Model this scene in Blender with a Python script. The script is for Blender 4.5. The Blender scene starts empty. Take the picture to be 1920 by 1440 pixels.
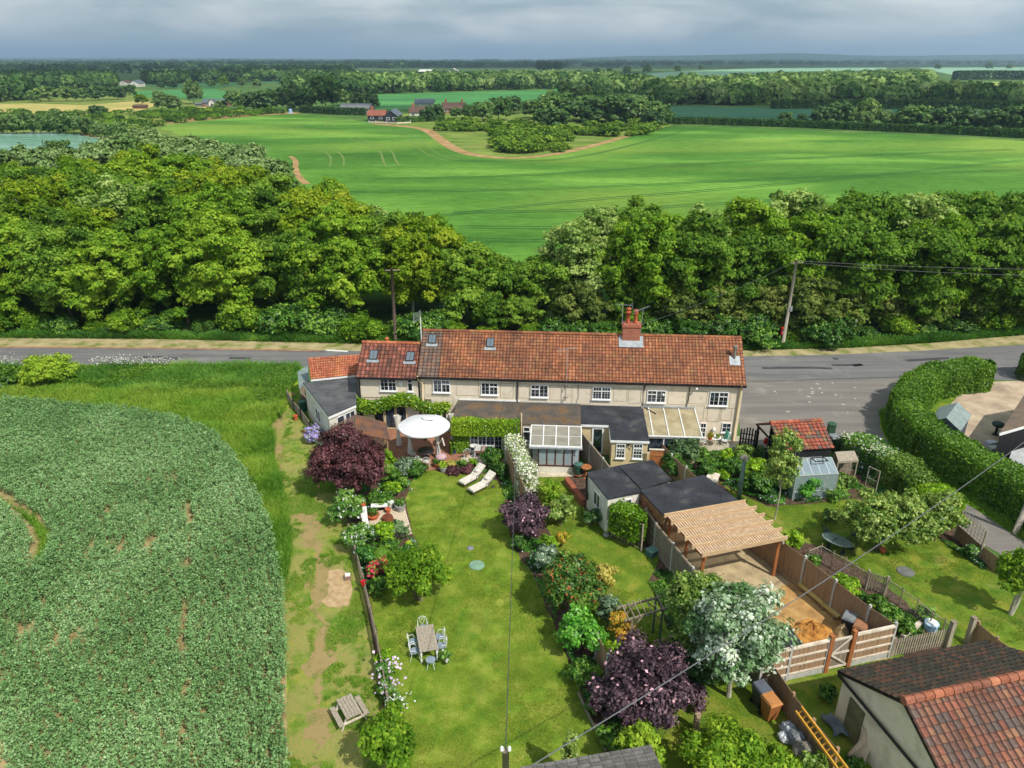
import bpy, math, random
import numpy as np
from mathutils import Vector, Matrix
R = math.radians
SC = bpy.context.scene
COL = SC.collection
# ---------------------------------------------------------------- camera
CAMH = 25.0
FPX = 1378.0                                  # focal length in pixels of the 1920 x 1440 photograph
PITCH = math.atan(608 / FPX)
cam = bpy.data.objects.new('camera', bpy.data.cameras.new('camera'))
COL.objects.link(cam)
cam.location = (0, 0, CAMH)
cam.rotation_euler = (math.pi / 2 - PITCH, 0, 0)
cam.data.sensor_width = 36
cam.data.lens = 36 * FPX / 1920
cam.data.clip_start = 0.5
cam.data.clip_end = 60000
SC.camera = cam
# ---------------------------------------------------------------- light
SUN_EL = 50.0
SHDIR = Vector((-0.68, 0.73, 0)).normalized()     # the way shadows fall on the ground
sdir = -SHDIR * math.cos(R(SUN_EL)) + Vector((0, 0, math.sin(R(SUN_EL))))
sl = bpy.data.lights.new('sun', 'SUN')
sl.energy = 4.0
sl.angle = R(0.6)
sl.color = (1.0, 0.95, 0.86)
sun = bpy.data.objects.new('sun', sl)
COL.objects.link(sun)
sun.rotation_euler = sdir.to_track_quat('Z', 'Y').to_euler()
SC.view_settings.view_transform = 'Standard'
SC.view_settings.look = 'None'
SC.view_settings.exposure = 0.42
SC.view_settings.gamma = 1
W = bpy.data.worlds.new('World')
SC.world = W
W.use_nodes = True
wt = W.node_tree
wt.nodes.clear()
def wn(t, **k):
    n = wt.nodes.new(t)
    for a, b in k.items(): setattr(n, a, b)
    return n
sky = wn('ShaderNodeTexSky', sky_type='NISHITA', sun_disc=False)
sky.sun_elevation = R(SUN_EL)
sky.sun_rotation = math.atan2(sdir.x, sdir.y)
sky.dust_density = 2.0
sky.air_density = 1.2
tc = wn('ShaderNodeTexCoord')
mp = wn('ShaderNodeMapping'); mp.inputs['Scale'].default_value = (2.0, 2.0, 8)
nz = wn('ShaderNodeTexNoise'); nz.inputs['Scale'].default_value = 2.6; nz.inputs['Detail'].default_value = 5; nz.inputs['Roughness'].default_value = 0.55
nz.inputs['Distortion'].default_value = 0.4
cr = wn('ShaderNodeValToRGB')
for e, (p, c) in zip((cr.color_ramp.elements[0], cr.color_ramp.elements[1]), ((0.38, (2.7, 3.75, 4.4, 1)), (0.66, (6.7, 7.0, 7.2, 1)))):
    e.position = p; e.color = c
mx = wn('ShaderNodeMix', data_type='RGBA'); mx.inputs['Factor'].default_value = 0.78
bg = wn('ShaderNodeBackground'); bg.inputs['Strength'].default_value = 0.125
ow = wn('ShaderNodeOutputWorld')
L = wt.links.new
L(tc.outputs['Generated'], mp.inputs['Vector']); L(mp.outputs[0], nz.inputs['Vector']); L(nz.outputs['Fac'], cr.inputs[0])
L(sky.outputs[0], mx.inputs['A']); L(cr.outputs[0], mx.inputs['B']); L(mx.outputs['Result'], bg.inputs['Color']); L(bg.outputs[0], ow.inputs[0])
cy = SC.cycles
cy.max_bounces = 6; cy.diffuse_bounces = 2; cy.glossy_bounces = 2; cy.transmission_bounces = 4; cy.transparent_max_bounces = 8
cy.volume_bounces = 0; cy.caustics_reflective = False; cy.caustics_refractive = False
cy.use_denoising = True
cy.use_adaptive_sampling = True; cy.adaptive_threshold = 0.02

# ---------------------------------------------------------------- measuring: a pixel of the photograph to a point of the place
CP, SP = math.cos(PITCH), math.sin(PITCH)
CAM = Vector((0, 0, CAMH))
def ray(px, py):
    u = (px - 960) / FPX; v = -(py - 720) / FPX
    return Vector((u, CP + v * SP, -SP + v * CP))
def P(px, py, z=0.0):
    d = ray(px, py); return CAM + d * ((z - CAMH) / d.z)
def AT(px, py, Y):
    d = ray(px, py); return CAM + d * (Y / d.y)
def HIT(px, py, pt, n):
    d = ray(px, py); return CAM + d * ((Vector(pt) - CAM).dot(n) / d.dot(n))
def V(*a): return Vector(a)

# ---------------------------------------------------------------- mesh builder
class MB:
    def __init__(s): s.v = []; s.f = []; s.uv = {}
    def add(s, vs, fs):
        b = len(s.v); s.v += [tuple(p) for p in vs]; s.f += [tuple(i + b for i in q) for q in fs]; return s
    def box(s, c, d, rz=0.0, rx=0.0):
        M = Matrix.Rotation(rz, 3, 'Z') @ Matrix.Rotation(rx, 3, 'X'); c = Vector(c)
        vs = [c + M @ Vector((x * d[0] / 2, y * d[1] / 2, z * d[2] / 2)) for z in (-1, 1) for y in (-1, 1) for x in (-1, 1)]
        return s.add(vs, [(0, 2, 3, 1), (4, 5, 7, 6), (0, 1, 5, 4), (2, 6, 7, 3), (0, 4, 6, 2), (1, 3, 7, 5)])
    def bx(s, x0, x1, y0, y1, z0, z1):
        return s.box(((x0 + x1) / 2, (y0 + y1) / 2, (z0 + z1) / 2), (abs(x1 - x0), abs(y1 - y0), abs(z1 - z0)))
    def beam(s, a, b, w, h=None, up=(0, 0, 1)):
        a = Vector(a); b = Vector(b); h = h or w; d = (b - a).normalized(); up = Vector(up)
        if abs(d.dot(up)) > .98: up = Vector((0, 1, 0))
        r = d.cross(up).normalized() * w / 2; u = r.cross(d).normalized() * h / 2
        vs = [a - r - u, a + r - u, a + r + u, a - r + u, b - r - u, b + r - u, b + r + u, b - r + u]
        return s.add(vs, [(0, 3, 2, 1), (4, 5, 6, 7), (0, 1, 5, 4), (1, 2, 6, 5), (2, 3, 7, 6), (3, 0, 4, 7)])
    def tube(s, pts, r, n=6):
        pts = [Vector(p) for p in pts]; rs = r if isinstance(r, (list, tuple)) else [r] * len(pts); vs = []; fs = []
        for i, p in enumerate(pts):
            d = (pts[min(i + 1, len(pts) - 1)] - pts[max(i - 1, 0)]).normalized()
            up = Vector((0, 0, 1)) if abs(d.z) < .9 else Vector((0, 1, 0))
            a = d.cross(up).normalized(); b = a.cross(d)
            for k in range(n):
                t = 2 * math.pi * k / n; vs.append(p + (a * math.cos(t) + b * math.sin(t)) * rs[i])
        for i in range(len(pts) - 1):
            for k in range(n):
                k2 = (k + 1) % n; fs.append((i * n + k, i * n + k2, (i + 1) * n + k2, (i + 1) * n + k))
        fs.append(tuple(range(n))); fs.append(tuple((len(pts) - 1) * n + k for k in reversed(range(n))))
        return s.add(vs, fs)
    def lathe(s, prof, c=(0, 0, 0), n=16, sx=1.0, sy=1.0):
        vs = []; fs = []; c = Vector(c)
        for r, z in prof:
            for k in range(n):
                t = 2 * math.pi * k / n; vs.append(c + Vector((r * math.cos(t) * sx, r * math.sin(t) * sy, z)))
        for i in range(len(prof) - 1):
            for k in range(n):
                k2 = (k + 1) % n; fs.append((i * n + k, i * n + k2, (i + 1) * n + k2, (i + 1) * n + k))
        fs.append(tuple(reversed(range(n)))); fs.append(tuple((len(prof) - 1) * n + k for k in range(n)))
        return s.add(vs, fs)
    def slab(s, top, dz):
        """polygon top (3d points) thickened downwards by dz"""
        n = len(top); top = [Vector(p) for p in top]; low = [p - Vector((0, 0, dz)) for p in top]
        return s.add(top + low, [tuple(range(n)), tuple(range(2 * n - 1, n - 1, -1))] + [(i, i + n, (i + 1) % n + n, (i + 1) % n) for i in range(n)])
    def ext(s, poly, d):
        n = len(poly); a = [Vector(p) for p in poly]; b = [p + Vector(d) for p in a]
        return s.add(a + b, [tuple(reversed(range(n))), tuple(range(n, 2 * n))] + [(i, (i + 1) % n, (i + 1) % n + n, i + n) for i in range(n)])
    def face(s, pts): return s.add(pts, [tuple(range(len(pts)))])
    def ball(s, c, r, sz=1.0, nu=10, nv=6):
        prof = [(r * math.sin(math.pi * (i + .02) / (nv + .04)), -r * sz * math.cos(math.pi * (i + .02) / (nv + .04))) for i in range(nv + 1)]
        return s.lathe(prof, c, nu)

def mesh_of(name, mb, m, smooth=False):
    me = bpy.data.meshes.new(name); me.from_pydata(mb.v, [], mb.f)
    if mb.uv:
        lay = me.uv_layers.new(name='UVMap')
        vi = np.empty(len(me.loops), dtype=np.int32); me.loops.foreach_get('vertex_index', vi)
        lay.data.foreach_set('uv', np.array([mb.uv.get(i, (0, 0)) for i in vi], dtype=np.float32).ravel())
    if m: me.materials.append(m)
    if smooth: me.polygons.foreach_set('use_smooth', [True] * len(me.polygons))
    me.update(); return me
def tagit(o, label=None, cat=None, group=None, kind=None):
    for k, v in (('label', label), ('category', cat), ('group', group), ('kind', kind)):
        if v: o[k] = v
    return o
class Thing:
    def __init__(s, name, label, cat, loc=(0, 0, 0), rz=0.0, group=None, kind=None):
        s.o = bpy.data.objects.new(name, None); COL.objects.link(s.o)
        s.o.empty_display_size = .2; s.o.location = loc; s.o.rotation_euler = (0, 0, rz)
        s.M = Matrix.Translation(Vector(loc)) @ Matrix.Rotation(rz, 4, 'Z'); s.I = s.M.inverted(); s.R = s.M.to_3x3()
        tagit(s.o, label, cat, group, kind)
    def part(s, name, mb, m, parent=None, world=False, smooth=False, label=None):
        if world: mb.v = [tuple(s.I @ Vector(p)) for p in mb.v]
        me = mb if isinstance(mb, bpy.types.Mesh) else mesh_of(name, mb, m, smooth)
        o = bpy.data.objects.new(name, me); COL.objects.link(o); o.parent = parent or s.o
        if label: o['label'] = label
        return o
    def w(s, *p): return s.M @ Vector(p)
    def ony(s, px, py, y=0.0):      # local point where the pixel's ray meets the plane local y = y
        n = s.R @ Vector((0, 1, 0)); return s.I @ HIT(px, py, s.M @ Vector((0, y, 0)), n)
    def onx(s, px, py, x=0.0):
        n = s.R @ Vector((1, 0, 0)); return s.I @ HIT(px, py, s.M @ Vector((x, 0, 0)), n)
    def onz(s, px, py, z=0.0): return s.I @ P(px, py, z)
def kids(o): return list(o.children)
def dup(t, loc=None, rz=None, label=None, scale=None, group=None):
    src = t.o if isinstance(t, Thing) else t
    def cp(o, par):
        c = o.copy(); COL.objects.link(c); c.parent = par
        for k in kids(o): cp(k, c)
        return c
    r = cp(src, None)
    if loc is not None: r.location = loc
    if rz is not None: r.rotation_euler = (0, 0, rz)
    if scale is not None: r.scale = scale if isinstance(scale, (tuple, list)) else (scale,) * 3
    if label: r['label'] = label
    if group: r['group'] = group
    return r
ONES = ['', 'first', 'second', 'third', 'fourth', 'fifth', 'sixth', 'seventh', 'eighth', 'ninth', 'tenth', 'eleventh', 'twelfth', 'thirteenth', 'fourteenth', 'fifteenth', 'sixteenth', 'seventeenth', 'eighteenth', 'nineteenth']
TENS = ['', '', 'twent', 'thirt', 'fort', 'fift', 'sixt', 'sevent', 'eight', 'ninet']
def ordn(i):
    i += 1
    return ONES[i] if i < 20 else (TENS[i // 10] + ('ieth' if i % 10 == 0 else 'y ' + ONES[i % 10]))
ORD = [ordn(i) for i in range(99)]
def solo(name, mb, m, label, cat, group=None, kind=None, smooth=False, loc=None):
    """a thing that is one mesh, given in world coordinates"""
    a = np.array(mb.v)
    c = Vector(loc) if loc is not None else Vector((float((a[:, 0].min() + a[:, 0].max()) / 2), float((a[:, 1].min() + a[:, 1].max()) / 2), float(a[:, 2].min())))
    mb.v = [(p[0] - c.x, p[1] - c.y, p[2] - c.z) for p in mb.v]
    o = bpy.data.objects.new(name, mesh_of(name, mb, m, smooth)); COL.objects.link(o); o.location = c
    return tagit(o, label, cat, group, kind)

# ---------------------------------------------------------------- materials
def hx(h):
    h = h.lstrip('#'); c = [int(h[i:i + 2], 16) / 255 for i in (0, 2, 4)]
    return tuple((x / 12.92 if x <= .04045 else ((x + .055) / 1.055) ** 2.4) for x in c) + (1,)
class NT:
    def __init__(s, name):
        s.m = bpy.data.materials.new(name); s.m.use_nodes = True; s.t = s.m.node_tree; s.t.nodes.clear()
        s.out = s.n('ShaderNodeOutputMaterial')
    def n(s, t, ins=None, **k):
        n = s.t.nodes.new(t)
        for a, b in k.items(): setattr(n, a, b)
        for a, b in (ins or {}).items():
            if isinstance(b, bpy.types.NodeSocket): s.t.links.new(b, n.inputs[a])
            else: n.inputs[a].default_value = b
        return n
    def co(s, kind='Object', scale=(1, 1, 1), rot=(0, 0, 0)):
        c = s.n('ShaderNodeTexCoord').outputs[kind]
        return s.n('ShaderNodeMapping', {'Vector': c, 'Scale': scale, 'Rotation': rot}).outputs[0]
    def noise(s, vec, scale, detail=3.0, rough=.55, dist=0.0):
        return s.n('ShaderNodeTexNoise', {'Vector': vec, 'Scale': scale, 'Detail': detail, 'Roughness': rough, 'Distortion': dist}).outputs['Fac']
    def ramp(s, fac, stops, interp='LINEAR'):
        n = s.n('ShaderNodeValToRGB', {'Fac': fac}); cr = n.color_ramp; cr.interpolation = interp
        while len(cr.elements) > 1: cr.elements.remove(cr.elements[0])
        for i, (p, c) in enumerate(stops):
            e = cr.elements[0] if i == 0 else cr.elements.new(p)
            e.position = p; e.color = hx(c) if isinstance(c, str) else ((c, c, c, 1) if isinstance(c, (int, float)) else c)
        return n.outputs[0]
    def mix(s, f, a, b, bt='MIX'):
        n = s.n('ShaderNodeMix', data_type='RGBA', blend_type=bt)
        for k, x in (('Factor', f), ('A', a), ('B', b)):
            if isinstance(x, str): x = hx(x)
            if isinstance(x, bpy.types.NodeSocket): s.t.links.new(x, n.inputs[k])
            else: n.inputs[k].default_value = x
        return n.outputs['Result']
    def math(s, op, a, b=0.0, c=0.0):
        return s.n('ShaderNodeMath', {0: a, 1: b, 2: c}, operation=op).outputs[0]
    def bump(s, h, strength=.3, dist=.02):
        return s.n('ShaderNodeBump', {'Height': h, 'Strength': strength, 'Distance': dist}).outputs[0]
    def bsdf(s, col, rough=.7, normal=None, **k):
        ins = {'Base Color': hx(col) if isinstance(col, str) else col, 'Roughness': rough}
        if normal is not None: ins['Normal'] = normal
        for a, b in k.items(): ins[a.replace('_', ' ')] = b
        return s.n('ShaderNodeBsdfPrincipled', ins).outputs[0]
    def done(s, sh): s.t.links.new(sh, s.out.inputs[0]); return s.m

def M_noise(name, c1, c2, scale=3.0, rough=.75, bump=.15, bscale=None, stretch=(1, 1, 1), detail=4, lo=.35, hi=.65, spec=.3, c3=None, metal=0.0, speck=0.12):
    t = NT(name); co = t.co('Object', stretch); f = t.noise(co, scale, detail)
    col = t.ramp(f, [(lo, c1), (hi, c2)] if not c3 else [(lo, c1), ((lo + hi) / 2, c2), (hi, c3)])
    f2 = t.noise(co, (bscale or scale * 7), 2)
    if speck: col = t.mix(speck, col, t.ramp(f2, [(.3, .0), (.7, 1.0)]), 'SOFT_LIGHT')
    return t.done(t.bsdf(col, rough, t.bump(f2, bump) if bump else None, Specular_IOR_Level=spec, Metallic=metal))

def M_leaf(name, dark, mid, light, trans=.3, rough=.5, rnd=.25, spec=.35, flower=None, fl_at=.9):
    """leaves: each leaf and each clump has its own green; whole plants differ a little too"""
    t = NT(name)
    a = t.n('ShaderNodeAttribute', attribute_name='tint').outputs['Fac']
    oi = t.n('ShaderNodeObjectInfo').outputs['Random']
    f = t.math('ADD', a, t.math('MULTIPLY_ADD', oi, rnd, -rnd / 2))
    col = t.ramp(f, [(.1, dark), (.5, mid), (.85, light)])
    if flower:
        b = t.n('ShaderNodeAttribute', attribute_name='bloom').outputs['Fac']
        col = t.mix(t.math('GREATER_THAN', b, fl_at), col, flower)
    p = t.bsdf(col, rough, Specular_IOR_Level=spec)
    tr = t.n('ShaderNodeBsdfTranslucent', {'Color': t.mix(.35, col, t.mix(1.0, col, (1.3, 1.25, .35, 1), 'MULTIPLY'))}).outputs[0]
    return t.done(t.n('ShaderNodeMixShader', {0: trans, 1: p, 2: tr}).outputs[0])

def M_felt(name, a, b, seam, bw=1.0, scale=.5):
    t = NT(name); co = t.co('Object', (1, 1, 1), (0, 0, .25)); bt = t.n('ShaderNodeTexBrick', {'Vector': co, 'Color1': hx(a), 'Color2': hx(b), 'Mortar': hx(seam), 'Scale': scale, 'Mortar Size': .012, 'Brick Width': 3.0, 'Row Height': .5}); f = t.noise(co, .9, 6, .7)
    col = t.mix(.75, bt.outputs[0], t.ramp(f, [(.3, .15), (.7, .85)]), 'SOFT_LIGHT'); col = t.mix(t.ramp(t.noise(co, .5, 5, .7, .6), [(.56, 0.0), (.72, .35)]), col, '#77736a')
    return t.done(t.bsdf(col, .8, t.bump(t.noise(co, 60, 2), .3, .01), Specular_IOR_Level=.3))
def M_tile(name, cols, dirt='#3a2e27', dirtamt=.55, moss=None, line=.10, groove=.16, u2=None):
    """clay pantiles: every tile its own shade, grime in the joints, weather stains"""
    t = NT(name); uv = t.n('ShaderNodeTexCoord').outputs['UV']; sp = t.n('ShaderNodeSeparateXYZ', {0: uv})
    fl = t.n('ShaderNodeVectorMath', {0: uv}, operation='FLOOR').outputs[0]
    wnz = t.n('ShaderNodeTexWhiteNoise', {'Vector': fl}, noise_dimensions='3D').outputs['Value']
    k = len(cols); col = t.ramp(wnz, [(i / k, c) for i, c in enumerate(cols)], 'CONSTANT')
    o = t.co('Object'); big = t.noise(o, .55, 5, .65)
    col = t.mix(t.math('MULTIPLY', t.ramp(big, [(.42, 0.0), (.68, 1.0)]), dirtamt), col, dirt)
    st = t.noise(t.co('UV', (1.1, .12, 1)), 1.0, 4, .7); col = t.mix(t.math('MULTIPLY', t.ramp(st, [(.45, 0.0), (.7, 1.0)]), .45), col, dirt)
    sm = t.noise(o, 9, 3)
    col = t.mix(.25, col, t.ramp(sm, [(.3, 0.0), (.7, 1.0)]), 'SOFT_LIGHT')
    if moss: col = t.mix(t.ramp(t.noise(o, 1.7, 6, .7), [(.56, 0.0), (.66, .8)]), col, moss)
    fu = t.math('FRACT', sp.outputs[0]); fv = t.math('FRACT', sp.outputs[1])
    ln = t.math('MAXIMUM', t.math('LESS_THAN', fv, line), t.math('LESS_THAN', t.math('ABSOLUTE', t.math('SUBTRACT', fu, .12)), groove / 2))
    col = t.mix(t.math('MULTIPLY', ln, .72), col, '#2a211d')
    return t.done(t.bsdf(col, .8, t.bump(sm, .25, .01), Specular_IOR_Level=.25))

# ---------------------------------------------------------------- leaves
rng = np.random.default_rng(7)
random.seed(7)
def unit(a): return a / np.maximum(np.linalg.norm(a, axis=1, keepdims=True), 1e-6)
def leaf_quads(pos, nrm, size, aspect=1.5, fold=.18):
    """one small folded leaf at each point, its face turned along nrm"""
    n = len(pos); nrm = unit(nrm)
    t = unit(np.cross(nrm, unit(rng.normal(size=(n, 3))))); b = np.cross(nrm, t)
    s = (size * rng.uniform(.65, 1.35, n))[:, None] if np.ndim(size) == 0 else (size * rng.uniform(.7, 1.3, n))[:, None]
    L_ = t * s * aspect / 2; W_ = b * s / 2
    v = np.stack([pos - L_, pos + W_ + nrm * s * fold, pos + L_, pos - W_ + nrm * s * fold], 1)
    return v.reshape(-1, 3)
def leaf_mesh(name, verts, tint, m, bloom=None):
    n = len(verts) // 4
    me = bpy.data.meshes.new(name)
    me.vertices.add(n * 4); me.vertices.foreach_set('co', verts.astype(np.float32).ravel())
    me.loops.add(n * 4); me.loops.foreach_set('vertex_index', np.arange(n * 4, dtype=np.int32))
    me.polygons.add(n); me.polygons.foreach_set('loop_start', np.arange(0, n * 4, 4, dtype=np.int32))
    try: me.polygons.foreach_set('loop_total', np.full(n, 4, dtype=np.int32))
    except Exception: pass
    at = me.attributes.new('tint', 'FLOAT', 'POINT'); at.data.foreach_set('value', np.repeat(tint, 4).astype(np.float32))
    if bloom is not None:
        at = me.attributes.new('bloom', 'FLOAT', 'POINT'); at.data.foreach_set('value', np.repeat(bloom, 4).astype(np.float32))
    me.materials.append(m); me.update(calc_edges=True); me.validate(); return me
def lobes_pts(lobes, n, shell=.6, up=.25, tj=.16, loose=.42):
    """lobes: rows of (x, y, z, rx, ry, rz, tint); points spread over the lobes' outer shells"""
    lb = np.asarray(lobes, float); w = lb[:, 3] * lb[:, 4]; w = w / w.sum()
    k = rng.choice(len(lb), n, p=w); d = unit(rng.normal(size=(n, 3))); d[:, 2] = np.where(rng.random(n) < .3, np.abs(d[:, 2]), d[:, 2])
    nt = 26; tk = k * nt + rng.integers(0, nt, n); td = unit(rng.normal(size=(len(lb) * nt, 3))); td[:, 2] = np.where(rng.random(len(td)) < .35, np.abs(td[:, 2]), td[:, 2]); tr_ = rng.uniform(max(shell, .6), 1.18, len(td)); sg = rng.uniform(.1, .24, len(td))
    d = td[tk]; r = tr_[tk] - np.abs(rng.normal(size=n)) * (1 - shell) * .5; jit = rng.normal(size=(n, 3)) * sg[tk][:, None]; jit[:, 2] *= .7
    pos = lb[k, :3] + (d * r[:, None] + jit) * lb[k, 3:6]
    nrm = (d * .8 + jit * 2.0) * (1 - loose) + rng.normal(size=(n, 3)) * loose * .6 + np.array([0, 0, up])
    tint = lb[k, 6] + (rng.normal(size=len(td)) * .09)[tk] + rng.normal(size=n) * tj
    return pos, nrm, tint
def lobe_cloud(c, rx, ry, rz, nl, lr, base=.5, tj=.16, low=-.55, seedless=None):
    """nl rounded clumps spread over an ellipsoid"""
    out = []
    gold = math.pi * (3 - math.sqrt(5))
    off = rng.random() * 6
    for i in range(nl):
        z = 1 - (i + .5) / nl * (1 - low)
        q = math.sqrt(max(0, 1 - z * z)); a = gold * i + off + rng.normal() * .25
        rr = rng.uniform(.5, .98)
        l = lr * rng.uniform(.62, 1.35)
        out.append((c[0] + rx * rr * q * math.cos(a), c[1] + ry * rr * q * math.sin(a), c[2] + rz * rr * z, l, l, l * rng.uniform(.7, .95), base + rng.normal() * tj))
    out.append((c[0], c[1], c[2], rx * .55, ry * .55, rz * .6, base - .05))
    return out
def hedge_pts(path, w, h, n, base=.5, wob=.12, z0=.1, patchy=.12):
    """points over the top and both sides of a clipped hedge that follows path (ground points)"""
    p = [Vector(q) for q in path]; seg = [(p[i + 1] - p[i]).length for i in range(len(p) - 1)]; tot = sum(seg); cum = np.cumsum([0] + seg)
    s = rng.random(n) * tot; i = np.clip(np.searchsorted(cum, s, 'right') - 1, 0, len(seg) - 1)
    A = np.array([q[:] for q in p[:-1]]); B = np.array([q[:] for q in p[1:]]); f = ((s - cum[i]) / np.array(seg)[i])[:, None]
    c = A[i] * (1 - f) + B[i] * f; d = unit(B[i] - A[i]); r = np.stack([d[:, 1], -d[:, 0], np.zeros(n)], 1)
    per = rng.random(n) * (2 * h + w); side = np.where(per < h, -1, np.where(per < h + w, 0, 1))
    x = np.where(side == 0, (per - h) / w * 2 - 1, side * 1.0); z = np.where(side == 0, h, np.where(side < 0, per, per - h - w))
    k = np.clip((z - (h - w * .22)) / (w * .22), 0, 1)
    x = x * np.where(side != 0, 1 - .25 * k ** 2, 1.0) ; z = np.where(side == 0, h - .18 * w * np.abs(x) ** 3, z)
    wv = np.sin(s * 1.7) * .5 + np.sin(s * 3.9 + z * 2) * .3 + rng.normal(size=n) * .6
    x = x * (1 + wv * wob / (w / 2)); z = z + wv * wob * .8 * (z > h * .6)
    endf = (s < w * .3) | (s > tot - w * .3)
    pos = c + r * (x * w / 2)[:, None]; pos[:, 2] = np.maximum(z, z0) + c[:, 2]
    nrm = np.where((side == 0)[:, None], np.array([0, 0, 1.0]), r * side[:, None]) + rng.normal(size=(n, 3)) * .55
    tint = base + np.sin(s * .9 + 1) * patchy * .5 + np.sin(s * 2.3) * patchy * .4 + rng.normal(size=n) * .15
    # close the two ends
    m = n // 14
    e = rng.random(m) < .5; ce = np.where(e[:, None], A[0], B[-1]); de = np.where(e[:, None], -(B[0] - A[0]) / seg[0], (B[-1] - A[-1]) / seg[-1])
    re = np.stack([de[:, 1], -de[:, 0], np.zeros(m)], 1); xe = rng.uniform(-1, 1, m); ze = rng.random(m) * h * (1 - .15 * xe ** 2)
    pe = ce + re * (xe * w / 2)[:, None] + de * ((1 - xe ** 2) * w * .3)[:, None]; pe[:, 2] = np.maximum(ze, z0)
    return np.vstack([pos, pe]), np.vstack([nrm, de + rng.normal(size=(m, 3)) * .5]), np.concatenate([tint, base + rng.normal(size=m) * .15])
def inpoly(x, y, poly):
    x = np.asarray(x); y = np.asarray(y); c = np.zeros(x.shape, bool); n = len(poly)
    for i in range(n):
        x1, y1 = poly[i][0], poly[i][1]; x2, y2 = poly[(i + 1) % n][0], poly[(i + 1) % n][1]
        k = (y1 > y) != (y2 > y); c ^= k & (x < (x2 - x1) * (y - y1) / ((y2 - y1) or 1e-9) + x1)
    return c
def vnoise(x, y, s, seed=0):
    """cheap smooth noise for scattering plants"""
    r = np.random.default_rng(seed); g = r.random((64, 64)); X = x / s; Y = y / s
    i = np.floor(X).astype(int); j = np.floor(Y).astype(int); fx = X - i; fy = Y - j; fx = fx * fx * (3 - 2 * fx); fy = fy * fy * (3 - 2 * fy)
    a = g[i % 64, j % 64]; b = g[(i + 1) % 64, j % 64]; c = g[i % 64, (j + 1) % 64]; d = g[(i + 1) % 64, (j + 1) % 64]
    return (a * (1 - fx) + b * fx) * (1 - fy) + (c * (1 - fx) + d * fx) * fy
def scatter(poly, n):
    """n random ground points inside a polygon of world points"""
    xs = [p[0] for p in poly]; ys = [p[1] for p in poly]; X = []; Y = []; got = 0
    while got < n:
        x = rng.uniform(min(xs), max(xs), n); y = rng.uniform(min(ys), max(ys), n); k = inpoly(x, y, poly); X.append(x[k]); Y.append(y[k]); got += k.sum()
    return np.concatenate(X)[:n], np.concatenate(Y)[:n]
def stuff_leaves(name, pos, nrm, tint, size, m, kind='stuff', aspect=1.5, bloom=None, label=None, cat=None, group=None, loc=None):
    v = leaf_quads(pos, nrm, size, aspect)
    if loc is not None: v = v - np.array(loc[:])
    o = bpy.data.objects.new(name, leaf_mesh(name, v, tint, m, bloom)); COL.objects.link(o)
    if loc is not None: o.location = loc
    return tagit(o, label, cat, group, kind)
def blades(poly, n, h, wid, mask=None, lean=.95):
    """upright grass blades: narrow folded quads"""
    X, Y = scatter(poly, n)
    if mask is not None: k = mask(X, Y); X = X[k]; Y = Y[k]
    n = len(X); hh = h * rng.uniform(.5, 1.25, n) * (.6 + .8 * vnoise(X, Y, 1.7, 5)); a = rng.random(n) * 6.283
    base = np.stack([X, Y, np.zeros(n)], 1); tip = base + np.stack([np.cos(a) * hh * lean, np.sin(a) * hh * lean, hh], 1)
    b = rng.random(n) * 6.283; r = np.stack([np.cos(b), np.sin(b), np.zeros(n)], 1) * wid / 2
    return np.stack([base - r, base + r, tip + r * .5, tip - r * .5], 1).reshape(-1, 3), X, Y
BARK = M_noise('bark', '#4d4334', '#7d7260', 6, .9, .5, stretch=(1, 1, .3))
BARKPALE = M_noise('pale_bark', '#8d8878', '#b8b3a3', 5, .85, .3, stretch=(1, 1, .3))
def limb(mb, a, b, r0, r1, n=5, bend=.12, sides=5):
    a = Vector(a); b = Vector(b); pts = []; d = (b - a)
    off = Vector((random.uniform(-1, 1), random.uniform(-1, 1), random.uniform(-.2, .6))) * d.length * bend
    for i in range(n + 1):
        t = i / n; pts.append(a + d * t + off * math.sin(math.pi * t))
    mb.tube(pts, [r0 + (r1 - r0) * i / n for i in range(n + 1)], sides)
def tree_parts(h, r, nl, nleaf, ls, m, lr=.3, base=.5, z0=.28, tj=.13, trunk_r=.16, bark=None, nlimb=7, shell=.55, up=.25, rz=None, low=-.7, twigs=True, mulit=1, ntj=.15):
    """returns (trunk mesh, crown mesh) with the origin at the foot of the trunk"""
    cz = h * (z0 + 1) / 2; rzz = rz or h * (1 - z0) / 2
    lobes = lobe_cloud((0, 0, cz), r, r, rzz, nl, r * lr, base, tj, low)
    pos, nrm, tint = lobes_pts(lobes, nleaf, shell, up, ntj)
    cm = leaf_mesh('crown', leaf_quads(pos, nrm, ls), tint, m)
    tb = MB()
    for q in range(mulit):
        o = (random.uniform(-.3, .3), random.uniform(-.3, .3), 0) if mulit > 1 else (0, 0, 0)
        top = (o[0] * 3 + random.uniform(-.3, .3), o[1] * 3 + random.uniform(-.3, .3), h * .62)
        limb(tb, o, top, trunk_r, trunk_r * .5, 5, .05, 8)
        for i in range(nlimb):
            l = lobes[int(i * len(lobes) / max(nlimb, 1)) % len(lobes)]
            t = random.uniform(.35, .95); s = (o[0] + (top[0] - o[0]) * t, o[1] + (top[1] - o[1]) * t, top[2] * t)
            limb(tb, s, (l[0], l[1], l[2]), trunk_r * .45, trunk_r * .12)
            if twigs:
                for _ in range(2): limb(tb, (l[0], l[1], l[2]), (l[0] + random.uniform(-1, 1) * l[3], l[1] + random.uniform(-1, 1) * l[3], l[2] + random.uniform(0, 1) * l[3]), trunk_r * .12, trunk_r * .05, 2, .1, 4)
    return mesh_of('trunk', tb, bark or BARK, True), cm

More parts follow.
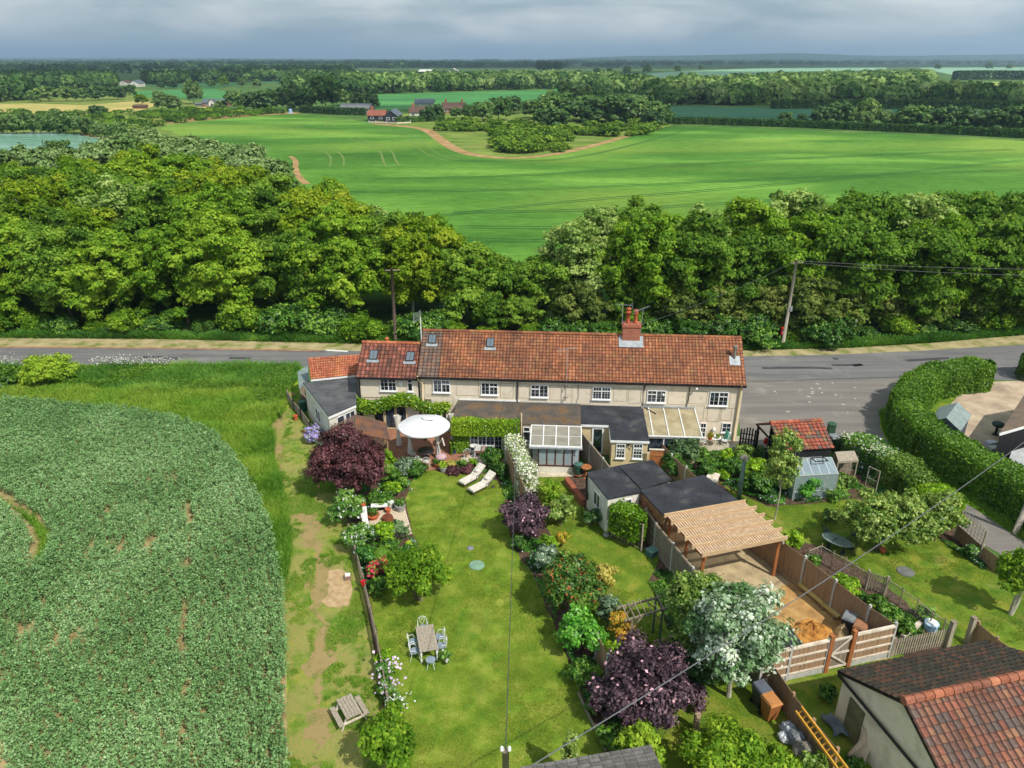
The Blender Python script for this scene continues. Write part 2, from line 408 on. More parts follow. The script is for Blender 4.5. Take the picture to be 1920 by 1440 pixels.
# leaf materials
TR = dict(rough=.65, spec=.15, trans=.45)
LF = {
 'whitebeam': M_leaf('leaf_whitebeam', '#567a44', '#92ac84', '#dfe6d6', rough=.6, spec=.2),
 'oak': M_leaf('leaf_oak', '#3e5f1c', '#638a28', '#92b040', **TR),
 'maple': M_leaf('leaf_maple', '#496f18', '#729b26', '#a4be3c', **TR),
 'ash': M_leaf('leaf_ash', '#52742c', '#7b9c46', '#b2c674', **TR),
 'yellowgreen': M_leaf('leaf_yellowgreen', '#547712', '#7c9a20', '#aab834', **TR),
 'hawthorn': M_leaf('leaf_hawthorn', '#4c6029', '#6d8239', '#949c50', **TR),
 'dark': M_leaf('leaf_dark', '#2c4a22', '#42662e', '#628242'),
 'willow': M_leaf('leaf_willow', '#435f2c', '#668446', '#93aa70', rough=.8, spec=.1),
 'hedge': M_leaf('leaf_hedge', '#2f4e10', '#4c7419', '#709628'),
 'ivy': M_leaf('leaf_ivy', '#3a5e0e', '#6a931a', '#a2ba30', rough=.35),
 'purple': M_leaf('leaf_purple', '#2b181c', '#4b2a30', '#74484a', trans=.15, rough=.5, spec=.25),
 'elder': M_leaf('leaf_elder', '#33252e', '#57434d', '#83686f', trans=.15, rough=.6, spec=.2, flower='#d9a9b4', fl_at=.97),
 'redtip': M_leaf('leaf_redtip', '#2a4d14', '#50782a', '#7d9a3c', rough=.4, flower='#b8693e', fl_at=.93),
 'round': M_leaf('leaf_laurel', '#2f661a', '#4f9428', '#86bf48', rough=.4),
 'silver': M_leaf('leaf_silver', '#4e6a48', '#8fa588', '#dfe6d8', rough=.45),
 'apple': M_leaf('leaf_apple', '#45661c', '#739238', '#adbb62', rough=.45),
 'shrub': M_leaf('leaf_shrub', '#2e531a', '#4f7c23', '#86aa40', rough=.45),
 'lime': M_leaf('leaf_lime', '#5b8410', '#8fb81c', '#c2d63c'),
 'orange': M_leaf('leaf_orange', '#7c8f22', '#a8a02c', '#cf963a'),
 'rosemary': M_leaf('leaf_rosemary', '#38552f', '#577646', '#829d68'),
 'gold': M_leaf('leaf_gold', '#6a7a20', '#a8a040', '#cfc06a'),
 'pink': M_leaf('leaf_pinkbloom', '#3c6a20', '#5a8a2c', '#86a83c', flower='#d6455e', fl_at=.45),
 'lilac': M_leaf('leaf_lilacbloom', '#54703c', '#7a9058', '#9aa878', flower='#b3a2e2', fl_at=.3),
 'white': M_leaf('leaf_whitebloom', '#4a6e24', '#759638', '#a5b85c', flower='#f2f1e6', fl_at=.42),
 'white_few': M_leaf('leaf_whitefew', '#335c1e', '#54842e', '#86a848', flower='#efeaf0', fl_at=.93),
 'bean': M_leaf('leaf_bean', '#4f713e', '#789f60', '#a6bf8c', rough=.5, trans=.2, spec=.35),
 'far': M_leaf('leaf_far', '#35532a', '#567a3a', '#91aa62', rough=.8, spec=.1),
 'scrub': M_leaf('leaf_scrub', '#3b5c18', '#5f8424', '#8fa83c', rough=.7, spec=.15),
 'bed': M_leaf('leaf_bed', '#2c5a1c', '#4d8a2a', '#95bd48', flower='#d9d2ea', fl_at=.97),
}

# ---------------------------------------------------------------- the ground, roads, fields, water
def sheet(name, pix, z, m, sub=0, kind='structure', world=None, label=None, wob=0.0):
    pts = world or [P(x, y, z) for x, y in pix]
    if wob:                              # soften long straight edges
        q = []
        for i, a in enumerate(pts):
            b = pts[(i + 1) % len(pts)]; d = (b - a); k = max(1, min(24, int(d.length / (wob * 5))))
            nrm = Vector((-d.y, d.x, 0)).normalized()
            for j in range(k): q.append(a + d * (j / k) + nrm * (random.uniform(-wob, wob) if j else 0))
        pts = q
    me = bpy.data.meshes.new(name)
    c = Vector((sum(p.x for p in pts) / len(pts), sum(p.y for p in pts) / len(pts), z))
    me.from_pydata([tuple(p - c) for p in pts], [], [tuple(range(len(pts)))])
    me.materials.append(m); me.update()
    if me.polygons[0].normal.z < 0: me.flip_normals()
    o = bpy.data.objects.new(name, me); COL.objects.link(o); o.location = c
    return tagit(o, label, None, None, kind)
def ribbon(name, pix, w, z, m, kind='structure', world=None, smooth=3, jag=0.0):
    pts = world or [P(x, y, z) for x, y in pix]
    for _ in range(smooth):
        q = [pts[0]]
        for a, b in zip(pts, pts[1:]): q += [a * .75 + b * .25, a * .25 + b * .75]
        pts = q + [pts[-1]]
    v = []; n = len(pts)
    for i, p in enumerate(pts):
        d = (pts[min(i + 1, n - 1)] - pts[max(i - 1, 0)]).normalized(); r = Vector((d.y, -d.x, 0))
        ww = w[0] + (w[1] - w[0]) * i / (n - 1) if isinstance(w, tuple) else w
        v += [p - r * (ww / 2 + jag * (math.sin(i * .31) + math.sin(i * .83 + 2) * .6 + math.sin(i * 2.1) * .3)), p + r * (ww / 2 + jag * (math.sin(i * .27 + 1) + math.sin(i * .71) * .6 + math.sin(i * 2.5) * .3))]
    mb = MB().add(v, [(2 * i, 2 * i + 1, 2 * i + 3, 2 * i + 2) for i in range(n - 1)])
    o = solo(name, mb, m, None, None, kind=kind); return o

def M_lawn(name, a, b, c, dry='#b09a5c', dry_at=(.6, .72), stripes=0.0, ds=.35):
    t = NT(name); co = t.co('Object'); f = t.noise(co, .9, 6, .62); g = t.noise(co, 14, 3, .7); dn = t.noise(co, ds, 6, .68, .4)
    col = t.ramp(f, [(.34, a), (.5, b), (.66, c)])
    col = t.mix(t.ramp(dn, [(dry_at[0], 0.0), (dry_at[1], .85)]), col, t.mix(t.ramp(g, [(.4, 0.0), (.6, 1.0)]), dry, b))
    g2 = t.noise(co, 45, 2, .8)
    col = t.mix(.5, col, t.ramp(g, [(.3, .12), (.7, .9)]), 'SOFT_LIGHT')
    col = t.mix(.35, col, t.ramp(g2, [(.3, .1), (.7, .9)]), 'SOFT_LIGHT')
    return t.done(t.bsdf(col, .85, t.bump(g2, .6, .05), Specular_IOR_Level=.15))
def M_field(name, a, b, c, sx=.004, sy=.03, bare=None, fine=.5, rot=0.0, bands=None, bare_at=(.66, .74), yw=None):
    """a crop seen from afar: colour swathes for growth, with cloud shade and relief painted into the big field"""
    t = NT(name); co = t.co('Object', (sx, sy, 1), (0, 0, rot)); f = t.noise(co, 3.0, 5, .55, .3)
    col = t.ramp(f, [(.32, a), (.5, b), (.66, c)])
    if yw: col = t.mix(t.ramp(t.noise(t.co('Object', (.006, .012, 1)), 1.3, 2, .5), [(.5, 0.0), (.66, .8)]), col, yw)
    if bare: col = t.mix(t.ramp(t.noise(t.co('Object', (.012, .04, 1)), 1.6, 5, .7), [(bare_at[0], 0.0), (bare_at[1], .75)]), col, bare)
    g = t.noise(t.co('Object', (.6, 1.1, 1), (0, 0, rot)), fine, 6, .8)
    col = t.mix(.55, col, t.ramp(g, [(.3, .15), (.7, .85)]), 'SOFT_LIGHT')
    return t.done(t.bsdf(col, .9, Specular_IOR_Level=.08))
def M_road(name, a='#5d5c5d', b='#6f6d6b', wear='#84817c'):
    t = NT(name); co = t.co('Object'); f = t.noise(t.co('Object', (.05, .7, 1)), 1.5, 5, .6); col = t.ramp(f, [(.38, a), (.62, b)])
    col = t.mix(t.ramp(t.noise(co, .28, 6, .7, .5), [(.55, 0.0), (.75, .6)]), col, wear)
    col = t.mix(t.ramp(t.noise(t.co('Object', (.12, .9, 1)), .9, 5, .7, 1.5), [(.64, 0.0), (.66, .75)]), col, '#3d3c3e')
    g = t.noise(co, 25, 2, .8); col = t.mix(.4, col, t.ramp(g, [(.3, .2), (.7, .8)]), 'SOFT_LIGHT')
    return t.done(t.bsdf(col, .8, t.bump(g, .3, .01), Specular_IOR_Level=.3))
G = {
 'rough': M_field('rough_grass', '#31502a', '#46662e', '#6b7c40', .02, .05),
 'meadow': M_lawn('meadow_grass', '#466e1a', '#678a22', '#8c9c30', '#a39850', (.6, .75)),
 'lawn': M_lawn('lawn_bright', '#4a6a18', '#667e22', '#848f38', '#95874c', (.52, .74)),
 'lawn2': M_lawn('lawn_worn', '#46661a', '#607820', '#808430', '#a38e58', (.54, .7), ds=.5),
 'path': M_lawn('track_grass', '#4a6c20', '#667e2a', '#8e8c40', '#a98f64', (.42, .54), ds=.55),
 'path2': M_lawn('trodden_path', '#667632', '#84784a', '#968058', '#a58b64', (.42, .5), ds=1.2),
 'soil': M_noise('bed_soil', '#3a2b22', '#5e4a3c', 5, .95, .6),
 'cropsoil': M_noise('field_soil', '#74683f', '#a08e64', 2.2, .95, .5),
 'verge': M_noise('dry_verge', '#66702f', '#938862', .8, .95, .4, c3='#a4966f', detail=6, bscale=9),
 'verge2': M_noise('verge_dirt', '#7b5a42', '#9c7c5c', 1.5, .95, .3),
 'road': M_road('asphalt'),
 'yard': M_road('asphalt_yard', '#67635f', '#77726b', '#9c9588'),
 'conc': M_noise('concrete_drive', '#8f7e6c', '#a8957e', .6, .9, .2, c3='#b6a58e', detail=7),
 'slab': M_noise('stone_slab', '#a79c88', '#c4b9a4', 2, .9, .2),
 'sand': M_noise('building_sand', '#8c6a42', '#a5804e', 1.3, .95, .5, c3='#b3935e', detail=6),
 'grit': M_noise('site_grit', '#8e7e62', '#b3a07c', 1.4, .95, .6, detail=7),
 'gravel': M_noise('gravel', '#a3937e', '#d0c0a6', 14, .95, .7, detail=3),
 'worn': M_noise('worn_ground', '#947a58', '#b39a74', 3, .95, .5, detail=7),
 'patio': None,
 'big': M_field('crop_bright', '#38601f', '#4b762a', '#6e963c', .005, .013, '#807444', bare_at=(.66, .78), yw='#76903a'),  # bands hold painted cloud shade and relief as well as uneven growth
 'teal': M_field('crop_teal', '#34604a', '#3e6a50', '#4a7658', .004, .03),
 'pale': M_field('crop_pale', '#6f9a7e', '#83a98a', '#93b494', .003, .02),
 'mid': M_field('crop_mid', '#336a3a', '#457e46', '#609656', .004, .03),
 'straw': M_field('straw_field', '#7c8a48', '#a89c5c', '#bca76c', .01, .05, fine=.2),
 'yg': M_field('hay_field', '#76924a', '#90a252', '#a6ae5c', .006, .03),
 'dgreen': M_field('field_dark', '#2f5030', '#39603a', '#48703c', .006, .03),
 'roughslope': M_field('rough_slope', '#4c6628', '#667c34', '#7f8c44', .02, .05, '#8d8350', bare_at=(.5, .66)),
 'dirt': M_noise('ploughed_rim', '#85683f', '#997a50', .25, .95, 0, c3='#ab8c62', detail=6),
 'tyre': M_noise('tyre_soil', '#50702c', '#6d7c3c', .5, .95, 0),
 'tyre2': M_noise('tyre_dark_green', '#2c5a22', '#356428', .5, .95, 0),  # darker green along the wheel lines
}
t = NT('brick_paving'); co = t.co('Object'); bt = t.n('ShaderNodeTexBrick', {'Vector': co, 'Color1': hx('#9c6a4e'), 'Color2': hx('#7f5440'), 'Mortar': hx('#6a5547'), 'Scale': 4.0, 'Mortar Size': .015})
G['patio'] = t.done(t.bsdf(t.mix(.5, bt.outputs[0], t.ramp(t.noise(co, 1.2, 5), [(.3, .2), (.7, .9)]), 'SOFT_LIGHT'), .85))
t = NT('pond_water'); co = t.co('Object', (.02, .08, 1))
G['water'] = t.done(t.bsdf(t.ramp(t.noise(co, 2, 4), [(.35, '#5a8a72'), (.65, '#86ac96')]), .25, t.bump(t.noise(t.co('Object', (.5, 2, 1)), 1, 3), .1, .1), Specular_IOR_Level=.5))

# one sheet of ground out to the horizon
gp = []
for x0, x1 in ((-26000, 26000),):
    gp = [V(-26000, -300, 0), V(26000, -300, 0), V(26000, 32000, 0), V(-26000, 32000, 0)]
sheet('ground', None, 0.0, G['rough'], world=gp)
# meadow around the near field
sheet('lawn', None, .003, G['lawn2'], world=[P(560, 900, .003), P(2050, 1100, .003), V(60, 8, .003), V(-14, 8, .003)])
sheet('meadow', None, .004, G['meadow'], world=[P(-400, 682, .004), P(575, 682, .004), P(572, 760, .004), P(640, 900, .004), P(700, 1200, .004), P(745, 1445, .004), V(-4.5, 12, .004), V(-70, 12, .004)])
CROP = [P(x, y) for x, y in [(-500, 742), (0, 760), (100, 763), (200, 774), (270, 782), (340, 793), (400, 820), (436, 856), (462, 893), (488, 940), (506, 990), (518, 1040), (532, 1110), (538, 1200), (538, 1330), (540, 1450)]] + [V(-8.5, 13, 0), V(-60, 13, 0)]
sheet('field_soil', None, .010, G['cropsoil'], world=[p + V(0, 0, .010) for p in CROP])
sheet('grass_track', [(500, 800), (560, 745), (585, 800), (640, 935), (668, 1010), (690, 1120), (702, 1200), (735, 1320), (742, 1445), (530, 1445), (535, 1330), (528, 1100), (500, 985), (470, 900)], .014, G['path'], wob=.25)
sheet('worn_ground', [(603, 1070), (640, 1066), (652, 1075), (661, 1110), (655, 1137), (618, 1139), (602, 1128)], .018, G['worn'], wob=.1)
ribbon('dirt_path', [(592, 1455), (598, 1370), (596, 1290), (602, 1180), (600, 1060), (588, 1000), (560, 960)], (.4, 1.0), .020, G['path2'], smooth=4, jag=.3)
ribbon('dirt_path', [(520, 890), (512, 850), (503, 818), (522, 780), (540, 735)], (1.0, .6), .021, G['path2'], smooth=4, jag=.35)
# road and junction
ROADTOP = [(-700, 648), (0, 649), (300, 651), (600, 656), (1000, 662), (1400, 667), (1560, 664), (1720, 657), (1920, 645), (2500, 612)]
ROADBOT = [(2500, 690), (1920, 714), (1700, 709), (1500, 713), (1400, 716), (1000, 716), (560, 687), (0, 692), (-700, 695)]
sheet('road', ROADTOP + ROADBOT, .012, G['road'])
sheet('yard', [(1380, 706), (1500, 713), (1700, 709), (1705, 735), (1662, 760), (1650, 800), (1668, 835), (1700, 868), (1784, 928), (1850, 968), (1916, 1013), (2050, 1080), (2050, 1180), (1872, 1036), (1800, 1000), (1700, 935), (1590, 850), (1390, 846)], .016, G['yard'])
sheet('verge', [(-700, 634), (0, 632), (300, 634), (470, 636), (640, 642), (1000, 650), (1395, 657), (1600, 652), (1760, 642), (1920, 628), (2500, 590), (2500, 613), (1920, 646), (1720, 658), (1560, 665), (1400, 668), (1000, 663), (600, 657), (300, 652), (0, 650), (-700, 649)], .013, G['verge'])
sheet('verge', [(1650, 775), (1664, 755), (1690, 790), (1700, 835), (1760, 880), (1860, 930), (1980, 1010), (2020, 1062), (1916, 1012), (1850, 967), (1784, 927), (1700, 867), (1667, 834), (1650, 800)], .022, G['meadow'])
ribbon('road_edge', [(-300, 650), (0, 650.5), (300, 652.5), (600, 657.5)], .35, .024, G['verge2'])
WHITE = M_noise('white_marking', '#b9b7b2', '#d2d0ca', 3, .8, 0)
ribbon('road_marking', [(612, 656.5), (652, 658.5)], .35, .026, WHITE, smooth=0)
TAR = M_noise('tar_patch', '#38383b', '#47464a', 1, .8, 0)
for q in ([(262, 670), (285, 669), (318, 671), (335, 673)], [(1560, 684), (1590, 684.5), (1624, 683), (1600, 686)], [(1562, 672), (1572, 673)], [(1430, 690), (1520, 689), (1560, 691)], [(40, 676), (120, 675)], [(1700, 676), (1780, 671)], [(430, 671), (470, 672)]):
    ribbon('road_patch', q, .45, .026, TAR, smooth=1)
ribbon('road_seam', [(1400, 716), (1500, 712.5), (1600, 709), (1690, 706.5)], .07, .027, TAR, smooth=1)
CHALK = M_noise('chalk_scuff', '#a39c8e', '#bdb5a4', 3, .9, 0)
random.seed(3)
for _ in range(26):
    x = random.gauss(1560, 55); y = random.gauss(728, 9) if random.random() < .7 else random.uniform(725, 790)
    if x < 1410 or x > 1640: continue
    ribbon('road_scuff', [(x, y), (x + random.uniform(2, 7), y + random.uniform(0, 2))], random.uniform(.06, .22), .027, CHALK, smooth=0)
sheet('driveway', [(1800, 724), (1860, 716), (1960, 712), (2050, 900), (1900, 905), (1800, 845), (1775, 800), (1772, 768)], .018, G['conc'])
sheet('grass_patch', [(1735, 745), (1745, 728), (1800, 722), (1790, 750), (1772, 768), (1770, 800), (1740, 775)], .020, G['lawn2'], wob=.15)
# gardens
LAWN_A = [(818, 883), (833, 888), (860, 890), (890, 885), (915, 892), (936, 905), (950, 946), (952, 985), (965, 1030), (1000, 1080), (1020, 1130), (1042, 1180), (1062, 1230), (1090, 1300), (1112, 1350), (1170, 1445), (742, 1445), (738, 1330), (716, 1230), (700, 1165), (692, 1120), (740, 1080), (790, 1050), (786, 1020), (772, 999), (765, 960), (760, 934), (770, 905), (782, 892), (795, 882)]
sheet('garden_ground', [(600, 815), (960, 815), (985, 960), (1110, 1240), (1190, 1445), (738, 1445), (690, 1150), (668, 1030), (640, 930)], .018, G['soil'])
sheet('lawn', LAWN_A, .022, G['lawn'], wob=.08)
sheet('patio', [(715, 795), (965, 795), (960, 866), (925, 868), (838, 868), (822, 880), (800, 882), (775, 868), (735, 862)], .024, G['patio'])
sheet('gravel_square', [(690, 962), (758, 948), (773, 1001), (740, 1008), (698, 1014)], .026, G['gravel'])
sheet('garden_soil', [(965, 880), (1100, 880), (1110, 930), (1150, 975), (1230, 1030), (1440, 1262), (1500, 1450), (1190, 1450), (1110, 1240), (985, 960)], .020, G['soil'])
sheet('lawn', [(985, 893), (1062, 892), (1098, 955), (1135, 995), (1200, 1022), (1236, 1045), (1215, 1090), (1245, 1150), (1262, 1240), (1290, 1450), (1190, 1450), (1130, 1210), (1060, 1060), (1010, 960)], .023, G['lawn2'], wob=.08)
sheet('lawn', [(1262, 1235), (1400, 1215), (1442, 1275), (1500, 1345), (1600, 1460), (1285, 1450)], .025, G['lawn2'], wob=.08)
sheet('lawn', [(1442, 1275), (1540, 1268), (1700, 1232), (1860, 1200), (1950, 1300), (1620, 1460), (1590, 1450), (1500, 1345)], .026, G['lawn2'], wob=.05)
SITE = [(1240, 975), (1395, 965), (1430, 1035), (1520, 1095), (1600, 1150), (1685, 1226), (1660, 1236), (1436, 1272), (1330, 1120), (1250, 1020)]
sheet('site_ground', SITE, .024, G['grit'])
sheet('sand', [(1440, 1120), (1500, 1085), (1545, 1120), (1600, 1165), (1650, 1215), (1560, 1240), (1440, 1262), (1420, 1180)], .028, G['sand'], wob=.2)
sheet('garden_ground', [(1240, 850), (1420, 840), (1600, 855), (1760, 960), (1830, 1020), (1900, 1075), (2060, 1180), (2060, 1260), (1700, 1232), (1600, 1150), (1430, 1035), (1400, 960), (1300, 890)], .019, G['soil'])
sheet('lawn', [(1345, 898), (1372, 920), (1440, 950), (1520, 945), (1600, 935), (1700, 960), (1760, 1010), (1830, 1050), (1925, 1110), (2060, 1195), (2060, 1260), (1780, 1218), (1700, 1130), (1620, 1068), (1530, 1022), (1440, 1010), (1398, 958)], .022, G['lawn2'], wob=.08)
CPAVE = M_noise('path_slab', '#8d8676', '#aaa18d', 1, .9, .2)
sheet('terrace', [(1300, 815), (1390, 818), (1385, 845), (1330, 848), (1300, 842)], .030, CPAVE)
sheet('terrace', [(985, 880), (1085, 878), (1083, 893), (990, 895)], .031, G['slab'])
# fields beyond the wood
Z1, Z2, Z3 = .05, .10, .16
sheet('crop_field', [(330, 233), (380, 228), (480, 217), (560, 214), (640, 222), (700, 231), (760, 236), (800, 240), (822, 258), (850, 278), (885, 289), (930, 295), (980, 295.5), (1040, 289), (1110, 273), (1180, 253), (1250, 237), (1330, 238.5), (1500, 245), (1700, 253), (1920, 264), (2500, 292), (2500, 570), (100, 570), (420, 290), (360, 262), (300, 240)], Z1, G['big'])
sheet('rough_slope', [(700, 229), (745, 214), (900, 205), (1250, 214), (1262, 235), (1250, 237), (1180, 253), (1110, 273), (1040, 289), (980, 295.5), (930, 295), (885, 289), (850, 278), (822, 258), (800, 240), (760, 236)], Z1 + .01, G['roughslope'])
ribbon('dirt_track', [(700, 232), (760, 237), (800, 242), (822, 259), (850, 279), (885, 290.5), (930, 296), (980, 296), (1040, 290), (1110, 274), (1180, 254), (1240, 239)], (4.5, 2.6), Z1 + .03, G['dirt'])
ribbon('dirt_track', [(300, 230), (380, 222.5), (450, 217.5), (500, 214.5), (560, 211.5)], (14, 8), Z1 + .03, G['dirt'])
ribbon('dirt_track', [(575, 345), (560, 332), (553, 316), (556, 302), (545, 293)], (1.8, 1.2), Z1 + .03, G['dirt'])
for q in ([(722, 243), (748, 248), (772, 257.5), (784, 268), (797, 280), (819, 293), (850, 301)], [(660, 258), (686, 267), (712, 275), (726, 286), (730, 301), (737, 312)], [(600, 278), (616, 282), (630, 291), (633, 300), (631, 312)], [(618, 237), (619.5, 232), (621, 227)]):
    for k in (-1, 1):
        pts = [P(x, y, Z1 + .04) for x, y in q]
        out = []
        for i, p in enumerate(pts):
            d = (pts[min(i + 1, len(pts) - 1)] - pts[max(i - 1, 0)]).normalized(); out.append(p + Vector((d.y, -d.x, 0)) * k * 1.7)
        ribbon('tyre_track', None, .6, Z1 + .04, G['tyre'], world=out)
for q in ([(860, 447.5), (1060, 452), (1240, 455)], [(850, 398), (1000, 396), (1200, 391), (1500, 372)], [(860, 425), (1060, 427), (1260, 424), (1500, 410)], [(820, 405), (1060, 377), (1400, 352), (1920, 300)], [(700, 335), (1000, 330), (1400, 300), (1900, 280)], [(640, 360), (900, 357), (1100, 352), (1500, 332), (1920, 318)], [(850, 301), (1000, 304), (1120, 290), (1280, 246)]):
    for k in (-.9, .9):
        ribbon('tyre_track', None, .45, Z1 + .04, G['tyre2'], world=[P(x, y, Z1 + .04) + V(0, k, 0) for x, y in q])
# left: pond, scrubland, straw land
sheet('scrubland', [(-400, 240), (-400, 160), (250, 165), (420, 205), (560, 211), (330, 233), (420, 290), (480, 330), (100, 345), (-400, 350)], Z1 - .02, G['roughslope'])
sheet('pond', [(-300, 251), (0, 251), (60, 248.5), (110, 249), (150, 252), (200, 259), (235, 263), (240, 275), (200, 290), (120, 300), (60, 318), (0, 330), (-300, 345)], Z1 + .02, G['water'])
sheet('pond_bank', [(150, 251), (200, 257), (236, 261), (240, 264), (200, 261), (150, 253.5)], Z1 + .04, G['dirt'])
sheet('straw_field', [(-300, 196), (60, 194), (160, 197), (250, 190), (300, 192), (290, 199), (250, 211), (170, 213), (60, 212), (-300, 214)], Z1 + .01, G['straw'])
sheet('straw_field', [(350, 202), (420, 199), (430, 205), (380, 208)], Z1 + .01, G['straw'])
for nm, q, mt in (('hay_field', [(-300, 169), (30, 166), (130, 167), (110, 176), (60, 182), (-300, 184)], 'yg'), ('crop_field', [(246, 152), (400, 149), (470, 151), (470, 158), (400, 166), (330, 166), (262, 160)], 'dgreen'),
                  ('crop_field', [(246, 171), (400, 166), (440, 176), (430, 186), (250, 182)], 'mid'), ('crop_field', [(455, 149), (660, 144), (690, 150), (600, 156), (470, 155)], 'teal'),
                  ('crop_field', [(690, 183), (710, 177), (860, 173), (1023, 169), (1030, 182), (960, 193), (880, 203), (700, 206)], 'mid'),
                  ('crop_field', [(1225, 199), (1340, 200), (1540, 203), (1640, 204), (1940, 206), (1940, 226), (1640, 222), (1540, 229), (1430, 232), (1270, 229), (1230, 215)], 'teal'),
                  ('crop_field', [(1040, 149), (1150, 141), (1270, 134), (1420, 128), (1520, 126.5), (1660, 126), (1665, 131), (1500, 134), (1380, 146), (1290, 152), (1230, 157), (1120, 155)], 'pale'),
                  ('crop_field', [(1720, 127), (1940, 126), (2300, 126), (2300, 146), (1860, 145), (1790, 141)], 'pale'),
                  ('hay_field', [(1735, 172), (1770, 158), (1800, 153.5), (2300, 152), (2300, 190), (1920, 181), (1850, 178)], 'yg'),
                  ('crop_field', [(1040, 166), (1130, 165), (1140, 172), (1040, 174)], 'mid'),
                  ('crop_field', [(150, 126), (330, 125.2), (340, 127), (160, 128.5)], 'teal')):
    sheet(nm, q, Z2 if mt != 'pale' else Z3, G[mt])
# wooded ridge on the horizon
RIDGE = M_field('wooded_ridge', '#24402c', '#2c4a30', '#3a5838', .002, .002, fine=.02)
def ridge(name, prof, Y, depth):
    vs = []; fs = []; n = len(prof); base = [AT(x, 113.6, Y) for x, _ in prof]
    for i, (x, y) in enumerate(prof):
        p = AT(x, y, Y); vs += [V(p.x, Y - depth, -2), V(p.x, Y, p.z), V(p.x, Y + depth, -2)]
    for i in range(n - 1):
        a = 3 * i; fs += [(a, a + 3, a + 4, a + 1), (a + 1, a + 4, a + 5, a + 2)]
    vs = [tuple(v) for v in vs]
    return solo(name, MB().add(vs, fs), RIDGE, None, None, kind='structure')
def prof(pts, n=90, amp=.35):
    xs = np.linspace(pts[0][0], pts[-1][0], n); ys = np.interp(xs, [p[0] for p in pts], [p[1] for p in pts])
    return [(float(x), float(y) + float(rng.normal() * amp * .35)) for x, y in zip(xs, ys)]
ridge('hills', prof([(1030, 111.5), (1100, 108), (1180, 105), (1300, 104), (1400, 101.5), (1480, 99.5), (1540, 101), (1620, 104), (1700, 104.5), (1800, 103), (1920, 101.5), (2300, 100)]), 9500, 900)
ridge('hills', prof([(-400, 106), (0, 107.5), (200, 108), (420, 108.5), (560, 110), (760, 111.5)]), 14000, 900)

# ---------------------------------------------------------------- building materials
REND = M_noise('painted_render', '#c4b7a3', '#d1c4b0', 1.1, .85, .08, detail=6, c3='#a3978a', lo=.3, hi=.8)
REND2 = M_noise('cream_render', '#bba883', '#cab68f', 1.0, .85, .06, detail=5)
RENDW = M_noise('white_render', '#c3beb1', '#d2cec2', 1.0, .85, .06, detail=5)
RENDG = M_noise('garage_render', '#c9bda8', '#d6cab6', .8, .9, .1, c3='#b0a492', detail=7, lo=.3, hi=.72)
WHITEP = M_noise('white_upvc', '#d6d6d4', '#e0e0de', 2, .4, 0, spec=.5, speck=0)
LEAD = M_noise('lead_flashing', '#80868a', '#9a9ea0', 3, .5, .05, metal=.2)
BLACKP = M_noise('black_plastic', '#18191b', '#242528', 3, .4, 0)
BLACKW = M_noise('black_stained_wood', '#17181a', '#26272a', 3, .7, .2, stretch=(6, 6, .5))
FELT = M_felt('roofing_felt', '#4a4b4e', '#515254', '#3a3a3c')
FELTN = M_felt('new_rubber_roof', '#2b2d32', '#303238', '#212226')
FELTM = M_noise('mossy_felt', '#47413b', '#544d45', 1.2, .9, .3, c3='#6a5238', detail=7)
FELTG = M_noise('grey_green_felt', '#6d7a78', '#7f8c88', 1.5, .85, .15)
GLASS = None
t = NT('window_glass'); GLASS = t.done(t.bsdf(t.ramp(t.noise(t.co('Object'), 1.8, 2), [(.4, '#12161c'), (.62, '#3a4450')]), .06, Specular_IOR_Level=.8))
t = NT('polycarbonate'); POLY = t.done(t.n('ShaderNodeMixShader', {0: .35, 1: t.bsdf(t.ramp(t.noise(t.co('Object', (1, 3, 1)), .9, 5, .7), [(.35, '#8c8678'), (.65, '#aca698')]), .35), 2: t.n('ShaderNodeBsdfTranslucent', {'Color': (.5, .48, .42, 1)}).outputs[0]}).outputs[0])
t = NT('clear_glass'); CLEAR = t.done(t.n('ShaderNodeMixShader', {0: .55, 1: t.bsdf('#a9bcc4', .12, Specular_IOR_Level=.9), 2: t.n('ShaderNodeBsdfTransparent').outputs[0]}).outputs[0])
TERRA = M_noise('terracotta', '#a04e30', '#bb6240', 4, .8, .1)
TILE = M_tile('clay_pantiles', ['#925a3a', '#9a5f3e', '#8c5438', '#9e6544', '#8e573e', '#82503a', '#a06a48', '#8c583c'], moss='#7f6440', dirtamt=.6)
TILE_OLD = M_tile('weathered_pantiles', ['#6e5a50', '#7a6558', '#63534b', '#7c5c4c'], dirtamt=.4)
TILE2 = M_tile('wing_pantiles', ['#7d4a3a', '#8b5140', '#6d4337', '#93594a', '#7f4b3c', '#5f3d35'], dirtamt=.5)
TILE3 = M_tile('orange_tiles', ['#ae6446', '#a65c40', '#b6704e', '#a0573c', '#b06a4a'], dirtamt=.35, moss='#a07a3c')
TILE4 = M_tile('shed_pantiles', ['#a05540', '#964c3a', '#aa624a', '#75534a', '#9c5442', '#5f5450', '#a55c46'], dirtamt=.3, moss='#8d7b4a')
TILE5 = M_tile('garage_dark_tiles', ['#4a4139', '#544a40', '#5c4438', '#423b35', '#6a4a3c', '#4c453c'], dirt='#3e4232', dirtamt=.6, line=.08, groove=.3)
TILE6 = M_tile('garage_red_tiles', ['#865444', '#905c48', '#655852', '#7c5548', '#90674f', '#6b5a52', '#845c4c', '#76564a'], dirtamt=.4, line=.06, groove=.24)
RIDGEM = M_tile('garage_ridge', ['#94583f', '#a0634a', '#8a5642', '#a86c50'], dirtamt=.4)
SHINGLE = M_tile('grey_shingles', ['#64625f', '#6c6a66', '#5c5a58', '#706e69'], dirtamt=.2, line=.07, groove=.06)
BRICKM = None
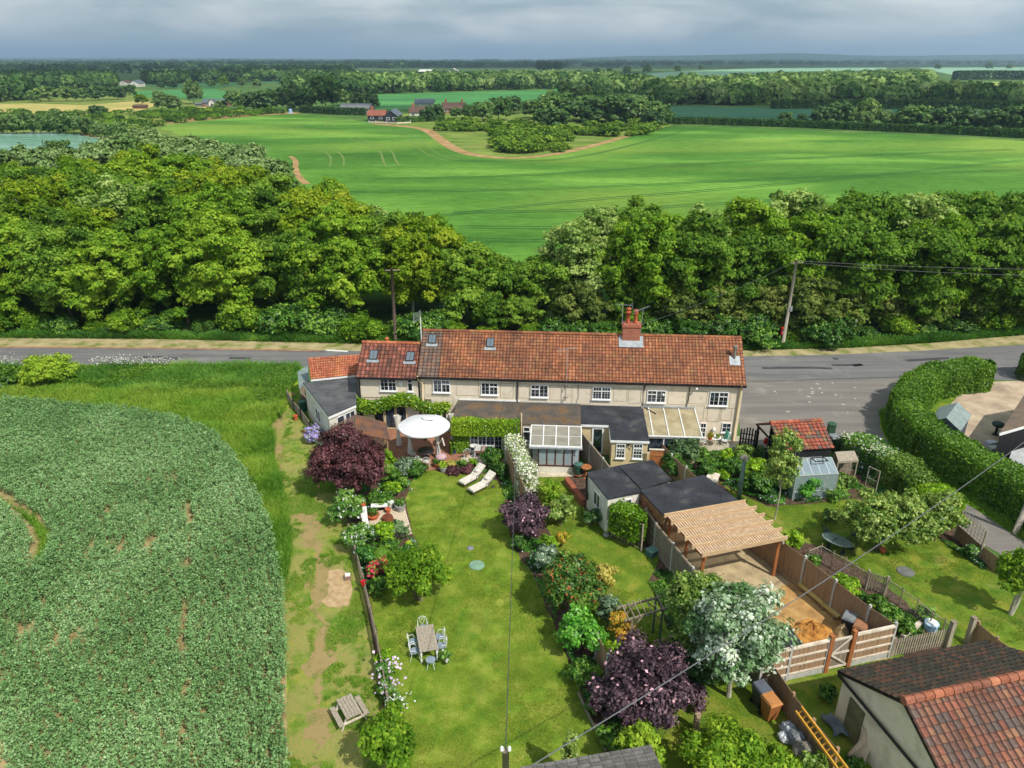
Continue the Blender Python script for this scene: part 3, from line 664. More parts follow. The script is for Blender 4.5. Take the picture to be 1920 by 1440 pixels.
t = NT('red_brick'); bt = t.n('ShaderNodeTexBrick', {'Vector': t.co('Object', (1, 1, 1), (R(90), 0, 0)), 'Color1': hx('#8c4a36'), 'Color2': hx('#a35a40'), 'Mortar': hx('#8b8074'), 'Scale': 4.2, 'Mortar Size': .02, 'Brick Width': .9, 'Row Height': .3})
BRICKM = t.done(t.bsdf(bt.outputs[0], .9))
WOODN = M_noise('new_timber', '#a58968', '#bda280', 2.5, .75, .15, stretch=(1, 1, 6))
WOODR = M_noise('stained_timber', '#8a5430', '#a5683c', 2.5, .7, .15, stretch=(4, 4, .6))
WOODF = M_noise('fence_board', '#7f654a', '#9c7f60', 2.0, .85, .35, stretch=(6, 6, .35), c3='#8c7662')
WOODG = M_noise('grey_fence_board', '#73685a', '#8f8371', 2.0, .9, .3, stretch=(6, 6, .4))
WOODP = M_noise('pale_rail', '#b7aa98', '#d0c6b6', 3, .85, .15)
WOODO = M_noise('weathered_wood', '#82786a', '#a29785', 3, .9, .3, stretch=(4, 4, .5))
CONCP = M_noise('concrete_post', '#9b9a95', '#b5b4ae', 4, .9, .2)
RUST = M_noise('rusty_felt', '#4e3f37', '#65493c', 1.6, .9, .3, c3='#784d31', detail=7)

def pantile(mb, bl, br, tr, tl, ncol, nrow, amp=.03, step=.035, prof=4, wob=0.0):
    """a slope of pantiles: an S-profile across and a step at every course; UV counts tiles and courses"""
    bl, br, tr, tl = map(Vector, (bl, br, tr, tl)); n = (br - bl).cross(tl - bl).normalized(); vs = []; fs = []; uv = []
    nx = ncol * prof + 1
    for r in range(nrow):
        for q in (0, 1):
            v = (r + q) / nrow; v2 = min(1, v + (.0 if q else -0.0))
            for i in range(nx):
                u = i / (nx - 1); p = (bl * (1 - u) + br * u) * (1 - v2) + (tl * (1 - u) + tr * u) * v2
                ph = (i / prof) % 1.0
                a = amp * (math.sin(ph * 2 * math.pi) * .6 + math.sin(ph * 4 * math.pi) * .25)
                w = wob * (math.sin(u * 7.1 + 1) + math.sin(u * 3.3 + v * 4)) if wob else 0
                vs.append(p + n * (a + (step if q == 0 else .004) + w)); uv.append((u * ncol, r + .001 + q * .998))
    for r in range(nrow):
        o = r * 2 * nx
        for i in range(nx - 1): fs.append((o + i, o + i + 1, o + nx + i + 1, o + nx + i))
        if r < nrow - 1:
            for i in range(nx - 1): fs.append((o + nx + i, o + nx + i + 1, o + 2 * nx + i + 1, o + 2 * nx + i))
    # underside and front lip
    b = len(mb.v); mb.add(vs, fs)
    for k, u_ in enumerate(uv): mb.uv[b + k] = u_
    d = -n * .06
    low = [bl + d, br + d, tr + d, tl + d]; mb.add([vs[0], vs[nx - 1], low[1], low[0]], [(0, 3, 2, 1)]); mb.add(low, [(0, 3, 2, 1)])
    mb.add([vs[0], low[0], low[3], tl], [(0, 1, 2, 3)]); mb.add([vs[nx - 1], low[1], low[2], tr], [(0, 3, 2, 1)])
    return mb
def ridge_tiles(mb, a, b, r=.11, n=40):
    a = Vector(a); b = Vector(b); d = (b - a)
    for i in range(n):
        p = a + d * (i / n); q = a + d * ((i + .96) / n); k = len(mb.v)
        mb.tube([p, q], [r * 1.06, r * .94], 8)
        for j in range(k, len(mb.v)): mb.uv[j] = (i + .5, .5)
    return mb
def window(T, x0, x1, z0, z1, y=0.0, cols=2, grid=(2, 3), vent=0, face=-1, sill=True, nm='window', fw=.055, m=None, bars=.022, label=None):
    """casement: white frame, muntins and sill proud of the wall; the glass is its own piece; face -1 looks to local -y"""
    f = MB(); yo = y + face * .035; d = .07
    m = m or WHITEP
    f.bx(x0, x1, yo - d / 2, yo + d / 2, z0, z0 + fw); f.bx(x0, x1, yo - d / 2, yo + d / 2, z1 - fw, z1)
    f.bx(x0, x0 + fw, yo - d / 2, yo + d / 2, z0 + fw, z1 - fw); f.bx(x1 - fw, x1, yo - d / 2, yo + d / 2, z0 + fw, z1 - fw)
    cw = (x1 - x0) / cols
    for i in range(1, cols): f.bx(x0 + cw * i - fw * .6, x0 + cw * i + fw * .6, yo - d / 2, yo + d / 2, z0 + fw, z1 - fw)
    for i in range(cols):
        a, b = x0 + cw * i + fw, x0 + cw * (i + 1) - fw
        if vent and (vent >> i) & 1: f.bx(a - fw * .4, b + fw * .4, yo - d / 2 - .004, yo + d / 2 - .004, z1 - (z1 - z0) * .36, z1 - (z1 - z0) * .36 + fw * .9)
        if bars:
            for k in range(1, grid[0]): xx = a + (b - a) * k / grid[0]; f.bx(xx - bars / 2, xx + bars / 2, yo - .02, yo + .02, z0 + fw, z1 - fw)
            for k in range(1, grid[1]): zz = z0 + fw + (z1 - z0 - 2 * fw) * k / grid[1]; f.bx(x0 + fw, x1 - fw, yo - .018, yo + .018, zz - bars / 2, zz + bars / 2)
    w = T.part(nm, f, m, label=label)
    g = MB().bx(x0 + fw * .5, x1 - fw * .5, y + face * .008, y + face * .022, z0 + fw * .5, z1 - fw * .5); T.part('pane', g, GLASS, parent=w)
    if sill: T.part('sill', MB().bx(x0 - .05, x1 + .05, y + face * .14, y + face * .0, z0 - .05, z0 - .002), m, parent=w)
    return w
def winpix(T, px0, py0, px1, py1, y=0.0, **k):
    a = T.ony(px0, py0, y - .04); b = T.ony(px1, py1, y - .04); c = T.ony((px0 + px1) / 2, py1, y - .04); e = T.ony((px0 + px1) / 2, py0, y - .04)
    return window(T, T.ony(px0, (py0 + py1) / 2, y).x, T.ony(px1, (py0 + py1) / 2, y).x, c.z, e.z, y, **k)

# ================================================================ the cottage terrace
EZ = 4.45
a = P(785, 706, EZ); b = P(1400, 723, EZ)
hd = (b - a).normalized(); HRZ = math.atan2(hd.y, hd.x); hn = Vector((-hd.y, hd.x, 0))
WL = a + hn * .22; WL.z = 0
T = Thing('terraced_cottages', 'long row of old rendered two storey cottages under one orange pantile roof', 'house', WL, HRZ)
HLEN = (b - a).length - .15; HD = 5.6
RZ = (T.ony(1000, 623, HD / 2).z + T.ony(1388, 637, HD / 2).z + T.ony(800, 618, HD / 2).z) / 3
print('terrace length', HLEN, 'ridge', RZ)
w = MB()
w.bx(0, HLEN, 0, HD, 0, EZ - .02)
w.ext([(0.001, 0, EZ - .02), (0.001, HD, EZ - .02), (0.001, HD / 2, RZ - .12)], (HLEN - .002, 0, 0))
T.part('wall', w, REND)
rf = MB(); sl_ = (RZ - EZ) / (HD / 2)
x_old = T.ony(826, 640, HD / 4).x
def roofpt(x, y): return (x, y, EZ + (y if y <= HD / 2 else HD - y) * sl_ + .02)
pantile(rf, roofpt(x_old, -.22), roofpt(HLEN + .15, -.22), roofpt(HLEN + .15, HD / 2), roofpt(x_old, HD / 2), int((HLEN + .15 - x_old) / .235), 15, wob=.018)
pantile(rf, roofpt(HLEN + .15, HD + .22), roofpt(-.12, HD + .22), roofpt(-.12, HD / 2), roofpt(HLEN + .15, HD / 2), 60, 15)
rp = T.part('roof', rf, TILE)
rf = MB(); pantile(rf, roofpt(-.14, -.22), roofpt(x_old - .01, -.22), roofpt(x_old - .01, HD / 2), roofpt(-.14, HD / 2), max(3, int(x_old / .235)), 15)
T.part('roof_patch', rf, TILE_OLD, label='weathered grey brown end of the pantile roof')
T.part('ridge', ridge_tiles(MB(), (-.12, HD / 2, RZ + .03), (HLEN + .15, HD / 2, RZ + .03), .12, 60), TILE)
g = MB().bx(-.1, HLEN + .15, -.34, -.22, EZ - .1, EZ + .0); T.part('gutter', g, BLACKP)
T.part('fascia', MB().bx(0, HLEN, -.06, -.002, EZ - .22, EZ - .1), WHITEP)
# raised panel lines in the render (pargeted frames)
pl = MB(); rp_ = random.Random(5)
def pan(x0, x1, z0, z1, w_=.035):
    for q in ((x0, x1, z0, z0 + w_), (x0, x1, z1 - w_, z1)): pl.bx(q[0], q[1], -.012, -.001, q[2], q[3])
    for q in ((x0, x0 + w_), (x1 - w_, x1)): pl.bx(q[0], q[1], -.011, -.001, z0 + w_, z1 - w_)
for (px0, px1, py0, py1) in ((855, 898, 714, 741), (938, 963, 718, 746), (972, 993, 719, 746), (1031, 1060, 722, 750), (1072, 1108, 723, 757), (1150, 1176, 727, 752), (1178, 1202, 728, 756), (1252, 1288, 733, 758), (1292, 1326, 733, 757), (1368, 1385, 737, 766), (796, 810, 713, 740), (1292, 1320, 760, 789), (1326, 1350, 762, 790), (1352, 1372, 764, 788), (796, 850, 742, 760)):
    p0 = T.ony(px0, (py0 + py1) / 2); p1 = T.ony(px1, (py0 + py1) / 2); pan(p0.x, p1.x, T.ony(px0, py1).z, T.ony(px0, py0).z)
T.part('render_moulding', pl, M_noise('moulding', '#9c9078', '#ab9f86', 2, .9, 0))
for q, kk in (((812.4, 712, 844, 736), dict(vent=2)), ((902, 717.5, 933.8, 740.5), dict(vent=2)), ((995, 722, 1028, 745), dict(vent=1)), ((1111, 726, 1145, 749), dict(vent=3, grid=(3, 4))),
              ((1213, 732, 1248, 755), dict(vent=1)), ((1330, 735, 1365, 761), dict(vent=2)), ((1311.5, 793, 1323.5, 820), dict(vent=1, cols=1)), ((1353, 793, 1370.5, 811), dict(cols=1, grid=(2, 2))), ((808, 767, 838.5, 792), dict(vent=2))):
    winpix(T, *q, **kk)
# chimney
cx = T.ony(1182, 636, HD / 2).x; cw = .62
ch = MB().bx(cx - cw, cx + cw, HD / 2 - .42, HD / 2 + .42, RZ - .9, RZ + .75).bx(cx - cw - .06, cx + cw + .06, HD / 2 - .48, HD / 2 + .48, RZ + .75, RZ + .87).bx(cx - cw + .03, cx + cw - .03, HD / 2 - .4, HD / 2 + .4, RZ + .87, RZ + .95)
cho = T.part('chimney', ch, BRICKM)
fl = MB().bx(cx - cw - .22, cx + cw + .22, HD / 2 - .75, HD / 2 - .415, RZ - .75, RZ - .28)
fl = MB(); q0 = Vector(roofpt(0, HD / 2 - .82)); q1 = Vector(roofpt(0, HD / 2 - .35))
fl.slab([(cx - cw - .25, q0.y, q0.z + .09), (cx + cw + .25, q0.y, q0.z + .09), (cx + cw + .25, q1.y + .4, q1.z + .42), (cx - cw - .25, q1.y + .4, q1.z + .42)], .03)
T.part('flashing', fl, LEAD, parent=cho)
for dx in (-.26, .28):
    T.part('chimney_pot', MB().lathe([(.17, 0), (.15, .1), (.13, .75), (.19, .78), (.19, .86), (.13, .88), (.13, .96), (.17, 1.0), (.17, 1.12), (.05, 1.14)] if dx < 0 else [(.17, 0), (.14, .1), (.13, .68), (.17, .72), (.18, .8), (.1, .82), (.16, .9), (.16, 1.0), (.04, 1.02)], (cx + dx, HD / 2, RZ + .93), 12), TERRA, parent=cho, smooth=True)
# metal flue near the right end
fx = T.ony(1378, 665, HD / 4); q = roofpt(fx.x, 1.5)
T.part('flue', MB().lathe([(.1, -.2), (.1, .75), (.16, .8), (.16, .95), (.08, 1.0)], q, 10), M_noise('grey_flue', '#6b675e', '#837d70', 4, .6, 0))
T.part('flashing', MB().slab([(q[0] - .35, q[1] - .45, q[2] - .45 * sl_ + .08), (q[0] + .4, q[1] - .45, q[2] - .45 * sl_ + .08), (q[0] + .4, q[1] + .1, q[2] + .1 * sl_ + .08), (q[0] - .35, q[1] + .1, q[2] + .1 * sl_ + .08)], .03), LEAD)
def rooflight(T, x, y, roof, sl, w=.55, l=.75):
    c, s = 1 / math.hypot(1, sl), sl / math.hypot(1, sl)
    def q(u, v, h): p = Vector(roof(x + u, y + v * c)); return (p.x, p.y - h * s, p.z + h * c)
    f = MB().add([q(-w / 2, -l / 2, .0), q(w / 2, -l / 2, .0), q(w / 2, l / 2, .0), q(-w / 2, l / 2, .0), q(-w / 2, -l / 2, .13), q(w / 2, -l / 2, .13), q(w / 2, l / 2, .13), q(-w / 2, l / 2, .13)], [(0, 3, 2, 1), (4, 5, 6, 7), (0, 1, 5, 4), (1, 2, 6, 5), (2, 3, 7, 6), (3, 0, 4, 7)])
    o = T.part('rooflight', f, BLACKP)
    k = .86
    g = MB().add([q(-w / 2 * k, -l / 2 * k, .134), q(-.012, -l / 2 * k, .134), q(-.012, l / 2 * k, .134), q(-w / 2 * k, l / 2 * k, .134)], [(0, 1, 2, 3)]); g.add([q(.012, -l / 2 * k, .134), q(w / 2 * k, -l / 2 * k, .134), q(w / 2 * k, l / 2 * k, .134), q(.012, l / 2 * k, .134)], [(0, 1, 2, 3)])
    T.part('pane', g, SKYG, parent=o)
    T.part('flashing', MB().slab([q(-w / 2 - .15, -l / 2 - .22, .07), q(w / 2 + .15, -l / 2 - .22, .07), q(w / 2 + .15, -l / 2 + .01, .07), q(-w / 2 - .15, -l / 2 + .01, .07)], .02), LEAD, parent=o)
t = NT('rooflight_glass'); SKYG = t.done(t.bsdf('#59646c', .1, Specular_IOR_Level=.9))
for px, py in ((811, 637), (919.6, 644)):
    y = HD / 4
    for _ in range(8):
        p = T.ony(px, py, y); y = (p.z - EZ) / sl_
    rooflight(T, p.x, y, roofpt, sl_)
# pipes on the wall
def pipe(T, pts, r=.045, m=BLACKP, nm='downpipe'): return T.part(nm, MB().tube(pts, r, 8), m, smooth=True)
x = T.ony(970, 740).x; pipe(T, [(x, -.3, EZ - .1), (x, -.07, EZ - .35), (x, -.07, 2.6), (x + .15, -.8, 2.45)])
x = T.ony(1210, 740).x; pipe(T, [(x, -.3, EZ - .1), (x - .12, -.07, EZ - .35), (x - .12, -.07, 2.55), (x + .7, -1.0, 2.45)])
x = T.ony(1291, 745).x; pipe(T, [(x, -.07, EZ - .2), (x - .02, -.07, 3.2), (x - .1, -.07, 2.5)], .03)
x = T.ony(1384, 760).x; pipe(T, [(x, -.3, EZ - .02), (x, -.1, EZ - .4), (x, -.1, .05)], .07, REND2)
x = T.ony(789, 740).x; pipe(T, [(x - .1, -.3, EZ + .05), (x - .1, -.15, EZ - .3), (x + .15, -.1, EZ - .55), (x + .15, -.1, 2.2)], .06, REND2)
x = T.ony(1086, 745).x; pipe(T, [(x - .1, -.05, 4.1), (x - .04, -.05, 3.2), (x - .2, -.05, 2.6)], .012, nm='cable')
# aerial pole clamped to the wall
x = T.ony(1061, 730).x
at = Thing('tv_aerial', 'tv aerial on a tall thin pole bracketed to the wall mid terrace', 'aerial', T.w(x, -.3, 3.0), HRZ)
at.part('pole', MB().tube([(0, 0, -.1), (0, 0, 3.9)], .022, 6), LEAD)
for z in (.1, .95): at.part('bracket', MB().beam((0, 0, z), (-.12, .29, z), .03).beam((0, 0, z), (.12, .29, z), .03).beam((0, 0, z - .15), (0, .29, z), .02), BLACKP)
def yagi(T, z, ang, n=8, l=1.3, m=LEAD, dz=0):
    b = MB(); c, s = math.cos(ang), math.sin(ang); b.beam((-c * l / 2, -s * l / 2, z), (c * l / 2, s * l / 2, z + dz), .02)
    for i in range(n):
        t_ = -l / 2 + l * i / (n - 1); w_ = .22 - .01 * i
        b.beam((c * t_ - s * w_, s * t_ + c * w_, z + dz * i / n), (c * t_ + s * w_, s * t_ - c * w_, z + dz * i / n), .012)
    for q in (-.16, .16): b.beam((-c * l / 2 - s * .25, -s * l / 2 + c * .25, z + q), (-c * l / 2 + s * .25, -s * l / 2 - c * .25, z + q), .012)
    return T.part('antenna', b, m)
yagi(at, 3.85, .5)
for dx, ang, hh, lab in ((-cw - .02, 2.9, 2.1, 'horizontal tv aerial strapped to the left side of the brick chimney'), (cw + .02, .5, 1.7, 'spiky tv aerial strapped to the right side of the brick chimney')):
    A = Thing('tv_aerial', lab, 'aerial', T.w(cx + dx, HD / 2 - .2, RZ + .3), HRZ, 'aerials on the chimney')
    A.part('pole', MB().tube([(0, 0, 0), (dx * .15, 0, hh)], .02, 6), LEAD); yagi(A, hh - .05, ang, 9, 1.2, dz=.25 if dx > 0 else 0)
# lights, alarm
for px, py, nm in ((1243, 738, 'outside_light'), (1305, 727, 'outside_light')):
    p = T.ony(px, py); T.part(nm, MB().tube([(p.x, 0, p.z), (p.x, -.25, p.z + .02)], .03, 6).ball((p.x, -.28, p.z + .03), .09), WHITEP)
p = T.ony(1338, 804); T.part('outside_light', MB().ball((p.x, -.12, p.z), .13, 1.3), WHITEP, smooth=True)

# ---- the lower wing at the left end
a = P(668, 703.5, EZ - .12)
lx0 = T.I @ a
WG = Thing('cottage_wing', 'lower brown tiled wing with two rooflights and wisteria beneath', 'house', T.w(lx0.x + .1, .12, 0), HRZ)
WLN = -lx0.x - .1 - .16; WD = 4.4; WE = EZ - .12
WRZ = (WG.ony(682, 641.5, WD / 2).z + WG.ony(785, 645, WD / 2).z) / 2; ws = (WRZ - WE) / (WD / 2)
print('wing len', WLN, 'ridge', WRZ)
WG.part('wall', MB().bx(0, WLN, 0, WD, 0, WE - .02).ext([(0.001, 0, WE - .02), (0.001, WD, WE - .02), (0.001, WD / 2, WRZ - .12)], (WLN - .002, 0, 0)), REND)
def wroof(x, y): return (x, y, WE + (y if y <= WD / 2 else WD - y) * ws + .02)
rf = MB(); pantile(rf, wroof(-.12, -.3), wroof(WLN + .02, -.3), wroof(WLN + .02, WD / 2), wroof(-.12, WD / 2), int(WLN / .28), 9, amp=.055, step=.03)
pantile(rf, wroof(WLN + .02, WD + .2), wroof(-.12, WD + .2), wroof(-.12, WD / 2), wroof(WLN + .02, WD / 2), int(WLN / .28), 9, amp=.05)
WG.part('roof', rf, TILE2); WG.part('ridge', ridge_tiles(MB(), (-.12, WD / 2, WRZ + .03), (WLN, WD / 2, WRZ + .03), .13, 12), TILE3)
WG.part('gutter', MB().bx(-.12, WLN, -.42, -.3, WE - .16, WE - .05), BLACKP); WG.part('fascia', MB().bx(0, WLN, -.05, -.002, WE - .24, WE - .12), WHITEP)
for px, py in ((701, 667), (769.5, 670)):
    y = WD / 4
    for _ in range(8): p = WG.ony(px, py, y); y = (p.z - WE) / ws
    rooflight(WG, p.x, y, wroof, ws, .6, .8)
winpix(WG, 713, 709, 743.5, 733, vent=2); winpix(WG, 764, 710, 774, 734, cols=1, vent=1, grid=(1, 1))
p = WG.ony(752, 719); WG.part('alarm_box', MB().ext([(p.x - .14, -.001, p.z + .15), (p.x - .14, -.001, p.z - .05), (p.x, -.001, p.z - .2), (p.x + .14, -.001, p.z - .05), (p.x + .14, -.001, p.z + .15)], (0, -.08, 0)), WHITEP)
p0 = WG.ony(701, 785); p1 = WG.ony(764, 785); z1 = WG.ony(730, 760).z
dw = (p1.x - p0.x) / 3
for i in range(3): window(WG, p0.x + dw * i + .01, p0.x + dw * (i + 1) - .01, .06, z1, 0, cols=1, grid=(1, 1), bars=0, sill=False, nm='glazed_door', fw=.075, m=REND2)
pipe(WG, [(.08, -.36, WE - .1), (.05, -.06, WE - .4), (.05, -.06, .1)])
p = WG.ony(726, 641, WD / 2 + 1.0); WG.part('vent_pipe', MB().lathe([(.12, -.8), (.12, .3), (.17, .32), (.1, .4)], (p.x, WD / 2 + 1.0, WRZ - .35), 10), TERRA)
# ---- flat roofed side extension and the orange tiled lean-to behind it
FZ = 2.75
pts = [P(568, 717, FZ), P(671, 708.5, FZ), P(667.5, 757, FZ), P(615.5, 779.5, FZ)]
SE = Thing('side_extension', 'single storey extension with flat grey felt roof and white render', 'extension', (pts[3].x, pts[3].y, 0), 0)
SE.part('roof', MB().slab([SE.I @ p for p in pts], .1), FELT)
def inset(pts, k):
    c = sum((Vector(p) for p in pts), Vector()) / len(pts); out = []
    for p in pts: d = (c - p); d.z = 0; out.append(p + d.normalized() * k)
    return out
ip = [SE.I @ p for p in inset(pts, .18)]
SE.part('wall', MB().slab([p - V(0, 0, .102) for p in ip], FZ - .11), RENDW)
fa = MB(); up = [SE.I @ p for p in inset(pts, .03)]
for i in (2, 3): fa.beam(up[i] - V(0, 0, .2), up[(i + 1) % 4] - V(0, 0, .2), .03, .2)
SE.part('fascia', fa, WHITEP)
# front glazing
a_, b_ = ip[3], ip[2]; d = (b_ - a_); L_ = d.length; d.normalize(); nn = Vector((d.y, -d.x, 0)); nn.z = 0
def slot(T, a, d, nn, s0, s1, z0, z1, nm='window', m=WHITEP, bars=0):
    f = MB(); o = nn * .03
    pA = a + d * s0; pB = a + d * s1
    def q(p, z): return Vector((p.x, p.y, z)) + o
    f.beam(q(pA, z0 + .03), q(pB, z0 + .03), .07, .07); f.beam(q(pA, z1 - .03), q(pB, z1 - .03), .07, .07)
    f.beam(q(pA, z0 + .065), q(pA, z1 - .065), .06); f.beam(q(pB, z0 + .065), q(pB, z1 - .065), .06)
    for i in range(bars): pm = a + d * (s0 + (s1 - s0) * (i + 1) / (bars + 1)); f.beam(q(pm, z0 + .065), q(pm, z1 - .065), .04)
    w_ = T.part(nm, f, m)
    g = MB(); g.beam(Vector((pA.x, pA.y, (z0 + z1) / 2)) + nn * .012, Vector((pB.x, pB.y, (z0 + z1) / 2)) + nn * .012, .018, z1 - z0 - .08); T.part('pane', g, GLASS, parent=w_); return w_
s = lambda f_: L_ * f_
slot(SE, a_, d, nn, s(.28), s(.55), .1, 2.3, 'glazed_door'); slot(SE, a_, d, nn, s(.6), s(.97), .1, 2.3, 'glazed_door', bars=1)
a2, b2 = ip[0], ip[3]; d2 = (b2 - a2); L2 = d2.length; d2.normalize(); n2 = Vector((d2.y, -d2.x, 0))
slot(SE, a2, d2, n2, L2 * .42, L2 * .62, .9, 1.95, bars=1)
OR = Thing('tiled_lean_to', 'low lean-to with a patched bright orange tile roof beside the road', 'outbuilding', (P(630, 711, 2.9).x, P(630, 711, 2.9).y, 0), 0)
ob = [P(582.7, 711.5, 2.85), P(671, 702.5, 2.85)]; ot = [P(577, 671, 3.9), P(679, 664, 3.9)]
for t_ in ot: pass
rf = MB(); pantile(rf, OR.I @ ob[0], OR.I @ ob[1], OR.I @ ot[1], OR.I @ ot[0], 22, 9, amp=.02, step=.03); OR.part('roof', rf, TILE3)
ow_ = [ob[0] + V(.1, .15, 0), ob[1] + V(-.1, .15, 0), ot[1] + V(-.1, -.1, 0), ot[0] + V(.1, -.1, 0)]
OR.part('wall', MB().add([OR.I @ V(p.x, p.y, 0) for p in ow_] + [OR.I @ (p - V(0, 0, .12)) for p in ow_], [(0, 3, 2, 1), (4, 5, 6, 7), (0, 1, 5, 4), (1, 2, 6, 5), (2, 3, 7, 6), (3, 0, 4, 7)]), RENDW)
OR.part('fascia', MB().beam(OR.I @ (ob[0] - V(0, 0, .09)), OR.I @ (ob[1] - V(0, 0, .09)), .03, .14), WHITEP)
sp = [P(557.5, 697, 1.9), P(577, 685, 2.2), P(580, 712, 2.2), P(561, 729, 1.9)]
S_ = Thing('lean_to_shed', 'small shed with pale green roof tucked behind the flat roofed extension', 'shed', (sp[3].x, sp[3].y, 0), 0)
S_.part('roof', MB().slab([S_.I @ p for p in sp], .06), FELTG); S_.part('wall', MB().slab([S_.I @ (p - V(0, 0, .065)) for p in inset(sp, .1)], 1.8), WOODG)
# ---- rear additions along the terrace (local frame of the terrace: y < 0 is the garden side)
def addon(name, label, px0, px1, zt, depth, pyref, m_roof, m_wall, z_back=None, cat='extension', over=.12):
    """flat roofed addition from local x of px0 to px1"""
    z_back = z_back or zt + .12
    x0 = T.onz(px0, pyref, zt).x; x1 = T.onz(px1, pyref, zt).x
    A = Thing(name, label, cat, T.w(x0, -depth, 0), HRZ)
    L_ = x1 - x0
    A.part('roof', MB().add([(-over, -over, zt - .1), (L_ + over, -over, zt - .1), (L_ + over, depth - .02, z_back - .1), (-over, depth - .02, z_back - .1), (-over, -over, zt), (L_ + over, -over, zt), (L_ + over, depth - .02, z_back), (-over, depth - .02, z_back)], [(0, 3, 2, 1), (4, 5, 6, 7), (0, 1, 5, 4), (1, 2, 6, 5), (2, 3, 7, 6), (3, 0, 4, 7)]), m_roof)
    A.part('wall', MB().bx(0, L_, 0, depth - .02, 0, zt - .102), m_wall)
    return A, L_
A1, l1 = addon('kitchen_extension', 'flat roofed extension whose front wall is covered in ivy', 852, 968, 2.5, 3.05, 787, FELTM, REND2)
p = A1.ony(882, 832); q = A1.ony(942, 832)
window(A1, p.x, q.x, A1.ony(910, 846).z, A1.ony(910, 813).z, cols=4, grid=(2, 3))
A1.part('gutter', MB().bx(-.1, l1 + .1, 2.98, 3.03, 2.63, 2.72), WHITEP)
A2, l2 = addon('kitchen_extension', 'flat roofed extension with moss patches behind the small conservatory', 974, 1086, 2.45, 3.0, 796, FELTM, RENDG)
window(A2, A2.ony(981, 810).x, A2.ony(994, 810).x, A2.ony(987, 826).z, A2.ony(987, 800).z, cols=1, vent=1, grid=(1, 1))
A2.part('flashing', MB().bx(0, l2, 2.9, 2.975, 2.585, 2.64), LEAD)
mo = MB(); rr = random.Random(2)
for _ in range(70):
    x = rr.gauss(l2 * (.38 if rr.random() < .5 else .72), .45); y = .35 + abs(rr.gauss(.25, .3)); mo.ball((min(max(x, .1), l2 - .1), y, 2.45 + .04 * y), rr.uniform(.04, .11), .4, 6, 3)
A2.part('moss', mo, M_noise('dry_moss', '#584430', '#74593c', 8, .95, .5))['kind'] = 'stuff'
A2.part('soil_pipe', MB().tube([(.12, -.12, 0), (.12, -.12, 3.2)], .05, 8), REND2)
# conservatory
cz, cb = 2.05, 2.55
cf = T.onz(994, 836, cz); c1 = T.onz(1090, 837, cz); cbk = T.onz(995, 798, cb)
CD = (cbk.y - cf.y)
CV = Thing('conservatory', 'small conservatory with four polycarbonate roof panels and dark red frames', 'conservatory', T.w(cf.x, cf.y, 0), HRZ); cl = c1.x - cf.x
rf = CV.part('roof', MB().add([(0, 0, cz), (cl, 0, cz), (cl, CD, cb), (0, CD, cb), (0, 0, cz + .03), (cl, 0, cz + .03), (cl, CD, cb + .03), (0, CD, cb + .03)], [(0, 3, 2, 1), (4, 5, 6, 7), (0, 1, 5, 4), (1, 2, 6, 5), (2, 3, 7, 6), (3, 0, 4, 7)]), POLY)
gb = MB()
for i in range(5): gb.beam((cl * i / 4, 0, cz + .04), (cl * i / 4, CD, cb + .04), .06, .05)
gb.beam((-.05, -.03, cz + .03), (cl + .05, -.03, cz + .03), .08, .1); gb.beam((0, CD, cb + .05), (cl, CD, cb + .05), .05); gb.beam((0, CD * .5, (cz + cb) / 2 + .04), (cl, CD * .5, (cz + cb) / 2 + .04), .02)
CV.part('glazing_bar', gb, WHITEP, parent=rf)
CV.part('gutter', MB().beam((-.08, -.1, cz - .06), (cl + .08, -.1, cz - .06), .1), LEAD)
MAR = M_noise('dark_red_frame', '#4b211a', '#5e2c22', 3, .5, .05)
h0 = .55; oct_ = [(.1, CD), (.1, .75), (.55, .12), (cl - .55, .12), (cl - .1, .75), (cl - .1, CD)]
CV.part('plinth', MB().slab([(x, y, h0) for x, y in oct_], h0), RENDW)
fr = MB(); gl = MB()
for (a, b) in zip(oct_, oct_[1:]):
    k = 4 if abs(a[1] - b[1]) < .01 else (2 if a[1] > 1 or b[1] > 1 else 1)
    for i in range(k + 1):
        x = a[0] + (b[0] - a[0]) * i / k; y = a[1] + (b[1] - a[1]) * i / k; fr.beam((x, y, h0), (x, y, cz - .02), .075)
    for z in (h0 + .03, cz - .05): fr.beam((a[0], a[1], z), (b[0], b[1], z), .07, .08)
    gl.beam((a[0], a[1], (h0 + cz) / 2), (b[0], b[1], (h0 + cz) / 2), .012, cz - h0 - .1)
CV.part('frame', fr, MAR); CV.part('glazing', gl, CLEAR)
CV.part('floor', MB().box((cl / 2, CD / 2, h0 + .01), (cl - .6, CD - .5, .02)), M_noise('orange_tiled_floor', '#a85a34', '#c07044', 4, .7, 0))
for i, (x, y, s_, mm) in enumerate(((.9, .8, .35, 'a'), (1.7, .9, .4, 'b'), (2.5, .7, .35, 'a'), (3.2 if cl > 3.6 else cl - .7, .9, .35, 'b'))):
    f_ = Thing('conservatory_chair', ('pale cushioned chair inside the conservatory, %s from the left' % ('first', 'second', 'third', 'fourth')[i]), 'chair', CV.w(x, y, h0 + .02), HRZ, 'chairs in the conservatory')
    cm = M_noise('cushion_' + mm, '#b9b4aa' if mm == 'a' else '#c8c2b8', '#9a8a86', 9, .9, 0)
    f_.part('seat', MB().box((0, 0, .36), (.5, .5, .16)), cm); f_.part('backrest', MB().box((0, .24, .68), (.48, .12, .5)), cm)
    for u in (-.2, .2):
        for v in (-.2, .2): f_.part('leg', MB().box((u, v, .14), (.05, .05, .28)), MAR)
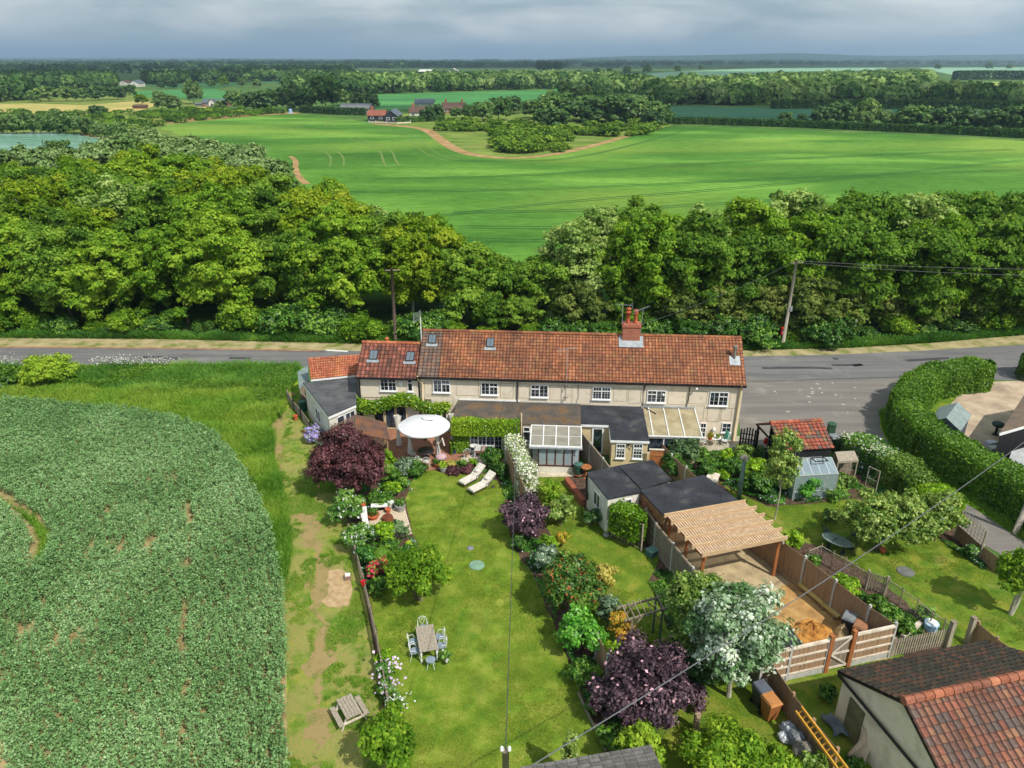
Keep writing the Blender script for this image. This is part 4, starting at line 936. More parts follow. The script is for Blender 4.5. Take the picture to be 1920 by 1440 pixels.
# black roofed extension: L-shaped
zf, zb = 2.2, 2.52
def tz(px, py, z): p = T.onz(px, py, z); return V(p.x, p.y, z)
BX = [tz(1070.6, 760, zb), tz(1205.5, 764.5, zb), tz(1215.5, 827, zf), tz(1145.5, 829, zf), tz(1142, 797, 2.36), tz(1088, 797.5, 2.36)]
yb = -.03; BX[0].y = yb; BX[1].y = yb; BX[3].y = BX[2].y; BX[5].y = BX[4].y; BX[2].x = BX[1].x + .05
BE = Thing('kitchen_extension', 'black rubber roofed extension with cream walls and white glazed door', 'extension', T.w(BX[3].x, BX[3].y, 0), HRZ)
o = V(BX[3].x, BX[3].y, 0); bx = [p - o for p in BX]
BE.part('roof', MB().slab(bx, .09), FELTN)
wb = MB(); y4 = bx[4].y
wb.bx(bx[3].x + .1, bx[2].x - .08, .1, y4 + .12, 0, zf - .1); wb.bx(bx[5].x + .12, bx[2].x - .08, y4 + .12, -o.y - .04, 0, zf + .0)
BE.part('wall', wb, REND2)
BE.part('fascia', MB().beam(bx[3] + V(-.02, -.02, -.1), bx[2] + V(0, -.02, -.1), .03, .16).beam(bx[5] + V(0, -.02, -.1), bx[4] + V(-.03, -.02, -.1), .03, .16).beam(bx[3] + V(-.02, 0, -.1), V(bx[3].x - .02, y4, 2.26), .03, .14), WHITEP)
for q in ((1155, 832, 1172, 859), (1186.6, 832, 1204.5, 860)): winpix(BE, *q, y=.1, cols=1, vent=1, grid=(3, 4))
p = BE.ony(1110, 810, y4 + .12); q = BE.ony(1132, 810, y4 + .12)
window(BE, p.x, q.x, .08, 2.1, y4 + .12, cols=1, grid=(1, 1), bars=0, sill=False, nm='glazed_door', fw=.11)
BE.part('outside_light', MB().box((BE.ony(1178, 835, .1).x, .02, 1.85), (.12, .12, .1)).tube([(BE.ony(1178, 835, .1).x + .1, 0, 1.8), (BE.ony(1178, 835, .1).x + .3, -.05, 1.7)], .03), BLACKP)
# polycarbonate lean-to
pz, pb = 2.1, 2.5
x0 = T.onz(1210, 818, pz); x1 = T.onz(1317, 822, pz); PD = -x0.y - .02
LT = Thing('glazed_lean_to', 'lean-to with white bars and yellowed polycarbonate roof beside the back door', 'lean-to', T.w(x0.x, -PD, 0), HRZ); pl_ = x1.x - x0.x
LT.part('roof', MB().add([(0, 0, pz), (pl_, 0, pz), (pl_, PD - .02, pb), (0, PD - .02, pb), (0, 0, pz + .03), (pl_, 0, pz + .03), (pl_, PD - .02, pb + .03), (0, PD - .02, pb + .03)], [(0, 3, 2, 1), (4, 5, 6, 7), (0, 1, 5, 4), (1, 2, 6, 5), (2, 3, 7, 6), (3, 0, 4, 7)]), M_noise('yellowed_poly', '#8a7d60', '#a3977a', 1.5, .4, 0))
g = MB()
for i in (.14, .42, .7, 1.0): g.beam((pl_ * i, -.02, pz + .05), (pl_ * i, PD - .05, pb + .05), .06, .05)
g.beam((0, -.02, pz + .04), (pl_, -.02, pz + .04), .07, .07)
LT.part('glazing_bar', g, WHITEP); LT.part('flashing', MB().bx(0, pl_, PD - .2, PD - .04, pb + .035, pb + .11), LEAD)
lw = MB().bx(.05, pl_ - .1, .08, .2, 0, .8).bx(pl_ - .2, pl_ - .1, .2, PD - .05, 0, 1.9); LT.part('wall', lw, REND2)
LT.part('window', MB().bx(.05, pl_ - .1, .1, .16, 1.9, 2.02).bx(.05, pl_ - .1, .1, .16, .8, .86).bx(pl_ * .33, pl_ * .33 + .06, .1, .16, .86, 1.9).bx(pl_ * .66, pl_ * .66 + .06, .1, .16, .86, 1.9), WHITEP)
LT.part('pane', MB().bx(.06, pl_ - .11, .12, .135, .86, 1.9), GLASS)

# ================================================================ garden buildings
sz = 2.45
r1 = [P(1100, 886, sz), P(1158, 873, sz), P(1202.5, 922, sz), P(1139.5, 934.5, sz)]
r2 = [P(1159, 872.5, sz + .03), P(1224, 862, sz + .03), P(1260, 899, sz + .03), P(1203, 917, sz + .03)]
r3 = [P(1200, 918, sz + .07), P(1320, 890, sz + .07), P(1387, 940, sz + .07), P(1244, 966, sz + .07)]
SH = Thing('garden_workshop', 'white rendered flat roofed garden shed with black downpipe and window', 'shed', (r1[3].x, r1[3].y, 0), 0)
SH.part('roof', MB().slab([SH.I @ p for p in r1], .09), FELTN)
ip = [SH.I @ p for p in inset(r1, .1)]
SH.part('wall', MB().slab([p - V(0, 0, .095) for p in ip], sz - .1), RENDW)
a2, b2 = ip[0], ip[3]; d2 = (b2 - a2); L2 = d2.length; d2.normalize(); n2 = Vector((d2.y, -d2.x, 0))
slot(SH, a2, d2, n2, L2 * .36, L2 * .66, .95, 1.95, bars=1)
SH.part('downpipe', MB().tube([a2 + n2 * .1 + V(0, 0, -.15), a2 + d2 * .15 + n2 * .12 + V(0, 0, -.9), a2 + d2 * .4 + n2 * .14 + V(0, 0, -1.6)], .06, 8), BLACKP)
a3, b3 = ip[3], ip[2]; d3 = (b3 - a3); L3 = d3.length; d3.normalize(); n3 = Vector((d3.y, -d3.x, 0))
slot(SH, a3, d3, n3, L3 * .55, L3 * .75, 1.4, 2.1)
SH2 = Thing('garden_workshop', 'flat black roofed store joined behind the white garden shed', 'shed', (r2[3].x, r2[3].y, 0), 0)
SH2.part('roof', MB().slab([SH2.I @ p for p in r2], .09), FELTN); SH2.part('wall', MB().slab([SH2.I @ (p - V(0, 0, .095)) for p in inset(r2, .12)], sz - .07), RENDW)
SH3 = Thing('garden_studio', 'large timber clad garden room with flat black roof beside the pergola', 'shed', (r3[3].x, r3[3].y, 0), 0)
SH3.part('roof', MB().slab([SH3.I @ p for p in r3], .09), FELTN)
ip = [SH3.I @ (p - V(0, 0, .095)) for p in inset(r3, .12)]
SH3.part('wall', MB().slab(ip, sz - .03), WOODF)
cl_ = MB(); a2, b2 = ip[0], ip[3]; n2 = Vector(((b2 - a2).y, -(b2 - a2).x, 0)).normalized()
for i in range(14): cl_.beam(a2 + n2 * .015 + V(0, 0, -.1 - i * .17), b2 + n2 * .015 + V(0, 0, -.1 - i * .17), .03, .15)
SH3.part('cladding', cl_, M_noise('larch_cladding', '#7a5434', '#97704a', 3, .8, .2))
fa = MB(); up = [SH3.I @ p for p in inset(r3, .0)]; fa.beam(up[3] - V(0, .02, .06), up[2] - V(0, .02, .06), .03, .12); SH3.part('fascia', fa, WOODN)
SH3.part('flashing', MB().beam(SH3.I @ P(1260, 900, sz + .085), SH3.I @ P(1203, 917.5, sz + .085), .05, .012), BLACKP)
# small brick topped store beside it
bp = [P(1179, 940, 1.55), P(1196, 934, 1.55), P(1219, 968, 1.55), P(1203, 975, 1.55)]
BS = Thing('brick_store', 'small low brick topped store between white shed and timber fence', 'store', (bp[3].x, bp[3].y, 0), 0)
BS.part('roof', MB().slab([BS.I @ p for p in bp], .08), M_noise('store_lid', '#5c4a40', '#8a5540', 2, .9, .2)); BS.part('wall', MB().slab([BS.I @ (p - V(0, 0, .085)) for p in inset(bp, .06)], 1.45), M_noise('store_grey', '#4f4c49', '#6a655e', 3, .9, .1))
# ---- pergola
pz = 2.5
pc = [P(1250, 968, pz), P(1396, 942, pz), P(1474.5, 1010, pz), P(1316, 1043, pz)]     # back left, back right, front right, front left
PG = Thing('pergola', 'new timber pergola with slatted roof over the building plot', 'pergola', (pc[0].x, pc[0].y, 0), 0)
q = [PG.I @ p for p in pc]
def bil(u, v, z=pz): p = (q[0] * (1 - u) + q[1] * u) * (1 - v) + (q[3] * (1 - u) + q[2] * u) * v; return V(p.x, p.y, z)
for i in range(6):
    v = i / 5; a = bil(-.03 if i < 5 else 0, v); b = bil(1.05 if 0 < i < 5 else 1.01, v)
    PG.part('rafter', MB().beam(a + V(0, 0, .06), b + V(0, 0, .06), .07, .24), WOODN)
sl = MB()
ns = 32
for k in range(5):
    for i in range(ns):
        u = (i + .5) / ns; sl.beam(bil(u, (k + .07) / 5, pz + .03), bil(u, (k + .93) / 5, pz + .03), .098, .03)
PG.part('slat', sl, M_noise('slat_timber', '#b09374', '#cdb092', 5, .8, .1))
for u in (.04, .96): PG.part('beam', MB().beam(bil(u, -.02, pz - .17), bil(u, 1.02, pz - .17), .1, .16), WOODR if u < .5 else WOODO)
for u, v in ((.04, .02), (.04, .52), (.96, .93), (.96, .1), (.04, .97)):
    PG.part('post', MB().beam(bil(u, v, 0), bil(u, v, pz - .25), .14), WOODR)
# flue with green lagging behind the studio
p = P(1388, 938, 0); Fl = Thing('stove_flue', 'upright grey green metal flue pipe with cowl behind the studio', 'flue', (P(1389, 940, .3).x, P(1389, 940, .3).y + .4, 0))
Fl.part('pipe', MB().lathe([(.13, 0), (.13, 2.9), (.11, 2.95)], n=12), M_noise('green_flue', '#4d6660', '#6f8a84', 3, .5, .05), smooth=True); Fl.part('cowl', MB().lathe([(.12, 2.95), (.26, 3.05), (.26, 3.15), (.1, 3.3)], n=12), M_noise('cowl', '#7c7468', '#958c80', 4, .7, 0))
# ---- red pantiled open store by the gate
ez_, rz_ = 2.1, 3.15
e0 = P(1497, 846, ez_); e1 = P(1562, 840.5, ez_); rg0 = P(1444, 793.5, rz_); rg1 = P(1541, 788, rz_)
dE = (rg1 - rg0).normalized(); 
BSd = Thing('tiled_store', 'open fronted black timber store with red pantile roof by the yard', 'outbuilding', (e1.x, e1.y, 0), math.atan2(dE.y, dE.x))
Lr = (rg1 - rg0).length; rl = BSd.I @ rg1; yr = rl.y
rf = MB(); sr = (rz_ - ez_) / yr
pantile(rf, (-Lr + rl.x, 0, ez_), (0.1, 0, ez_), (rl.x + .02, yr, rz_), (-Lr + rl.x, yr, rz_), 13, 8, amp=.05, step=.05)
pantile(rf, (rl.x + .1, 2 * yr, ez_), (-Lr + rl.x, 2 * yr, ez_), (-Lr + rl.x, yr, rz_), (rl.x + .02, yr, rz_), 13, 8, amp=.05, step=.05)
BSd.part('roof', rf, TILE4); BSd.part('ridge', ridge_tiles(MB(), (-Lr + rl.x, yr, rz_ + .04), (rl.x, yr, rz_ + .04), .13, 9), TILE4)
x0, x1 = -Lr + rl.x + .1, -.1
BSd.part('wall', MB().bx(x0 + .9, x1, .15, .22, 0, ez_ - .02).bx(x1 - .08, x1, .22, 2 * yr - .2, 0, ez_ - .02).bx(x0 + .9, x1 - .08, 2 * yr - .26, 2 * yr - .2, 0, ez_ - .02), BLACKW)
for yy in (.2, yr, 2 * yr - .25): BSd.part('post', MB().beam((x0, yy, 0), (x0, yy, ez_ - .02), .12), BLACKW)
BSd.part('gable_frame', MB().beam((x0 - .02, .1, ez_ + .02), (x0 - .02, yr, rz_ - .08), .1).beam((x0 - .02, 2 * yr - .1, ez_ + .02), (x0 - .02, yr, rz_ - .08), .1).beam((x0 - .02, .1, ez_ - .04), (x0 - .02, 2 * yr - .1, ez_ - .04), .1).beam((x0 - .02, .2, 1.2), (x0 - .02, 1.0, ez_ - .05), .08), BLACKW)
# ---- greenhouse
gz, gr = 1.75, 2.3
g0 = P(1493, 892.5, gz); g1 = P(1572, 888, gz); g2 = P(1563, 857.5, gr)
GH = Thing('greenhouse', 'aluminium greenhouse with open roof vent, beside the wooden coop', 'greenhouse', (g0.x, g0.y, 0), math.atan2((g1 - g0).y, (g1 - g0).x))
gl_ = (g1 - g0).length; gd = (GH.I @ g2).y
fr = MB(); AL = M_noise('aluminium', '#b0b4b4', '#c6c9c8', 3, .4, 0, metal=.4)
for i in range(6):
    x = gl_ * i / 5
    fr.beam((x, 0, gz), (x, gd, gr), .035).beam((x, 2 * gd, gz), (x, gd, gr), .035).beam((x, 0, 0), (x, 0, gz), .035).beam((x, 2 * gd, 0), (x, 2 * gd, gz), .035)
for a, b in (((0, gd, gr), (gl_, gd, gr)), ((0, 0, gz), (gl_, 0, gz)), ((0, 2 * gd, gz), (gl_, 2 * gd, gz)), ((0, 0, .6), (gl_, 0, .6)), ((gl_, 0, gz), (gl_, 2 * gd, gz)), ((0, 0, gz), (0, 2 * gd, gz)), ((0, 0, .05), (gl_, 0, .05)), ((gl_, gd, 0), (gl_, gd, gr))): fr.beam(a, b, .05)
GH.part('frame', fr, AL)
GH.part('glazing', MB().face([(0, 0, gz + .01), (gl_, 0, gz + .01), (gl_, gd, gr + .01), (0, gd, gr + .01)]).face([(0, 2 * gd, gz + .01), (0, gd, gr + .01), (gl_, gd, gr + .01), (gl_, 2 * gd, gz + .01)]).face([(0, 0, .02), (gl_, 0, .02), (gl_, 0, gz), (0, 0, gz)]).face([(gl_, 0, .02), (gl_, 2 * gd, .02), (gl_, 2 * gd, gz), (gl_, gd, gr), (gl_, 0, gz)]).face([(0, 0, .02), (0, 0, gz), (0, gd, gr), (0, 2 * gd, gz), (0, 2 * gd, .02)]), CLEAR)
vx = gl_ * .5; vt = MB()
for a, b in (((vx, gd, gr + .05), (vx + .8, gd, gr + .05)), ((vx, gd * .45, gr + .12), (vx + .8, gd * .45, gr + .12)), ((vx, gd, gr + .05), (vx, gd * .45, gr + .12)), ((vx + .8, gd, gr + .05), (vx + .8, gd * .45, gr + .12))): vt.beam(a, b, .05)
GH.part('roof_vent', vt, BLACKP)
GH.part('staging', MB().bx(.2, gl_ - .3, .3, gd * .8, .7, .76), WOODG)
# ---- wooden coop with mesh run
cpt = [P(1566, 847, 1.75), P(1602, 845, 1.75), P(1610, 862.5, 1.6), P(1572, 865, 1.6)]
CO = Thing('animal_coop', 'weathered wooden coop with boarded roof and open mesh front', 'coop', (cpt[3].x, cpt[3].y, 0), 0)
q = [CO.I @ p for p in cpt]; CO.part('roof', MB().slab(q, .05), WOODO)
fr = MB()
for p in q: fr.beam((p.x * .96, p.y, 0), (p.x * .96, p.y, p.z - .05), .07)
fr.beam((q[3].x, q[3].y, .05), (q[2].x, q[2].y, .05), .06).beam((q[3].x, q[3].y, 1.5), (q[2].x, q[2].y, 1.5), .06).beam(((q[3].x + q[2].x) / 2, q[3].y, 0), ((q[3].x + q[2].x) / 2, q[2].y, 1.5), .05)
CO.part('frame', fr, WOODO); CO.part('wall', MB().add([(q[0].x, q[0].y - .05, 0), (q[1].x, q[1].y - .05, 0), (q[1].x, q[1].y - .05, 1.65), (q[0].x, q[0].y - .05, 1.65)], [(0, 1, 2, 3)]), WOODG)
def doorframe(T, a, b, z0, z1, m, nm='gate_frame', diag=True):
    f = MB(); f.beam(V(*a, z0), V(*a, z1), .05).beam(V(*b, z0), V(*b, z1), .05)
    for z in (z0 + .03, (z0 + z1) / 2, z1 - .03): f.beam(V(*a, z), V(*b, z), .045)
    if diag: f.beam(V(*a, z0 + .05), V(*b, z1 - .05), .03)
    return T.part(nm, f, m)
for px0, py0, px1, py1, lab in ((1575, 899, 1600, 902, 'weathered timber and mesh gate panel in front of the coop'), (1621, 915, 1641, 925, 'leaning timber mesh gate panel beside the flowering hedge')):
    a = P(px0, py0, 0); b = P(px1, py1, 0); gg = Thing('mesh_gate', lab, 'gate', a, 0, 'mesh gate panels'); bb = b - a
    doorframe(gg, (0, 0), (bb.x, bb.y), 0, 1.6, WOODO)
# ---- green shed by the driveway
kz, kr = 1.9, 2.6
k0, k1 = P(1774.5, 783, kr), P(1796, 754, kr); kl0, kl1 = P(1750, 774.5, kz), P(1763, 758, kz); kr0, kr1 = P(1804, 804.5, kz), P(1825, 772, kz)
KS = Thing('garden_shed', 'small dark timber shed with pale grey green felt roof on the driveway', 'shed', (k0.x, k0.y, 0), 0)
I = KS.I
d = (k1 - k0); rgt = Vector((d.y, -d.x, 0)).normalized(); wd = abs((kr0 - k0).dot(rgt))
A_, B_ = k0, k1
def kk(p, s_, z): v = p + rgt * s_ * wd; return I @ V(v.x, v.y, z)
KS.part('roof', MB().slab([kk(A_, 0, kr), kk(A_, 1, kz), kk(B_, 1, kz), kk(B_, 0, kr)], .05).slab([kk(A_, 0, kr - .001), kk(B_, 0, kr - .001), kk(B_, -1, kz), kk(A_, -1, kz)], .05), FELTG)
dn = d.normalized() * .12; A2_, B2_ = A_ + dn, B_ - dn
KS.part('wall', MB().ext([kk(A2_, -.92, 0), kk(A2_, .92, 0), kk(A2_, .92, kz - .03), kk(A2_, 0, kr - .12), kk(A2_, -.92, kz - .03)], B2_ - A2_), M_noise('blue_grey_boards', '#3e464e', '#525a62', 3, .8, .2))
# ---- dark barn on the right edge
bz = 2.3
ba, bb_ = P(1874, 812, bz), P(1921, 739, bz + 0)
BN = Thing('black_barn', 'black boarded barn with brown sheet roof at the right edge', 'barn', (P(1872, 862, 0).x, P(1872, 862, 0).y, 0), 0)
rz0 = V(ba.x, ba.y, 0)
eL = [P(1874, 812, 2.5), P(1990, 772, 2.5)]; 
dd = (P(1921, 739, 2.5) - eL[0]); 
c4 = [eL[0], eL[0] + V(7, .9, 1.8), eL[0] + dd + V(7, .9, 1.8), eL[0] + dd]
BN.part('roof', MB().slab([BN.I @ p for p in c4], .08), M_noise('brown_sheet', '#5d5048', '#76675b', 1.5, .8, .3, stretch=(1, 6, 1), c3='#8b7358'))
BN.part('fascia', MB().beam(BN.I @ (c4[0] - V(0, .03, .1)), BN.I @ (c4[1] - V(0, .03, .1)), .04, .18), WHITEP)
iw = inset(c4, .15); BN.part('wall', MB().add([BN.I @ V(p.x, p.y, 0) for p in iw] + [BN.I @ (p - V(0, 0, .12)) for p in iw], [(0, 3, 2, 1), (4, 5, 6, 7), (0, 1, 5, 4), (1, 2, 6, 5), (2, 3, 7, 6), (3, 0, 4, 7)]), BLACKW)
cp = [P(1897, 846, 1.7), P(1950, 830, 1.7), P(1975, 890, 1.5), P(1888, 872, 1.5)]
c2 = Thing('lean_to_shed', 'grey panel roofed lean-to below the black barn', 'shed', (cp[3].x, cp[3].y, 0)); c2.part('roof', MB().slab([c2.I @ p for p in cp], .06), M_noise('grey_panel', '#8f9090', '#a3a4a2', 2, .7, .05)); c2.part('wall', MB().slab([c2.I @ (p - V(0, 0, .065)) for p in inset(cp, .1)], 1.3), WOODG)
# ---- garage bottom right
GE = 2.45
gA, gB = P(1574, 1259.5, GE), P(1848, 1204, GE)
ge = (gB - gA).normalized(); grz = math.atan2(ge.y, ge.x)
GA = Thing('garage', 'rendered garage with dark and red patched tile roof, bottom right corner', 'garage', (gA.x, gA.y, 0), grz)
# ridge end lies over the gable: local x = 0; find the height where the pixel's ray meets the plane x = 0
rr_ = GA.onx(1697, 1315, 0.0); GD = -rr_.y; GR = rr_.z
print('garage ridge', rr_, 'length', (gB - gA).length)
GL = (gB - gA).length; 
rf = MB(); pantile(rf, (GL + .1, .05, GE), (-.05, .05, GE), (-.05, -GD, GR), (GL + .1, -GD, GR), 26, 11, amp=.055, step=.05)
GA.part('roof', rf, TILE5)
rf = MB(); pantile(rf, (-.05, -2 * GD - .05, GE), (GL + .1, -2 * GD - .05, GE), (GL + .1, -GD, GR), (-.05, -GD, GR), 26, 12, amp=.055, step=.045)
GA.part('roof', rf, TILE6, label='red and grey patched tile slope facing away from the fence')
rt = MB(); ridge_tiles(rt, (-.08, -GD, GR + .04), (GL + .1, -GD, GR + .04), .17, 18); GA.part('ridge', rt, RIDGEM)
GA.part('wall', MB().ext([(.12, -.15, 0), (.12, -2 * GD + .15, 0), (.12, -2 * GD + .15, GE - .05), (.12, -GD, GR - .12), (.12, -.15, GE - .05)], (GL - .2, 0, 0)), RENDG)
GA.part('gutter', MB().tube([(-.02, 0, GE - .15), (-.02, -2 * GD, GE - .22)], .06, 8), BLACKP); gt = MB()
for i in range(1, 8): gt.lathe([(.085, -.03), (.085, .03)], (-.02, -2 * GD * i / 8, GE - .17), 8)
GA.part('bargeboard', MB().beam((-.03, .05, GE - .06), (-.03, -GD, GR - .08), .04, .12).beam((-.03, -2 * GD - .05, GE - .06), (-.03, -GD, GR - .08), .04, .12), BLACKP)
p = GA.onx(1590, 1330, .12)
GA.part('door', MB().bx(.06, .118, -1.6, -.75, .02, 1.85), M_noise('green_door', '#54543c', '#6b6a4c', 2, .8, .1))
# ---- grey shingle roof at the bottom edge
b0, b1, b2, b3 = P(985, 1460, 2.4), P(1165, 1399, 2.9), P(1243, 1389, 2.9), P(1262, 1460, 2.4)
BR = Thing('garden_shed', 'shed with grey shingle roof among leaves on the bottom edge', 'shed', (b0.x + 1.5, b0.y, 0), 0)
rf = MB(); c0, c1, c2_, c3 = P(960, 1443, 2.5), P(1250, 1396, 2.5), None, None
dv = (c1 - c0).normalized(); nv = Vector((dv.y, -dv.x, 0))
s0, s1 = P(1150, 1408, 2.6), P(975, 1438, 2.6)
pantile(rf, BR.I @ (s1 + nv * 3 + V(0, 0, .3)), BR.I @ (s0 + nv * 3 + dv * 1.4 + V(0, 0, .3)), BR.I @ (s0 + dv * 1.4), BR.I @ s1, 12, 18, amp=.002, step=.012)
mb2 = MB(); 
BR.part('roof', rf, SHINGLE)
BR.part('wall', MB().slab([BR.I @ (p - V(0, 0, .25)) for p in inset([s1, s0 + dv * 1.4, s0 + dv * 1.4 + nv * 3, s1 + nv * 3], .25)], 2.3), WOODG)

# ================================================================ fences, poles, furniture
def panel_fence(name, label, pts, h, m_post, m_panel, m_rail=None, post=.11, rails=0, board=.12, cap=None, gravel=.0, group=None, bothpost=True, flip=1, post_h=.08, boards=True):
    """posts at the given ground points, one boarded panel between each two"""
    F = Thing(name, label, 'fence', pts[0], 0, group)
    q = [F.I @ Vector(p) for p in pts]
    for i, p in enumerate(q):
        if (i in (0, len(q) - 1)) and not bothpost: continue
        F.part('post', MB().box((p.x, p.y, (h + post_h) / 2), (post, post, h + post_h), math.atan2((q[-1] - q[0]).y, (q[-1] - q[0]).x)), m_post)
    for a, b in zip(q, q[1:]):
        d = (b - a); L_ = d.length; d.normalize(); n = Vector((d.y, -d.x, 0)) * flip
        mb = MB(); k = max(2, int(L_ / board)) if boards else 1
        for i in range(k):
            s0 = a + d * (post / 2 + (L_ - post) * i / k); s1 = a + d * (post / 2 + (L_ - post) * (i + .97) / k)
            o = n * (.008 if i % 2 else 0); mb.beam(V(s0.x, s0.y, gravel + (h - gravel) / 2 - .02) + o, V(s1.x, s1.y, gravel + (h - gravel) / 2 - .02) + o, .02, h - gravel - .05)
        pp = F.part('panel', mb, m_panel)
        if gravel: F.part('gravel_board', MB().beam(a + d * post / 2 + V(0, 0, gravel / 2), b - d * post / 2 + V(0, 0, gravel / 2), .05, gravel - .01), CONCP)
        if m_rail:
            for r in range(rails):
                z = gravel + .12 + (h - gravel - .2) * r / max(1, rails - 1)
                F.part('rail', MB().beam(a + d * post / 2 + n * .045 + V(0, 0, z), b - d * post / 2 + n * .045 + V(0, 0, z), .05, .08), m_rail)
            F.part('capping', MB().beam(a + d * post / 2 + V(0, 0, h - .02), b - d * post / 2 + V(0, 0, h - .02), .09, .04), m_rail)
    return F
# building plot, right side fence
def top(px, py, h): p = P(px, py, h); return V(p.x, p.y, 0)
FR = [top(1411, 972, 2.0), top(1461, 1007, 2.0), top(1511, 1043, 2.0), top(1568, 1087, 2.0), top(1632, 1135, 2.0), top(1681, 1168, 2.0)]
panel_fence('panel_fence', 'tall brown closeboard fence with concrete posts, right side of the sandy plot', FR, 1.95, CONCP, WOODF, flip=1)
fr0 = top(1681, 1168, 2.0); fl0 = top(1433, 1222, 2.0)
dF = fl0 - fr0
def fp(px, py): # point on the front fence line below a top pixel
    p = top(px, py, 1.95); t_ = (p - fr0).dot(dF) / dF.dot(dF); return fr0 + dF * t_
panel_fence('panel_fence', 'front closeboard fence with pale rails, right of the brown gate posts', [fr0 , fp(1607, 1187)], 1.9, CONCP, WOODF, WOODP, rails=4, gravel=.28, flip=-1)
panel_fence('panel_fence', 'front closeboard fence with pale rails, left of the brown gate posts', [fl0, fp(1484, 1211), fp(1556, 1196)], 1.9, CONCP, WOODF, WOODP, rails=4, gravel=.28, flip=1)
a, b = fp(1560, 1196), fp(1603, 1187)
GT = Thing('garden_gate', 'braced timber gate between two orange brown posts by the sand', 'gate', a, math.atan2((b - a).y, (b - a).x))
gw = (b - a).length
for x in (0, gw): GT.part('post', MB().box((x, 0, 1.05), (.19, .19, 2.1)), WOODR)
bd = MB()
for i in range(9): bd.box((.12 + (gw - .24) * (i + .5) / 9, .02, .95), ((gw - .26) / 9 * .96, .02, 1.75))
GT.part('panel', bd, WOODG); fr = MB()
for z in (.2, 1.0, 1.8): fr.beam((.11, -.03, z), (gw - .11, -.03, z), .04, .1)
fr.beam((.15, -.045, 1.05), (gw - .15, -.045, 1.75), .03, .09).beam((.15, -.045, .95), (gw - .15, -.045, .25), .03, .09); GT.part('brace', fr, WOODP)
# fence between the middle garden and the plot
panel_fence('panel_fence', 'greyish panel fence with concrete posts between middle garden and pergola', [top(1212, 952, 1.9), top(1231, 979, 1.9), top(1263, 1017, 1.9), top(1300, 1062, 1.9), top(1340, 1110, 1.9), top(1384, 1163, 1.9), fl0], 1.8, CONCP, WOODG, WOODG, rails=3, flip=1)
panel_fence('panel_fence', 'low brown fence running from the wheelie bins past the timber pile', [P(1440, 1290, 0), P(1478, 1350, 0), P(1515, 1400, 0), P(1558, 1455, 0)], 1.45, WOODF, WOODF, board=.14)
panel_fence('panel_fence', 'timber and concrete fence panels left of the black roofed extension', [top(1089, 806, 1.9), top(1107, 828, 1.9), top(1131, 857, 1.9), top(1149, 880, 1.9)], 1.8, CONCP, WOODG, WOODG, rails=3, flip=-1)
panel_fence('panel_fence', 'panel fence under the white flowering climber between two lawns', [top(949, 838, 1.8), top(967, 874, 1.8), top(986, 915, 1.8), top(1003, 950, 1.8)], 1.75, CONCP, WOODF, board=.13)
panel_fence('panel_fence', 'brown fence panels behind the round green laurel and dark elder', [top(1120, 1186, 1.7), top(1141, 1226, 1.7), top(1165, 1268, 1.7), top(1192, 1330, 1.7), top(1225, 1400, 1.7)], 1.65, CONCP, WOODF, board=.13)
panel_fence('panel_fence', 'low panel fence behind the two round bushes right of the black extension', [top(1240, 825, 1.7), top(1260, 850, 1.7), top(1287, 873, 1.7), top(1312, 895, 1.7)], 1.6, CONCP, WOODF, board=.13)
# picket at lower right and panel beyond
def picket(name, label, a, b, h, m, gap=.14, rails=(.3, .8), cat='fence', point=False, w_=.07, arch=0, posts=True, group=None):
    F = Thing(name, label, cat, a, 0, group); d = (b - a); L_ = d.length; d = d.normalized(); mb = MB(); n = max(2, int(L_ / gap))
    for i in range(n + 1):
        p = d * (L_ * i / n); hh = h + arch * math.sin(math.pi * i / n); mb.box((p.x, p.y, hh / 2 + .03), (w_, .022, hh - .06), math.atan2(d.y, d.x))
    F.part('pickets', mb, m)
    for r in rails: F.part('rail', MB().beam(V(0, 0, h * r) + V(-d.y, d.x, 0) * .03, d * L_ + V(0, 0, h * r) + V(-d.y, d.x, 0) * .03, .035, .07), m)
    if posts:
        for p in (V(0, 0, 0), d * L_): F.part('post', MB().box((p.x, p.y, (h + .1) / 2), (.1, .1, h + .1)), m)
    return F
picket('picket_fence', 'pale low picket fence right of the closeboard fence corner', fr0 + V(.12, 0, 0), P(1770, 1212, 0), 1.05, WOODO, gap=.13)
for px, py, lab in ((1774, 1214, 'thick grey gate post at the end of the pale picket fence'), (1812, 1206, 'thick grey gate post joined to a brown fence panel')):
    p = P(px, py, 0); Q = Thing('gate_post', lab, 'post', p); Q.part('post', MB().box((0, 0, .75), (.2, .2, 1.5), .2), WOODO); Q.part('cap', MB().box((0, 0, 1.52), (.22, .22, .05), .2), WOODG)
panel_fence('panel_fence', 'brown panel fence running away from the right gate post', [P(1822, 1208, 0), P(1856, 1238, 0), P(1900, 1268, 0)], 1.3, WOODF, WOODF)
